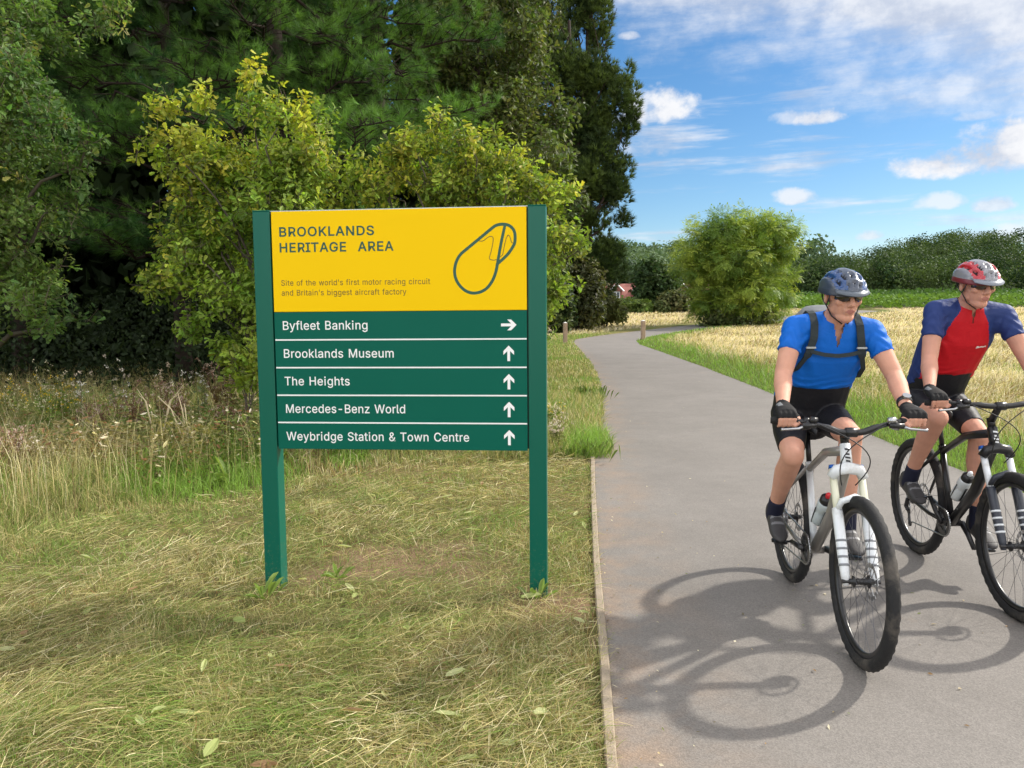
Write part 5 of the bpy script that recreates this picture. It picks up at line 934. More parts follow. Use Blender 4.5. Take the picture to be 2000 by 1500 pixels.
# ---------------------------------------------------------------- single plants that stand out of the grass
M_STEM = foliage('dry_stem', .7, .2, .0); M_PETAL = foliage('petal', .6, .2, .4, (1, 1, 1))
def stems_of(mb, n, h, spread, col, r=.004, bend=.15, base=.03):
    out = []
    for i in range(n):
        a = rng.uniform(0, 6.28); t = np.linspace(0, 1, 5)[:, None]; e = np.array([math.cos(a), math.sin(a), 0]) * spread * rng.uniform(.3, 1); hh = h * rng.uniform(.72, 1.05)
        P = np.array([math.cos(a), math.sin(a), 0]) * base * rng.random() + e * t ** 1.6 + np.array([0, 0, hh]) * t + np.concatenate([np.zeros((1, 3)), rng.normal(size=(4, 3)) * bend * .08]); V, F = tube(P, np.linspace(r, r * .45, 5), 4, False); mb.add(V, F, col * rng.uniform(.8, 1.2)); out.append(P)
    return out
def weed(kind, name, label, px, py, y, h, cat='plant', group=None):
    b = at(px, py, y); g = float(gz(b[0], y)); root = thing(name, (b[0], y, g), label, cat, group); st = MB(); fo = MB(); fl = MB()
    if kind in ('ragwort', 'seed', 'brown', 'thistle'):
        c = {'ragwort': (.12, .14, .04), 'seed': (.16, .13, .06), 'brown': (.12, .06, .035), 'thistle': (.10, .09, .05)}[kind]
        S = stems_of(st, {'ragwort': 9, 'seed': 5, 'brown': 12, 'thistle': 4}[kind], h, {'ragwort': .16, 'seed': .12, 'brown': .22, 'thistle': .1}[kind], np.array(c))
        top = []
        for P in S:
            for q in range({'ragwort': 7, 'seed': 6, 'brown': 9, 'thistle': 4}[kind]):
                t = rng.uniform(.55, 1); p = P[0] * 0 + np.array([np.interp(t, np.linspace(0, 1, 5), P[:, i]) for i in range(3)]); e = p + np.array([rng.normal(0, .05), rng.normal(0, .05), rng.uniform(.05, .14)]); V, F = tube([p, (p + e) / 2 + (0, 0, -.01), e], [.0022, .0018, .0013], 3, False); st.add(V, F, np.array(c)); top.append(e)
            k = 16; t = rng.uniform(.08, .85, k); pos = np.stack([np.interp(t, np.linspace(0, 1, 5), P[:, i]) for i in range(3)], 1); d = nrm(randdir(k) * (1, 1, .4)); A, B, Nn = frame_from(d, rng.uniform(0, 6.28, k)); lc = {'ragwort': (.10, .15, .03), 'seed': (.12, .13, .05), 'brown': (.14, .10, .045), 'thistle': (.10, .13, .06)}[kind]
            inst(fo, *LEAF_LONG, pos, A, B, Nn, np.stack([rng.uniform(.04, .12, k), rng.uniform(.05, .14, k), rng.uniform(.04, .12, k)], 1), np.array(lc) * rng.uniform(.7, 1.3, (k, 1)))
        top = np.array(top); m = {'ragwort': 5, 'seed': 9, 'brown': 8, 'thistle': 12}[kind]; pos = np.repeat(top, m, 0) + rng.normal(0, .010, (len(top) * m, 3)); A, B, Nn = frame_from(randdir(len(pos)), rng.uniform(0, 6.28, len(pos)))
        fc = {'ragwort': [(.62, .42, .02), (.55, .50, .36)], 'seed': [(.60, .54, .46), (.42, .34, .26)], 'brown': [(.22, .125, .09), (.36, .27, .22)], 'thistle': [(.62, .60, .56), (.40, .34, .28)]}[kind]
        pk = np.repeat(rng.random(len(top)) < (.35 if kind == 'ragwort' else .5), m)[:, None]; inst(fl, *CARD, pos, A, B, Nn, rng.uniform(.010, .024, len(pos)), np.where(pk, fc[0], fc[1]) * rng.uniform(.8, 1.15, (len(pos), 1)))
        st.obj('stem', M_STEM, root); fo.obj('foliage', M_LEAF, root); fl.obj('blossoms' if kind == 'ragwort' else 'seed_clumps', M_PETAL, root)
    elif kind in ('dock', 'lush'):
        k = 11 if kind == 'dock' else 90; az = rng.uniform(0, 6.28, k); el = rng.uniform(.35, 1.25, k) if kind == 'dock' else rng.uniform(.75, 1.45, k); d = np.stack([np.cos(az) * np.cos(el), np.sin(az) * np.cos(el), np.sin(el)], 1); Nn = nrm(np.array([0, 0, 1.0]) - d * d[:, 2:3] + randdir(k) * .15); B = nrm(np.cross(Nn, d)); Nn = np.cross(d, B); L_ = h * rng.uniform(.6, 1.1, k)
        E_ = halves([(.12, .012), (.30, .03), (.50, .085), (.70, .11), (.86, .08)], .3)
        inst(fo, *E_, rng.normal(0, .02 if kind == 'dock' else .14, (k, 3)) * (1, 1, 0) + (0, 0, .01), d, B, Nn, np.stack([L_, L_ * rng.uniform(.7, 1.2, k) * (1 if kind == 'dock' else .30), L_], 1), np.array((.12, .17, .045) if kind == 'dock' else (.100, .138, .036)) * rng.uniform(.8, 1.25, (k, 1))); fo.obj('foliage', M_LEAF, root)
    elif kind == 'stalks':
        for i in range(4):
            a = rng.uniform(-.3, .3); P = np.array([(rng.normal(0, .05), rng.normal(0, .05), 0), (a * .25, 0, h * .5), (a * .6, .02, h * .85), (a * 1.1 + .02, .02, h * rng.uniform(.9, 1.08))]); V, F = tube(P, [.006, .0055, .005, .003], 5, False); st.add(V, F, np.array((.50, .42, .27)))
        st.obj('stem', M_STEM, root)
WG = 'weeds standing in front of the dark wood'
W_ = [('ragwort', 'ragwort', 'tall ragwort with yellow flowers and pale seed tufts at the left of the picture', 92, 780, 8.2, 1.02), ('ragwort', 'ragwort', 'ragwort with pale tops behind the bright green grass on the far left', 22, 760, 8.9, .85), ('thistle', 'thistle', 'grey white seeding thistle standing against the black shade', 235, 800, 8.8, 1.0), ('brown', 'fleabane', 'reddish brown fluffy seed plant left of the sign', 340, 830, 8.2, .82), ('seed', 'fleabane', 'pale seeded plant just behind the brown fluffy plant', 318, 800, 8.9, 1.0), ('thistle', 'thistle', 'small grey thistle close to the left sign post', 395, 800, 9.0, 1.0),
      ('stalks', 'dead_stalk', 'bleached dead stalks standing tall beside the brown fluffy plant', 310, 880, 7.5, .86), ('stalks', 'dead_stalk', 'bleached dead stalks between the brown plant and the sign post', 372, 890, 7.4, .78), ('brown', 'fleabane', 'low brown seed plant against the left sign post', 455, 860, 8.0, .62), ('brown', 'fleabane', 'brown seed plant in the middle of the long grass on the left', 175, 800, 8.2, .62), ('seed', 'yarrow', 'white flowered yarrow in front of the ragwort', 80, 935, 6.7, .42), ('brown', 'fleabane', 'dark brown dead plant at the left edge of the grass', 15, 900, 6.6, .55),
      ('brown', 'fleabane', 'tall rusty seed plant behind the low one against the left sign post', 440, 800, 9.3, .95), ('thistle', 'thistle', 'thin grey thistle between the ragwort and the grey seeding thistle', 165, 790, 9.2, 1.0), ('brown', 'fleabane', 'brown seed plant in front of the grey seeding thistle', 255, 840, 8.3, .78), ('ragwort', 'ragwort', 'leafy green ragwort with few flowers right of the far left ragwort', 130, 800, 8.5, .85),
      ('seed', 'yarrow', 'white yarrow just right of the right sign post', 1084, 900, 8.6, .34), ('ragwort', 'ragwort', 'small ragwort with yellow flowers right of the sign', 1076, 820, 10.5, .3), ('dock', 'dock_plant', 'fresh green dock plant at the foot of the left sign post', 522, 1196, 4.05, .17), ('dock', 'dock_plant', 'flat green dock in the mown grass between the sign posts', 660, 1150, 4.35, .12), ('dock', 'dock_plant', 'grey green dock at the foot of the right sign post', 1045, 1195, 4.02, .12), ('dock', 'dock_plant', 'bright dock leaves in the grass behind the left sign post', 450, 945, 7.0, .30), ('lush', 'weed_clump', 'dark green weed clump hanging over the left edge of the path', 1150, 785, 14.2, .28), ('lush', 'weed_clump', 'bright tuft of green blades at the path edge beside the right sign post', 1150, 920, 8.3, .19)]
for a in W_: weed(*a, group=WG if a[1] in ('ragwort', 'thistle', 'fleabane', 'dead_stalk') else None)
# the mass of lower weeds between them
def undergrowth():
    mb = MB(); n = 5200; x, y = sample_view(n, 6.6, 11.5, -1.0, -.20); k = y > tall_edge(x) + .7; x, y = x[k], y[k]; n = len(x); hh = .30 + .55 * fbm(x * 1.3, y * 1.3, 301)
    k_ = 9; P = np.repeat(np.stack([x, y, gz(x, y)], 1), k_, 0); z = rng.random(n * k_) * np.repeat(hh, k_); P = P + np.stack([rng.normal(0, .035, n * k_), rng.normal(0, .035, n * k_), z], 1)
    A, B, Nn = frame_from(nrm(randdir(n * k_) * (1, 1, .5)), rng.uniform(0, 6.28, n * k_)); t = fbm(x * .9 + 4, y * .9, 311); c = mixc(np.array([.095, .13, .034]), np.array([.135, .115, .052]), sstep(t, .35, .65)); c = np.where((rng.random(n) < .07)[:, None], np.array([.17, .09, .045]), c); c = np.where((rng.random(n) < .05)[:, None], np.array([.50, .44, .36]), c)
    inst(mb, *LEAF_LONG, P, A, B, Nn, np.stack([rng.uniform(.03, .085, n * k_), rng.uniform(.03, .10, n * k_), rng.uniform(.03, .08, n * k_)], 1), np.repeat(c, k_, 0) * rng.uniform(.7, 1.3, (n * k_, 1)))
    tag(mb.obj('undergrowth', M_LEAF), 'tangle of low leafy weeds along the foot of the dark wood', kind='stuff')
undergrowth()

# ---------------------------------------------------------------- bicycles
# bicycle frame: x to the rider's right, y forward, z up, origin on the ground under the bottom bracket
M_RUBBER = plain('tyre_rubber', (0.020, 0.020, 0.021), 0.75, spec=0.3, vary=0.25, vscale=30, bump=0.3, bscale=160, dirt=(0.12, 0.105, 0.088), dscale=5)
M_BLACK = plain('black_alloy', (0.014, 0.014, 0.016), 0.32, spec=0.5, vary=0.2, vscale=25); M_STEEL = plain('steel', (0.42, 0.43, 0.45), 0.3, metal=1.0, vary=0.15, vscale=40)
M_WHITEP = plain('white_paint', (0.74, 0.77, 0.80), 0.25, coat=0.4, vary=0.05, vscale=14, dirt=(0.45, 0.43, 0.40), dscale=7); M_GREYP = plain('silver_grey_paint', (0.27, 0.255, 0.24), 0.3, metal=0.3, coat=0.3, vary=0.1, vscale=14)
M_CREAM = plain('cream_coating', (0.66, 0.65, 0.50), 0.28, coat=0.3); M_BLUEA = plain('blue_anodised', (0.015, 0.10, 0.42), 0.3, metal=0.5); M_GRIP = plain('grip_rubber', (0.012, 0.012, 0.012), 0.8, bump=0.5, bscale=220)
M_REDP = plain('red_detail', (0.55, 0.02, 0.03), 0.4); M_SPOKE = plain('spoke_steel', (0.10, 0.10, 0.11), 0.35, metal=0.8)
M_BOTTLE = plain('bottle_plastic', (0.50, 0.56, 0.58), 0.35, vary=0.06, vscale=12); M_BOTTLEW = plain('bottle_white', (0.66, 0.70, 0.72), 0.35, vary=0.06, vscale=12)

def revolve_x(mb, prof, n=96, col=(.5, .5, .5), mi=0, cx=0.0, close=True):
    """profile of (x, r) pairs spun about the x axis"""
    prof = np.array(prof, float); k = len(prof); a = np.linspace(0, 2 * PI, n, endpoint=False)
    V = np.stack([np.broadcast_to(prof[None, :, 0] + cx, (n, k)), np.cos(a)[:, None] * prof[None, :, 1], np.sin(a)[:, None] * prof[None, :, 1]], -1).reshape(-1, 3)
    kk = k if close else k - 1
    F = [(i * k + j, i * k + (j + 1) % k, ((i + 1) % n) * k + (j + 1) % k, ((i + 1) % n) * k + j) for i in range(n) for j in range(kk)]
    mb.add(V, F, col, mi)
def make_wheel(root, y, rim_mat, disc_side=-1):
    R = 0.3675; w = bpy.data.objects.new('wheel', None); C.objects.link(w); w.parent = root; w.location = (0, y, R); w.empty_display_size = 0.1
    # tyre with raised tread blocks
    n, k = 168, 14; a = np.linspace(0, 2 * PI, n, endpoint=False); b = np.linspace(0, 2 * PI, k, endpoint=False); A, B = np.meshgrid(a, b, indexing='ij')
    knob = ((np.arange(n)[:, None] % 4 < 2) ^ (np.arange(k)[None] % 2 == 0)) & (np.cos(B) > 0.25)
    r = 0.0265 + 0.0026 * knob; rad = 0.3385 + r * np.cos(B); x = r * np.sin(B)
    V = np.stack([x, rad * np.cos(A), rad * np.sin(A)], -1).reshape(-1, 3); i, j = np.meshgrid(np.arange(n), np.arange(k), indexing='ij'); i1, j1 = (i + 1) % n, (j + 1) % k
    mb = MB(); mb.add(V, [np.stack([i * k + j, i1 * k + j, i1 * k + j1, i * k + j1], -1).reshape(-1, 4)]); mb.obj('tyre', M_RUBBER, w, True)
    mb = MB(); revolve_x(mb, [(-.012, .318), (-.0125, .300), (-.006, .291), (.006, .291), (.0125, .300), (.012, .318)]); mb.obj('rim', rim_mat, w, True)
    mb = MB(); revolve_x(mb, [(-.052, .004), (-.052, .012), (-.036, .012), (-.034, .028), (-.030, .028), (-.026, .014), (.026, .014), (.030, .024), (.034, .024), (.036, .012), (.052, .012), (.052, .004)], 24); mb.obj('hub', M_BLACK, w, True)
    mb = MB()
    for q in range(28):
        a0 = 2 * PI * q / 28 + (0.32 if q % 2 else -0.32) * (1 if q % 4 < 2 else -1); a1 = 2 * PI * q / 28; sx = .031 if q % 2 else -.031
        mb.add(*tube([(sx, .024 * math.cos(a0 + 0.8 * (1 if q % 4 < 2 else -1)), .024 * math.sin(a0 + 0.8 * (1 if q % 4 < 2 else -1))), (0, .293 * math.cos(a1), .293 * math.sin(a1))], .0011, 4, False))
    mb.obj('spokes', M_SPOKE, w)
    mb = MB(); rr = np.array([.040, .050, .062, .080]); na = 48
    for q in range(na):                                      # slotted brake disc
        a0, a1 = 2 * PI * q / na, 2 * PI * (q + .62) / na
        for r0, r1, f in ((.062, .080, 1.0 if q % 3 else .7), (.030, .062, .5 if q % 8 == 0 else 0)):
            if f == 0: continue
            a2 = a0 + (a1 - a0) * (1.62 if f == 1.0 else 1); X = disc_side * .040
            V = [(X + s, rr_ * math.cos(t), rr_ * math.sin(t)) for s in (-.0009, .0009) for rr_, t in ((r0, a0), (r1, a0), (r1, a2), (r0, a2))]
            mb.add(V, [(0, 1, 2, 3), (7, 6, 5, 4), (0, 4, 5, 1), (1, 5, 6, 2), (2, 6, 7, 3), (3, 7, 4, 0)])
    mb.obj('brake_disc', M_STEEL, w)
    return w
def bar_pts(hw, zc, yc, rise, sweep):
    return [(-hw, yc - sweep, zc + rise), (-hw * .62, yc - sweep * .45, zc + rise), (-hw * .34, yc - .004, zc + rise * .55), (-.05, yc, zc), (.05, yc, zc), (hw * .34, yc - .004, zc + rise * .55), (hw * .62, yc - sweep * .45, zc + rise), (hw, yc - sweep, zc + rise)]

def make_bike(loc, rz, lean, label, P):
    root = thing('bicycle', loc, label, 'bicycle', rz=rz); root.rotation_euler = (0, lean, rz)
    BBk = np.array([0, 0, .315]); RAx = np.array([0, -.44, .3675]); FAx = np.array([0, .65, .3675]); st = np.array([0, -.342, .94])
    ax0 = FAx - .045 * np.array([0, .94, .342]); crown = ax0 + .485 * st; httop = crown + .125 * st; htbot = crown + .012 * st
    seat_dir = np.array([0, -.292, .956]); sttop = BBk + .44 * seat_dir
    fr, fm = MB(), P['frame']
    fr.add(*tube([BBk, sttop], [.0185, .0175], 14)); sb = fr.obj('seat_tube', P['seat_tube'], root, True)
    fr = MB(); fr.add(*tube([htbot, httop], [.026, .024], 16)); ht = fr.obj('head_tube', P['head'], root, True)
    mk = MB()
    for q, (dz, ln) in enumerate(((.030, .026), (.046, .032), (.062, .022), (.084, .030))):
        c0 = htbot + st * dz; Fw = np.array([0, .94, .342]); a_ = np.linspace(-.55, .55, 7) * ln / .03 * .8; R_ = .0262 - .0002
        up_ = st * .0045; V_ = np.concatenate([[c0 + (math.sin(t) * R_ * 1.0, 0, 0) + Fw * math.cos(t) * R_ + up_ * (1 if w else -1) + st * .35 * t * .012 for t in a_] for w in (0, 1)])
        mk.add(V_, [(i, i + 1, 8 + i, 7 + i) for i in range(6)])
    mk.obj('head_badge', P['badge'], ht, True)
    fr = MB()
    fr.add(*tube([htbot + .03 * st, (htbot + BBk) / 2 + (0, .03, -.012), BBk + (0, .01, .01)], [.027, .029, .026], 14))
    fr.add(*tube([httop - .03 * st, (httop + sttop) / 2 + (0, 0, .010), sttop - .03 * seat_dir], [.024, .021, .017], 14))
    fr.add(*tube([BBk + (-.045, 0, 0), BBk + (.045, 0, 0)], .024, 14))
    for s in (-1, 1):
        fr.add(*tube([BBk + (s * .03, -.02, 0), BBk + (s * .052, -.16, .012), RAx + (s * .066, .03, 0)], [.013, .012, .009], 8))
        fr.add(*tube([sttop - .02 * seat_dir + (s * .012, 0, 0), sttop * .5 + RAx * .5 + (s * .058, 0, .02), RAx + (s * .066, .01, .01)], [.011, .010, .008], 8))
    fr.obj('frame', fm, root, True)
    mb = MB(); mb.add(*tube([sttop - .02 * seat_dir, BBk + P['post'] * seat_dir], .0137, 12)); mb.obj('seat_post', M_BLACK, root, True)
    mb = MB(); mb.add(*tube([sttop - .012 * seat_dir, sttop + .008 * seat_dir], .021, 12)); mb.obj('seat_clamp', P['seat_tube'], root, True)
    sp = BBk + P['post'] * seat_dir; mb = MB()
    for i, (yy, w_, hh) in enumerate([(-.13, .045, .0), (-.11, .066, .012), (-.05, .064, .010), (.0, .040, .004), (.06, .022, .003), (.12, .018, .0), (.145, .008, -.004)]):
        pass
    ys = np.array([-.14, -.125, -.09, -.04, .0, .06, .12, .15]); ws = np.array([.02, .058, .070, .060, .038, .022, .018, .006]); hs = np.array([.0, .010, .014, .010, .006, .004, .0, -.008])
    V = []; a = np.linspace(0, 2 * PI, 14, endpoint=False)
    for yy, w_, hh in zip(ys, ws, hs): V += [(w_ * math.cos(t), sp[1] + yy + .01, sp[2] + .035 + hh + (.016 if math.sin(t) > 0 else .024) * math.sin(t)) for t in a]
    F = [(i * 14 + j, i * 14 + (j + 1) % 14, (i + 1) * 14 + (j + 1) % 14, (i + 1) * 14 + j) for i in range(7) for j in range(14)] + [tuple(range(13, -1, -1)), tuple(98 + j for j in range(14))]
    mb.add(V, F); mb.obj('saddle', plain('saddle_vinyl', (.015, .015, .016), .5), root, True)
    make_wheel(root, -.44, P['rim']); make_wheel(root, .65, P['rim'])
    # suspension fork
    fk = bpy.data.objects.new('fork', None); C.objects.link(fk); fk.parent = root; fk.empty_display_size = .1
    for s in (-1, 1):
        top = crown + (s * .062, 0, -.02); axl = FAx + (s * .062, -.006, 0); d = nrm(axl - top); L_ = np.linalg.norm(axl - top)
        mb = MB(); mb.add(*tube([top - d * .03, top + d * L_ * .5], .0165, 14)); mb.obj('stanchion', P['stanchion'], fk, True)
        mb = MB(); mb.add(*tube([top + d * P['lower0'], top + d * (P['lower0'] + .02), top + d * L_ * .75, top + d * (L_ - .02), axl + (0, .004, -.02)], [.0225, .0235, .0225, .019, .012], 14)); lo = mb.obj('lower_leg', P['lower'], fk, True)
        mb = MB()
        for q in range(4): c0 = top + d * (L_ * (.62 + .075 * q)); mb.add(*tube([c0, c0 + d * .010], .0236, 14))
        mb.obj('stripe', P['stripe'], lo, True)
        mb = MB(); mb.add(*tube([top - d * .03, top - d * .048], [.018, .014], 12)); mb.obj('fork_cap', P['cap'], fk, True)
    mb = MB(); cr = crown + (0, .004, -.005)
    mb.add(*tube([cr + (-.07, 0, -.022), cr + (-.05, .006, .012), cr + (0, .006, .022), cr + (.05, .006, .012), cr + (.07, 0, -.022)], [.024, .026, .028, .026, .024], 12)); mb.obj('fork_crown', P['crown'], fk, True)
    ar = crown + .0 * st - .135 * st * 0 + np.array([0, .035 + .05, -.115]); mb = MB()
    mb.add(*tube([ar + (-.064, -.012, -.045), ar + (-.052, .012, .0), ar + (0, .022, .022), ar + (.052, .012, .0), ar + (.064, -.012, -.045)], [.013, .015, .015, .015, .013], 10)); mb.obj('fork_arch', P['lower'], fk, True)
    mb = MB(); mb.add(*tube([FAx + (-.08, 0, 0), FAx + (.08, 0, 0)], .009, 10)); mb.add(*box(-.075, .60, .385, .028, .05, .07, .006)); mb.obj('brake_caliper', M_BLACK, fk)
    # stem, bar, grips, levers
    stm = httop + .03 * st; bz, by = P['bar_z'], .475; mb = MB()
    mb.add(*tube([httop - .0 * st, httop + .05 * st], .019, 12)); mb.add(*tube([stm, (0, by - .012, bz)], [.017, .018], 12)); mb.add(*tube([(-.024, by, bz), (.024, by, bz)], .022, 12)); mb.obj('stem', P['stem'], root, True)
    hb = bpy.data.objects.new('handlebar', None)
    mb = MB(); B = bar_pts(P['hw'], bz, by, P['rise'], .055); mb.add(*tube(resample3(B, 30), [.0112] * 10 + [.0150] * 10 + [.0112] * 10, 12)); hb = mb.obj('handlebar', M_BLACK, root, True)
    for s in (-1, 1):
        B2 = np.array(B[-2:] if s > 0 else B[:2][::-1]); o, e = B2[0], B2[1]; d = nrm(e - o)
        mb = MB(); mb.add(*tube([o + d * .015, o + d * .03, e - d * .01, e + d * .004], [.0165, .0165, .0165, .014], 14)); mb.obj('grip', M_GRIP, hb, True)
        c0 = o - d * .02; mb = MB(); mb.add(*tube([c0 - d * .012, c0 + d * .012], .018, 10)); mb.add(*tube([c0, c0 + (0, .035, -.010)], [.013, .012], 10)); mb.add(*tube([c0 + (-s * .03, .035, -.012), c0 + (s * .03, .040, -.014)], .013, 10))
        mb.obj('lever_clamp', M_BLACK, hb, True)
        mb = MB(); mb.add(*tube([c0 + (s * .02, .040, -.014), c0 + (s * .05, .055, -.025), c0 + (s * .11, .050, -.030), c0 + (s * .125, .056, -.030)], [.008, .006, .0055, .007], 8)); mb.obj('brake_lever', M_STEEL, hb, True)
        mb = MB(); mb.add(*tube([c0 + (-s * .035, .030, .008), c0 + (-s * .005, .034, .012)], .015, 10)); mb.add(*tube([c0 + (-s * .01, .02, -.022), c0 + (s * .02, .0, -.03)], .010, 8)); mb.obj('gear_shifter', M_BLACK if s > 0 else M_STEEL, hb, True)
    for s, bow in ((1, .085), (-1, .07)):
        c0 = np.array([s * P['hw'] * .42, by + .02, bz + P['rise'] - .01]); e = crown + (-s * .03, .02, -.06)
        t = np.linspace(0, 1, 14)[:, None]; Q = c0 + (e - c0) * t + np.array([-s * .10, bow, .02]) * np.sin(PI * t); mb = MB(); mb.add(*tube(Q, .0027, 6, False)); mb.obj('cable', M_BLACK, root, True)
    # transmission
    ca = P['crank']; ck = bpy.data.objects.new('crankset', None); C.objects.link(ck); ck.parent = root; ck.location = tuple(BBk); ck.empty_display_size = .05
    mb = MB(); n = 36; prof = []
    revolve_x(mb, [(.044, .05), (.044, .078), (.048, .078), (.048, .05)], 48); revolve_x(mb, [(.043, .0), (.043, .024), (.052, .024), (.052, .0)], 20)
    for q in range(4): t = q * PI / 2 + .5; mb.add(*tube([(.047, .02 * math.cos(t), .02 * math.sin(t)), (.047, .066 * math.cos(t), .066 * math.sin(t))], [.011, .007], 6))
    for q in range(n): t = 2 * PI * q / n; mb.add(*box(.046, .081 * math.cos(t), .081 * math.sin(t), .003, .005, .005))
    mb.obj('chainring', M_BLACK, ck)
    for s in (-1, 1):
        e = np.array([s * .068, -s * .172 * math.cos(ca), s * .172 * math.sin(ca)])     # right crank back when ca = 0
        mb = MB(); mb.add(*tube([(s * .055, 0, 0), e * (1, .5, .5) + (-s * .003, 0, 0), e], [.017, .014, .013], 10)); mb.obj('crank_arm', M_BLACK, ck, True)
        pd = e + (s * .065, 0, 0); mb = MB(); mb.add(*tube([e, pd + (s * .04, 0, 0)], .006, 8)); mb.add(*box(pd[0], pd[1], pd[2], .07, .075, .016, .004)); mb.obj('pedal', M_BLACK, ck)
    mb = MB(); h = .079; t0 = np.linspace(PI / 2 - .05, -PI / 2 + .05, 14)
    path = [(.046, BBk[1] + h * math.cos(t), BBk[2] + h * math.sin(t)) for t in t0] + [(.046, -.40, .21), (.046, -.425, .19), (.046, -.46, .21), (.046, -.44, .265), (.046, -.435, .30)]
    mb.add(*tube(path + [(.046, RAx[1] + .045 * math.cos(t), RAx[2] + .045 * math.sin(t)) for t in np.linspace(-PI * .6, -PI * 1.5, 8)] + [path[0]], .0042, 6, False)); mb.obj('chain', M_STEEL, root, True)
    mb = MB(); revolve_x(mb, [(.030, .05), (.036, .05), (.036, .04), (.042, .04), (.042, .032), (.05, .03), (.05, .018), (.030, .018)], 30); ob = mb.obj('cassette', M_STEEL, root); ob.location = tuple(RAx)
    mb = MB(); mb.add(*tube([(.06, -.44, .35), (.062, -.455, .30), (.055, -.44, .275)], [.012, .014, .012], 8)); mb.add(*tube([(.052, -.44, .275), (.052, -.42, .19)], [.008, .008], 8))
    mb.add(*tube([(.048, -.44, .27), (.056, -.44, .27)], .018, 12)); mb.add(*tube([(.048, -.42, .195), (.056, -.42, .195)], .018, 12)); mb.obj('derailleur', M_BLACK, root)
    # bottle cage, on the down tube
    dt = nrm(htbot - BBk); nn = np.array([0, -dt[2], dt[1]]); cb = BBk + dt * .17 + nn * .030
    mb = MB()
    for s in (-1, 1): mb.add(*tube([cb + nn * .0, cb + (s * .036, 0, 0) + nn * .036 - dt * .02, cb + (s * .039, 0, 0) + nn * .036 + dt * .10, cb + nn * .07 + dt * .12], .003, 6, False))
    mb.add(*tube([cb, cb + dt * .11], .006, 6)); mb.obj('bottle_cage', M_BLACK, root, True)
    # bottle: a thing of its own, resting in the cage
    lead = cb + nn * .037 - dt * .015; prof = [(0, .0), (0, .034), (.01, .0365), (.075, .0365), (.085, .033), (.10, .033), (.11, .0365), (.155, .0365), (.168, .030)]
    bt = thing('water_bottle', (0, 0, 0), P['bottle_label'], 'bottle')
    def spin(prof_, mat, name, par):
        mb_ = MB(); k = len(prof_); a_ = np.linspace(0, 2 * PI, 20, endpoint=False); V_ = []
        for l, r in prof_: V_ += [dt * l + nn * (r * math.cos(t)) + np.array([1, 0, 0]) * (r * math.sin(t)) for t in a_]
        F_ = [(i * 20 + j, i * 20 + (j + 1) % 20, (i + 1) * 20 + (j + 1) % 20, (i + 1) * 20 + j) for i in range(k - 1) for j in range(20)] + [tuple((k - 1) * 20 + j for j in range(20))]
        mb_.add(np.array(V_), F_); return mb_.obj(name, mat, par, True)
    spin(prof, P['bottle'], 'bottle_body', bt); cap = spin([(.166, .032), (.192, .031), (.200, .022), (.203, .012)], M_BLACK, 'cap', bt); spin([(.202, .012), (.222, .013), (.228, .009)], P['nozzle'], 'nozzle', cap)
    bt.matrix_world = root_matrix(loc, rz, lean) @ Matrix.Translation(Vector(lead))
    return root
def root_matrix(loc, rz, lean):
    return Matrix.Translation(Vector(loc)) @ Matrix.Rotation(rz, 4, 'Z') @ Matrix.Rotation(lean, 4, 'Y')
def resample3(P, n):
    P = np.asarray(P, float); d = np.concatenate([[0], np.cumsum(np.linalg.norm(np.diff(P, axis=0), axis=1))]); t = np.linspace(0, d[-1], n)
    return np.stack([np.interp(t, d, P[:, i]) for i in range(3)], 1)
POSE_B = ((1.5525, 3.870, 0.014), 3.0565, 0.0); POSE_R = ((2.5458, 4.3617, 0.014), 3.0684, 0.02)
make_bike(*POSE_B, 'silver and white mountain bike with white suspension fork, ridden by the man in blue',
    dict(frame=M_GREYP, seat_tube=M_WHITEP, head=M_WHITEP, rim=M_BLACK, stanchion=M_CREAM, lower=M_WHITEP, lower0=.15, stripe=plain('grey_decal', (.22, .23, .25), .4), cap=M_BLUEA, crown=M_WHITEP, stem=M_BLACK, badge=M_BLACK, bar_z=.990, rise=.046, hw=.335, crank=-.08, post=.60, bottle=M_BOTTLE, nozzle=M_REDP, bottle_label='grey water bottle with red nozzle in the cage of the white bike'))
make_bike(*POSE_R, 'black mountain bike with black fork, ridden by the man in red',
    dict(frame=M_BLACK, seat_tube=M_BLACK, head=M_BLACK, rim=M_BLACK, stanchion=M_WHITEP, lower=plain('dark_slate_paint', (.035, .040, .055), .35), lower0=.17, stripe=M_WHITEP, cap=M_BLUEA, crown=M_BLACK, stem=M_BLACK, badge=M_WHITEP, bar_z=1.045, rise=.018, hw=.345, crank=.80, post=.62, bottle=M_BOTTLEW, nozzle=M_WHITEP, bottle_label='pale water bottle with black cap in the cage of the black bike'))

# ---------------------------------------------------------------- the two riders, modelled in their bicycle's frame
def remeshed(mb, voxel, smooth=6, name='tmp'):
    me = mb.mesh(name, []); o = link(name, me)
    r = o.modifiers.new('r', 'REMESH'); r.mode = 'VOXEL'; r.voxel_size = voxel
    if smooth:
        s = o.modifiers.new('s', 'SMOOTH'); s.factor = 0.5; s.iterations = smooth
    bpy.context.view_layer.update()
    ev = o.evaluated_get(bpy.context.evaluated_depsgraph_get()); m2 = bpy.data.meshes.new_from_object(ev)
    bpy.data.objects.remove(o); bpy.data.meshes.remove(me)
    n = len(m2.vertices); V = np.zeros(n * 3, np.float32); m2.vertices.foreach_get('co', V); V = V.reshape(-1, 3).astype(float)
    F = np.zeros(len(m2.polygons) * 4, np.int32); m2.polygons.foreach_get('vertices', F) if all(p.loop_total == 4 for p in m2.polygons) else None
    F = F.reshape(-1, 4); bpy.data.meshes.remove(m2)
    return V, F
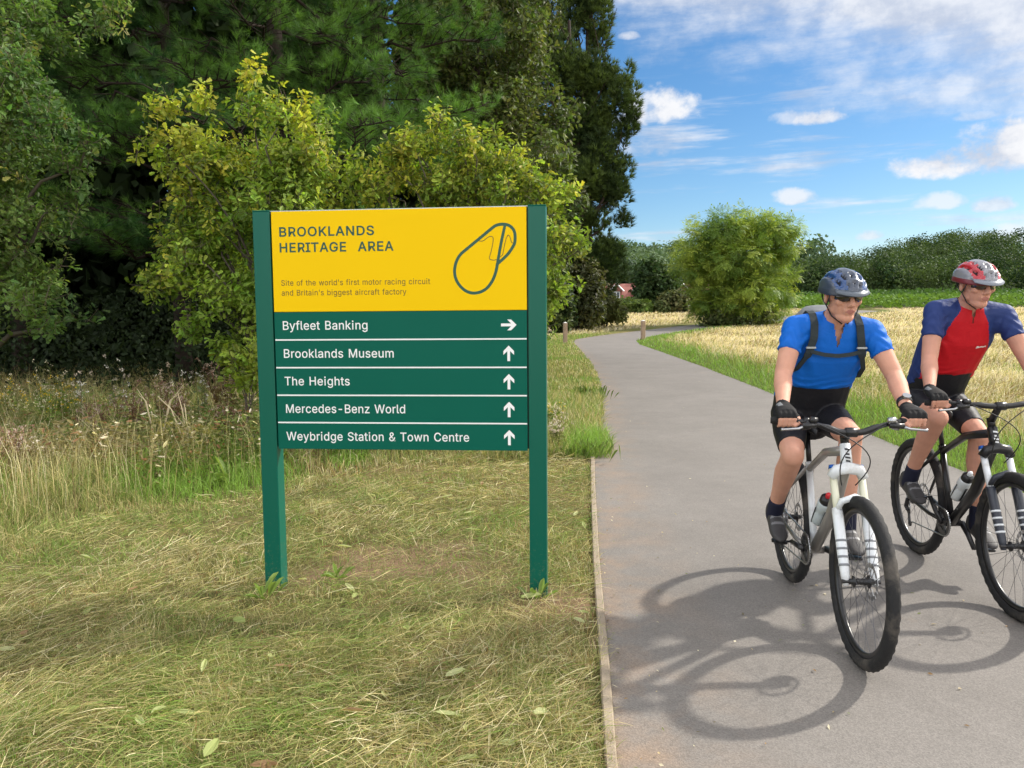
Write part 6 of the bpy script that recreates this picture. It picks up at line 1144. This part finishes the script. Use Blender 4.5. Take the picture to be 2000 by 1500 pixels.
def place(V, F, name, mats, parent, sel=None, keep=None):
    """mesh object from quads; sel(face centres) -> material index, keep(face centres) -> bool"""
    Cn = V[F].mean(1)
    if keep is not None: k = keep(Cn); F = F[k]; Cn = Cn[k]
    mi = sel(Cn) if sel is not None else np.zeros(len(F), int)
    mb = MB(); mb.V.append(V); mb.C.append(np.full((len(V), 3), .5)); mb.n = len(V)
    for i in np.unique(mi): mb.F.append(F[mi == i]); mb.M.append(np.full((mi == i).sum(), i))
    o = mb.obj(name, mats, parent, True)
    return o
def loft(mb, st, n=20, flat0=True, flat1=True, power=2.3):
    """closed loft through stations (centre, half width along X-ish axis u, half depth along v, u, v)"""
    a = np.linspace(0, 2 * PI, n, endpoint=False); ca, sa = np.cos(a), np.sin(a)
    ca = np.sign(ca) * np.abs(ca) ** (2 / power); sa = np.sign(sa) * np.abs(sa) ** (2 / power); V = []
    for c, w, d, u, v in st: V.append(np.asarray(c) + w * ca[:, None] * np.asarray(u) + d * sa[:, None] * np.asarray(v))
    V = np.concatenate(V); k = len(st)
    F = [(i * n + j, i * n + (j + 1) % n, (i + 1) * n + (j + 1) % n, (i + 1) * n + j) for i in range(k - 1) for j in range(n)] + [tuple(range(n - 1, -1, -1)), tuple((k - 1) * n + j for j in range(n))]
    mb.add(V, F)
def chain(mb, pts, rad, **kw):
    for i in range(len(pts) - 1): mb.add(*capsule(pts[i], rad[i], pts[i + 1], rad[i + 1], **({k: v for k, v in kw.items() if (k == 'flat0' and i == 0) or (k == 'flat1' and i == len(pts) - 2) or k == 'n'})))
def lerp(a, b, t): return np.asarray(a) * (1 - t) + np.asarray(b) * t
def skin_mat(name, col):
    m = plain(name, col, 0.62, spec=0.28, vary=0.20, vscale=14, bump=0.12, bscale=150); b = m.node_tree.nodes['Principled BSDF']
    b.inputs['Subsurface Weight'].default_value = 0.12; b.inputs['Subsurface Radius'].default_value = (0.012, 0.005, 0.003); b.inputs['Subsurface Scale'].default_value = 1.0
    return m
def cloth(name, col, rough=.75, vary=.12): return plain(name, col, rough, spec=0.25, vary=vary, vscale=7, bump=0.5, bscale=24)

def hand_parts(s, G, Wr):
    """right (s=1) or left (s=-1) hand closed on a bar along x at G, wrist at Wr -> (palm stations, fingers, thumb)"""
    G = np.asarray(G, float); Wr = np.asarray(Wr, float)
    kn = G + (0, .014, .034); ax = nrm(kn - Wr); x = np.array([1.0, 0, 0]); nn = np.cross(x, ax)
    palm = [(Wr, .029, .021, x, nn), (lerp(Wr, kn, .35), .036, .021, x, nn), (lerp(Wr, kn, .75), .043, .019, x, nn), (kn, .042, .014, x, nn)]
    fingers = []
    for q, (off, sc_) in enumerate(zip((-.033, -.011, .011, .032), (.93, 1.0, .97, .82))):
        fx = -s * off; Rr = .0285; th = [math.radians(t) for t in (68, 20, -42, -100)]
        pts = [G + (fx, Rr * math.cos(t) * (1 + .10 * (i == 1)) , Rr * math.sin(t)) for i, t in enumerate(th)]
        pts[0] = kn + (fx, .004, -.004)
        fingers.append(([tuple(p) for p in pts], np.array([.0105, .0098, .0090, .0078]) * (sc_ * .5 + .5)))
    tb = G + (-s * .036, -.012, .024); thumb = ([tuple(tb), tuple(G + (-s * .052, .010, .010)), tuple(G + (-s * .050, .026, -.010)), tuple(G + (-s * .034, .032, -.022))], [.014, .0115, .0105, .0085])
    return palm, fingers, thumb

def rider(pose, D):
    loc, rz, lean = pose
    root = thing('person', loc, D['label'], 'person', D.get('group'), rz); root.rotation_euler = (0, lean, rz)
    X, Y, Z = np.eye(3)
    skin = D['skin']; sh, el, wr, gr, hip, kn, an = [{s: np.array(D[k][i]) for i, s in enumerate((1, -1))} for k in ('sh', 'el', 'wr', 'gr', 'hip', 'kn', 'an')]
    spine = [np.array(p) for p in D['spine']]      # pelvis, waist, ribs, chest, shoulder line, neck base
    hw, hd = np.array(D['hw']), np.array(D['hd'])
    tan = nrm(np.gradient(np.array(spine), axis=0)); dep = [np.cross(X, t) for t in tan]     # depth axis, pointing back/up
    def torso(grow, i0=0, i1=6, first=None):
        st = [(spine[i], hw[i] + grow, hd[i] + grow, X, dep[i]) for i in range(i0, i1)]
        if first: st = [first] + st
        return st
    neck0, head = np.array(spine[5]), np.array(D['head']); tilt, turn = D['tilt'], D['turn']
    Rh = np.array(Matrix.Rotation(turn, 3, 'Z') @ Matrix.Rotation(-tilt, 3, 'X'))       # head frame: x right, y face, z crown
    def hp(x, y, z): return head + Rh @ np.array([x, y, z])
    def hell(mb, c, r, n=18, k=12): mb.add(*ellipsoid(hp(*c), r, n, k, Rh))
    # ---- body, one surface from crown to toes
    b = MB(); loft(b, torso(-.012))
    for s in (1, -1):
        b.add(*capsule(sh[s], .056, lerp(sh[s], el[s], .35), .052)); b.add(*capsule(lerp(sh[s], el[s], .35), .052, el[s], .042)); b.add(*capsule(sh[s], .055, lerp(spine[4], sh[s], .3), .062))
        fa = lerp(el[s], wr[s], .3); b.add(*capsule(el[s], .041, fa, .044)); b.add(*capsule(fa, .044, lerp(el[s], wr[s], .7), .034)); b.add(*capsule(lerp(el[s], wr[s], .7), .034, wr[s], .0275))
        palm, fing, thumb = hand_parts(s, gr[s], wr[s]); loft(b, palm, 14)
        for p, r in fing + [thumb]: chain(b, p, r, n=10)
        m1 = lerp(hip[s], kn[s], .45); b.add(*capsule(hip[s], .083, m1, .078)); b.add(*capsule(m1, .078, lerp(hip[s], kn[s], .85), .060)); b.add(*capsule(lerp(hip[s], kn[s], .85), .060, kn[s], .056))
        b.add(*ellipsoid(kn[s] + (0, .022, .006), (.040, .034, .046)))
        back = np.array([0, -.020, 0]); c1 = lerp(kn[s], an[s], .3) + back; b.add(*capsule(kn[s], .053, c1, .057)); b.add(*capsule(c1, .057, lerp(kn[s], an[s], .68) + back * .5, .042)); b.add(*capsule(lerp(kn[s], an[s], .68) + back * .5, .042, an[s], .035))
        ft = D['foot'][0 if s > 0 else 1]; fv = np.array([0, math.cos(ft), math.sin(ft)]); uv = np.array([0, -math.sin(ft), math.cos(ft)])
        b.add(*capsule(an[s] - fv * .025 - uv * .05, .026, an[s] + fv * .11 - uv * .083, .016))
    b.add(*capsule(neck0 - (0, .01, .03), .062, hp(0, -.02, -.06), .056)); b.add(*capsule(neck0 + (0, -.03, .0), .05, spine[4] + (-.09, -.01, .0), .045)); b.add(*capsule(neck0 + (0, -.03, .0), .05, spine[4] + (.09, -.01, .0), .045))
    hell(b, (0, -.014, .042), (.0765, .096, .088)); hell(b, (0, .026, -.020), (.062, .064, .085)); hell(b, (0, .058, -.090), (.034, .030, .026)); hell(b, (0, .035, -.085), (.046, .045, .030))
    for s in (1, -1):
        hell(b, (s * .050, .000, -.055), (.018, .034, .030)); hell(b, (s * .043, .062, -.010), (.023, .022, .022)); b.add(*ellipsoid(hp(s * .079, -.008, .000), (.010, .020, .034), 12, 8, Rh @ np.array(Matrix.Rotation(s * -.25, 3, 'Z'))))
        hell(b, (s * .011, .098, -.026), (.010, .011, .009))
    b.add(*capsule(hp(0, .082, .030), .010, hp(0, .108, -.018), .0135)); b.add(*capsule(hp(-.046, .072, .036), .015, hp(.046, .072, .036), .015)); b.add(*capsule(hp(-.020, .087, -.050), .0075, hp(.020, .087, -.050), .0075)); b.add(*capsule(hp(-.017, .084, -.063), .008, hp(.017, .084, -.063), .008))
    V, F = remeshed(b, .0052, 5)
    lip = skin_mat('lips', (.40, .17, .14))
    def facesel(c):
        q = (c - head) @ Rh; return ((np.abs(q[:, 0]) < .024 - 1.5 * np.abs(q[:, 2] + .056)) & (np.abs(q[:, 2] + .056) < .014) & (q[:, 1] > .074)).astype(int) + 2 * ((q[:, 1] > .078) & (np.abs(q[:, 2] + .0565) < .0026) & (np.abs(q[:, 0]) < .024)).astype(int) * 0
    place(V, F, 'body', [skin, lip], root, facesel)
    # eyes, with dark glasses before them
    ew = plain('eye_white', (.75, .72, .68), .2); ei = plain('eye_iris', (.05, .04, .03), .1)
    for s in (1, -1):
        mb = MB(); mb.add(*ellipsoid(hp(s * .031, .069, .012), (.0125, .0125, .0125), 14, 10)); e = mb.obj('eye', ew, root, True); mb = MB(); mb.add(*ellipsoid(hp(s * .031, .0795, .011), (.0058, .003, .0058), 12, 8, Rh)); mb.obj('iris', ei, e, True)
    gl = bpy.data.objects.new('sunglasses', None); C.objects.link(gl); gl.parent = root; gl.empty_display_size = .05
    for s in (1, -1):
        mb = MB(); g = []
        for i in range(9):
            u = i / 8; ang = .15 + u * .95; R_ = .083
            for w_ in (-1, 0, 1): g.append(hp(s * (.003 + R_ * math.sin(ang * .92) * .92), .012 + R_ * math.cos(ang) * 1.02 + .006, .013 + w_ * (.021 - .010 * u ** 2) * (1 if w_ > 0 else 1.0 - .25 * (u < .2))))
        F_ = [(i * 3 + j, i * 3 + j + 1, (i + 1) * 3 + j + 1, (i + 1) * 3 + j) for i in range(8) for j in range(2)]
        mb.add(np.array(g), F_); lo = mb.obj('lens', D['lens'], gl, True); md = lo.modifiers.new('t', 'SOLIDIFY'); md.thickness = .002
        mb = MB(); mb.add(*tube([hp(s * .066, .052, .020), hp(s * .078, .02, .018), hp(s * .080, -.02, .012)], .0028, 6)); mb.obj('temple_arm', M_BLACK, gl, True)
    mb = MB(); mb.add(*tube([hp(-.016, .098, .016), hp(0, .1005, .019), hp(.016, .098, .016)], .003, 6)); mb.obj('bridge', M_BLACK, gl, True)
    # hair below the helmet
    mb = MB(); mb.add(*ellipsoid(hp(0, -.024, .036), (.0805, .094, .082), 28, 20, Rh)); Vh, Fh = remeshed(mb, .006, 2)
    qh = (Vh - head) @ Rh; 
    def hk(c):
        q = (c - head) @ Rh; return (q[:, 1] < .046 - .9 * np.maximum(0, .05 - q[:, 2])) & (q[:, 2] > -.045 + .25 * (q[:, 1] + .05)) & ~((np.abs(q[:, 0]) > .066) & (q[:, 2] < .02) & (q[:, 1] > -.035))
    place(Vh, Fh, 'hair', [D['hair']], root, keep=hk)
    # eyebrows
    for s in (1, -1): mb = MB(); mb.add(*tube([hp(s * .014, .0885, .038), hp(s * .032, .0845, .043), hp(s * .050, .070, .038)], [.003, .0036, .002], 6)); mb.obj('eyebrow', D['hair'], root, True)
    # ---- helmet: vented shell, straps, visor
    hr = bpy.data.objects.new('helmet', None); C.objects.link(hr); hr.parent = root; hr.empty_display_size = .05
    nu, nv = 72, 26; g = []; idx = []
    for i in range(nv + 1):
        for j in range(nu):
            ph = PI / 2 * (i / nv) ** .92 * 1.06; th = 2 * PI * j / nu
            d = np.array([math.sin(ph) * math.sin(th), math.sin(ph) * math.cos(th), math.cos(ph)]); lat = d[0]; 
            rx, ry, rz_ = .104, .140, .112
            vent = 0
            if .32 < ph < 1.30:
                for c0, w0 in ((0.0, .20), (.42, .17), (-.42, .17), (.80, .13), (-.80, .13)):
                    ll = math.atan2(d[0], d[2] + .35) * 1.25 - c0
                    seg = (d[1] * 2.6) % 1.0
                    if abs(ll) < w0 * .52 and .16 < seg < .86 and abs(d[1]) < .93: vent = 1
            k_ = 1 - (.13 if vent else 0) + .012 * math.cos(math.atan2(d[0], d[2] + .35) * 15)
            zl = 0.0 - .018 * (d[1] < -.5) ; p = (d[0] * rx * k_, -.012 + d[1] * ry * k_, .030 + d[2] * rz_ * k_)
            g.append(hp(*p)); idx.append(vent)
    F_ = []; mi = []
    for i in range(nv):
        for j in range(nu):
            q = (i * nu + j, i * nu + (j + 1) % nu, (i + 1) * nu + (j + 1) % nu, (i + 1) * nu + j); F_.append(q)
            v = sum(idx[a] for a in q) >= 3; th = 2 * PI * (j + .5) / nu; ph = PI / 2 * ((i + .5) / nv) ** .92
            lat = abs(math.sin(ph) * math.sin(th)); front = math.cos(th) * math.sin(ph)
            mi.append(1 if v else (2 if (.34 < lat < .74 and i < nv * .80 and (front > -.6)) else (3 if i > nv * .84 else 0)))
    mb = MB(); mi = np.array(mi); F_ = np.array(F_); mb.add(np.array(g), [F_[mi == 0]]);
    for q in (1, 2, 3): mb.F.append(F_[mi == q]); mb.M.append(np.full((mi == q).sum(), q))
    shl = mb.obj('helmet_shell', D['helmet'], hr, True); md = shl.modifiers.new('t', 'SOLIDIFY'); md.thickness = .014; md.offset = -1
    mb = MB(); vs = []
    for i in range(15):
        t = (i / 14 - .5) * 2; x_ = .080 * t
        vs += [hp(x_, -.012 + .136 * math.sqrt(max(0, 1 - (x_ / .108) ** 2)) - .012, .052), hp(x_ * 1.02, -.012 + .136 * math.sqrt(max(0, 1 - (x_ / .112) ** 2)) + D['visor'] * (1 - .45 * t * t), .034 - .010 * (1 - t * t))]
    mb.add(np.array(vs), [(2 * i, 2 * i + 1, 2 * i + 3, 2 * i + 2) for i in range(14)]); vz = mb.obj('visor', D['visor_mat'], hr, True); md = vz.modifiers.new('t', 'SOLIDIFY'); md.thickness = .004
    for s in (1, -1):
        mb = MB(); mb.add(*tube([hp(s * .082, .045, .030), hp(s * .083, .012, -.035), hp(s * .060, .030, -.085), hp(s * .012, .048, -.122)], .0035, 6)); mb.add(*tube([hp(s * .080, -.06, .025), hp(s * .085, -.03, -.01), hp(s * .083, .010, -.035)], .0035, 6)); mb.obj('chin_strap', M_BLACK, hr, True)
    # ---- clothing
    hem = D['hem']; j = MB(); loft(j, torso(.008, 2, 6, (np.array(hem[0]), hem[1], hem[2], X, nrm(np.array(hem[3])))) )
    cuff = D['cuff']
    for s in (1, -1):
        j.add(*capsule(sh[s], .062, lerp(spine[4], sh[s], .2), .068)); e = lerp(sh[s], el[s], cuff); j.add(*capsule(sh[s], .062, e, .0555, n=20, flat1=True)); j.add(*capsule(lerp(sh[s], spine[3], .35), .068, lerp(sh[s], el[s], .2), .059))
        j.add(*capsule(neck0 + (0, -.035, -.01), .052, sh[s] + (0, -.005, .004), .058))
    j.add(*capsule(neck0 - (0, .02, .035), .070, neck0 + (0, .004, .018), .066, n=20, flat1=True))
    V, F = remeshed(j, .0062, 5)
    # soft folds round the waist and the armpits
    tt = (V - spine[1]) @ tan[2]; fold = np.exp(-((tt - .06) / .10) ** 2); 
    side = V[:, 0] - np.interp(tt, [-.2, .3], [spine[1][0], spine[4][0]])
    w1 = 1 - 2 * np.abs(np.sin(.5 * (tt * 120 + 5 * np.sin(V[:, 0] * 8 + 1) + 2.5 * np.sin(V[:, 0] * 19) + 2 * np.sin(tt * 30)))); w2 = np.sin((tt * .7 - np.abs(side) * .9) * 85 + 3 * np.sin(tt * 14)); up2 = np.exp(-((tt - .27) / .10) ** 2) * sstep(np.abs(side), .05, .16)
    V = V + np.array([0, 1.0, .15]) * (.0125 * fold * w1 + .0080 * up2 * w2)[:, None] * np.where(V[:, 1] > spine[2][1] - .02, 1, .4)[:, None]
    for s in (1, -1):
        d = nrm(el[s] - sh[s]); h = (V - sh[s]) @ d; rad = V - sh[s] - h[:, None] * d; k2 = (np.linalg.norm(rad, axis=1) < .085) & (h > .0); V = V + nrm(rad) * (np.where(k2, .0030 * np.sin(h * 105 + 3 * np.sin(rad[:, 0] * 60)), 0) * sstep(h, 0, .05))[:, None]

    ndir = neck0 - spine[3]
    def vneck(c):
        q = c - (neck0 + np.array([D['vx'], .0, .0])); up_ = q @ nrm(ndir); return ~((np.abs(q[:, 0]) < D['vw'] * np.clip((up_ + D['vd']) / D['vd'], 0, 1.4)) & (up_ > -D['vd']) & (q[:, 1] > .018)) & ~((up_ > .004 + .0) & (np.hypot(q[:, 0], q[:, 1] - .01) < .061))
    place(V, F, 'jersey', D['jersey'], root, D['jersey_sel'](sh, el, spine), keep=vneck)
    zt = neck0 + (spine[3] - neck0) * .15 + (D['vx'], .075, 0)
    p = MB(); st = [(spine[0] - tan[0] * .085, hw[0] * .62, hd[0] * .75, X, dep[0])] + torso(.004, 0, 2); st.append((spine[2], hw[2] - .001, hd[2] - .001, X, dep[2])); loft(p, st)
    for s in (1, -1):
        e = lerp(hip[s], kn[s], D['short'][0 if s > 0 else 1]); p.add(*capsule(hip[s], .092, lerp(hip[s], kn[s], .42), .086)); p.add(*capsule(lerp(hip[s], kn[s], .42), .086, e, .0675, n=22, flat1=True))
    V, F = remeshed(p, .0062, 6); place(V, F, 'cycling_shorts', [D['shorts']], root)
    for s in (1, -1):
        ft = D['foot'][0 if s > 0 else 1]; fv = np.array([0, math.cos(ft), math.sin(ft)]); uv = np.array([0, -math.sin(ft), math.cos(ft)]); a0 = an[s]
        k = MB(); k.add(*capsule(a0 - uv * .05, .044, lerp(an[s], kn[s], .17), .0435, n=18, flat1=True)); V, F = remeshed(k, .006, 2); place(V, F, 'sock', [D['sock']], root)
        k = MB(); st = []
        for f_, w_, t_ in ((-.078, .020, -.030), (-.066, .031, .004), (-.030, .037, .016), (.020, .039, .000), (.070, .043, -.030), (.110, .046, -.052), (.150, .042, -.064), (.180, .030, -.074), (.194, .014, -.083)):
            bz_ = -.110 + .010 * (f_ > .15); cz = (t_ + bz_) / 2; st.append((a0 + fv * f_ + uv * cz, w_, (t_ - bz_) / 2, X, uv))
        loft(k, st, 18, power=2.6); V, F = remeshed(k, .0055, 4)
        def sel(c, a0=a0, fv=fv, uv=uv):
            q = c - a0; h = q @ uv; f_ = q @ fv; m = np.zeros(len(c), int); m[h < -.094] = 1
            m[(np.abs((f_ * 1.0 + .0) % .036 - .018) < .006) & (f_ > .005) & (f_ < .12) & (h > -.075) & (np.abs(q[:, 0]) < .034)] = 2
            return m
        place(V, F, 'shoe', D['shoe'], root, sel)
        palm, fing, thumb = hand_parts(s, gr[s], wr[s]); k = MB(); loft(k, [(c, w_ + .0045, d_ + .0045, u, v) for c, w_, d_, u, v in palm], 16)
        for q, (pp, rr) in enumerate(fing): k.add(*capsule(pp[0], rr[0] + .004, lerp(pp[0], pp[1], 1.0), rr[1] + .0028, n=12, flat1=True))
        k.add(*capsule(thumb[0][0], thumb[1][0] + .003, thumb[0][1], thumb[1][1] + .003, n=12, flat1=True)); k.add(*capsule(wr[s] + nrm(el[s] - wr[s]) * .012, .0325, wr[s], .0325, n=16, flat0=True))
        V, F = remeshed(k, .0050, 3)
        c0, ax_ = wr[s], nrm(gr[s] + (0, .014, .034) - wr[s])
        place(V, F, 'glove', D['glove'], root, lambda c, s=s: ((np.abs(c[:, 0] - wr[s][0] - s * .026) < .010) & (((c - wr[s]) @ ax_) > .015) & (((c - wr[s]) @ ax_) < .065)).astype(int))
    return root

def sel_plain(sh, el, spine): return lambda c: np.zeros(len(c), int)
def sel_raglan(sh, el, spine):
    """navy raglan sleeves and side panels on red"""
    def f(c):
        m = np.zeros(len(c), int); ax = nrm(spine[5] - spine[2]); h = (c - spine[2]) @ ax; H = (spine[5] - spine[2]) @ ax
        cx = np.interp(h / H, [0, 1], [spine[2][0], spine[5][0]]); t = np.clip(h / H, -1, 1.1)
        lim = np.interp(t, [-.5, .30, .55, .80, .96, 1.1], [.155, .152, .128, .098, .062, .05]); m[(np.abs(c[:, 0] - cx) > lim)] = 1
        for s in (1, -1):
            d = nrm(el[s] - sh[s]); m[((c - sh[s]) @ d > -.01) & (np.linalg.norm(c - sh[s] - ((c - sh[s]) @ d)[:, None] * d, axis=1) < .085) & (s * (c[:, 0] - sh[s][0]) > -.05)] = 1
        m[(c[:, 1] < spine[3][1] - .05) & (np.abs(c[:, 0] - cx) < .11)] = 0
        # small pale maker's stripe on the chest
        q = c - spine[3]; m[(np.abs(q[:, 0] + .085) < .030) & (np.abs(q @ ax + .005) < .0048) & (c[:, 1] > spine[3][1] + .03)] = 2
        return m
    return f
def lens(col, rough=.06): return plain('dark_lens', col, rough, spec=.7, coat=.5)
BLACKC = cloth('black_lycra', (.012, .012, .016), .55); NAVYC = cloth('navy_sock', (.014, .016, .036)); SHOE_U = plain('shoe_upper', (.040, .038, .040), .6, vary=.3, vscale=30, bump=.2, bscale=200); SHOE_S = plain('shoe_sole', (.012, .012, .012), .7); SHOE_G = plain('shoe_strap', (.16, .16, .17), .5)
GLOVE = cloth('glove_black', (.012, .012, .013), .8); GLOVE_G = cloth('glove_grey', (.17, .18, .19), .7)

BLUE = rider(POSE_B, dict(label='cyclist in bright blue jersey and black shorts with rucksack straps on the shoulders', skin=skin_mat('skin_fair', (.60, .315, .225)), group='cyclists on the path',
    sh=[(.125, .0, 1.452), (-.248, .0, 1.432)], el=[(.205, .105, 1.222), (-.325, .105, 1.215)], wr=[(.262, .330, 1.092), (-.295, .330, 1.082)], gr=[(.272, .427, 1.038), (-.290, .427, 1.038)],
    hip=[(.075, -.275, .985), (-.115, -.275, .985)], kn=[(.150, .105, .815), (-.112, .150, .925)], an=[(.135, -.272, .462), (-.140, .055, .462)], foot=(-.30, -.05),
    spine=[(-.020, -.275, .955), (-.028, -.245, 1.065), (-.038, -.165, 1.205), (-.052, -.075, 1.340), (-.060, -.020, 1.440), (-.066, .008, 1.500)], hw=[.176, .180, .182, .190, .168, .070], hd=[.135, .130, .125, .122, .085, .062],
    head=(-.074, .090, 1.598), tilt=.17, turn=.13, hair=plain('brown_hair', (.035, .022, .014), .7, bump=.6, bscale=120), lens=lens((.012, .010, .010)),
    helmet=[plain('helmet_slate', (.045, .062, .10), .28, coat=.5), plain('helmet_vent', (.010, .012, .018), .7), plain('helmet_blue', (.014, .058, .19), .25, coat=.5), plain('helmet_rim', (.030, .042, .068), .35)], visor=.030, visor_mat=plain('visor_grey', (.10, .12, .15), .35),
    hem=((-.030, -.245, 1.085), .188, .142, (0, -.96, -.28)), cuff=.52, vx=-.004, vw=.026, vd=.115, jersey=[cloth('jersey_blue', (.002, .125, .56), .6)], jersey_sel=sel_plain,
    shorts=BLACKC, short=(.80, .74), sock=NAVYC, shoe=[SHOE_U, SHOE_S, SHOE_G], glove=[GLOVE, GLOVE_G]))
RED = rider(POSE_R, dict(label='cyclist in red jersey with navy sleeves, farthest right on the path', skin=skin_mat('skin_ruddy', (.57, .29, .205)), group='cyclists on the path',
    sh=[(.112, .0, 1.535), (-.256, .0, 1.505)], el=[(.188, .105, 1.268), (-.318, .110, 1.275)], wr=[(.285, .330, 1.122), (-.300, .330, 1.112)], gr=[(.290, .427, 1.064), (-.295, .427, 1.064)],
    hip=[(.095, -.300, 1.000), (-.105, -.300, 1.000)], kn=[(.128, .085, .935), (-.085, .115, .835)], an=[(.140, -.225, .545), (-.130, .030, .345)], foot=(-.22, -.18),
    spine=[(-.012, -.300, .975), (-.018, -.268, 1.085), (-.030, -.175, 1.240), (-.050, -.080, 1.395), (-.062, -.018, 1.510), (-.062, .012, 1.572)], hw=[.165, .158, .166, .182, .160, .068], hd=[.130, .122, .122, .122, .085, .062],
    head=(-.058, .096, 1.668), tilt=.20, turn=.13, hair=plain('dark_hair', (.022, .015, .010), .7, bump=.6, bscale=120), lens=lens((.035, .018, .006)),
    helmet=[plain('helmet_silver', (.22, .22, .25), .28, coat=.5), plain('helmet_vent', (.012, .012, .014), .7), plain('helmet_red', (.42, .012, .026), .25, coat=.5), plain('helmet_rim', (.16, .02, .03), .35)], visor=.038, visor_mat=plain('visor_silver', (.20, .22, .26), .35),
    hem=((-.022, -.265, 1.095), .174, .136, (0, -.97, -.25)), cuff=.56, vx=.0, vw=.012, vd=.075, jersey=[cloth('jersey_red', (.50, .006, .014), .6), cloth('jersey_navy', (.018, .038, .150), .6), cloth('jersey_mark', (.75, .7, .68))], jersey_sel=sel_raglan,
    shorts=BLACKC, short=(.70, .80), sock=NAVYC, shoe=[SHOE_U, SHOE_S, SHOE_G], glove=[GLOVE, GLOVE_G]))

# wrist watch on the blue rider's left arm
def watch():
    w, e = np.array((-.295, .330, 1.082)), np.array((-.325, .105, 1.215)); d = nrm(e - w); c = w + d * .045
    mb = MB(); mb.add(*tube([c - d * .011, c + d * .011], .0345, 18)); o = mb.obj('watch_strap', M_BLACK, BLUE, True); up = nrm(np.array([0, .6, .8]) - d * (np.array([0, .6, .8]) @ d)); mb = MB(); mb.add(*tube([c + up * .033, c + up * .043], .019, 18)); mb.obj('watch_face', M_STEEL, o)
watch()
# rucksack: bag behind the shoulders, straps over the chest
def rucksack():
    r = thing('rucksack', POSE_B[0], 'grey and black rucksack worn by the cyclist in blue', 'rucksack', rz=POSE_B[1])
    grey = cloth('rucksack_grey', (.20, .21, .22), .8); strap_m = cloth('strap_slate', (.030, .040, .045), .8)
    k = MB(); X = np.array([1.0, 0, 0]); dv = nrm(np.array([0, .82, -.57])); up = nrm(np.array([0, .55, .835]))
    k_st = []
    for t, w_, d_ in ((-.22, .08, .04), (-.20, .13, .075), (0, .145, .085), (.14, .135, .075), (.20, .10, .05), (.215, .05, .03)): k_st.append((np.array([-.058, -.255, 1.36]) + up * t - dv * .02, w_, d_, X, dv))
    loft(k, k_st, 20, power=3.0); V, F = remeshed(k, .008, 3); place(V, F, 'bag', [grey], r)
    body = {s: [] for s in (1, -1)}
    for s, pts in ((1, [(.035, -.120, 1.520), (.042, -.055, 1.535), (.045, .010, 1.520), (.046, .058, 1.470), (.050, .068, 1.400), (.070, .050, 1.320), (.105, .000, 1.250), (.130, -.110, 1.200)]), (-1, [(-.158, -.120, 1.512), (-.166, -.055, 1.525), (-.170, .010, 1.510), (-.172, .056, 1.462), (-.176, .066, 1.395), (-.190, .046, 1.315), (-.215, -.004, 1.245), (-.228, -.110, 1.195)])):
        P = resample3(np.array(pts), 40); T = nrm(np.gradient(P, axis=0)); w_ = np.where(np.arange(40) < 26, .018, .011)[:, None]
        S = nrm(np.cross(T, np.cross(X, T)) * 0 + X - T * (T @ X)[:, None]); Nn = np.cross(S, T); V = np.stack([P - S * w_ + Nn * -.004, P + S * w_ - Nn * .004, P + S * w_ + Nn * .004, P - S * w_ + Nn * .004], 1).reshape(-1, 3)
        F = [(i * 4 + j, i * 4 + (j + 1) % 4, i * 4 + 4 + (j + 1) % 4, i * 4 + 4 + j) for i in range(39) for j in range(4)]; mb = MB(); mb.add(V, F); st = mb.obj('shoulder_strap', strap_m, r)
        c = P[22]; mb = MB(); mb.add(*box(c[0], c[1] + .004, c[2], .048, .014, .010, .002)); mb.obj('buckle', plain('buckle_grey', (.36, .38, .38), .4), st)
    P = resample3(np.array([(.062, .058, 1.335), (.0, .075, 1.318), (-.062, .080, 1.312), (-.125, .072, 1.318), (-.185, .054, 1.330)]), 16); V = np.concatenate([P + (0, 0, .010), P - (0, 0, .010), P + (0, -.006, -.010), P + (0, -.006, .010)]); n = 16
    mb = MB(); mb.add(V, [(j * n + i, j * n + i + 1, ((j + 1) % 4) * n + i + 1, ((j + 1) % 4) * n + i) for j in range(4) for i in range(15)]); mb.obj('chest_strap', strap_m, r)
rucksack()
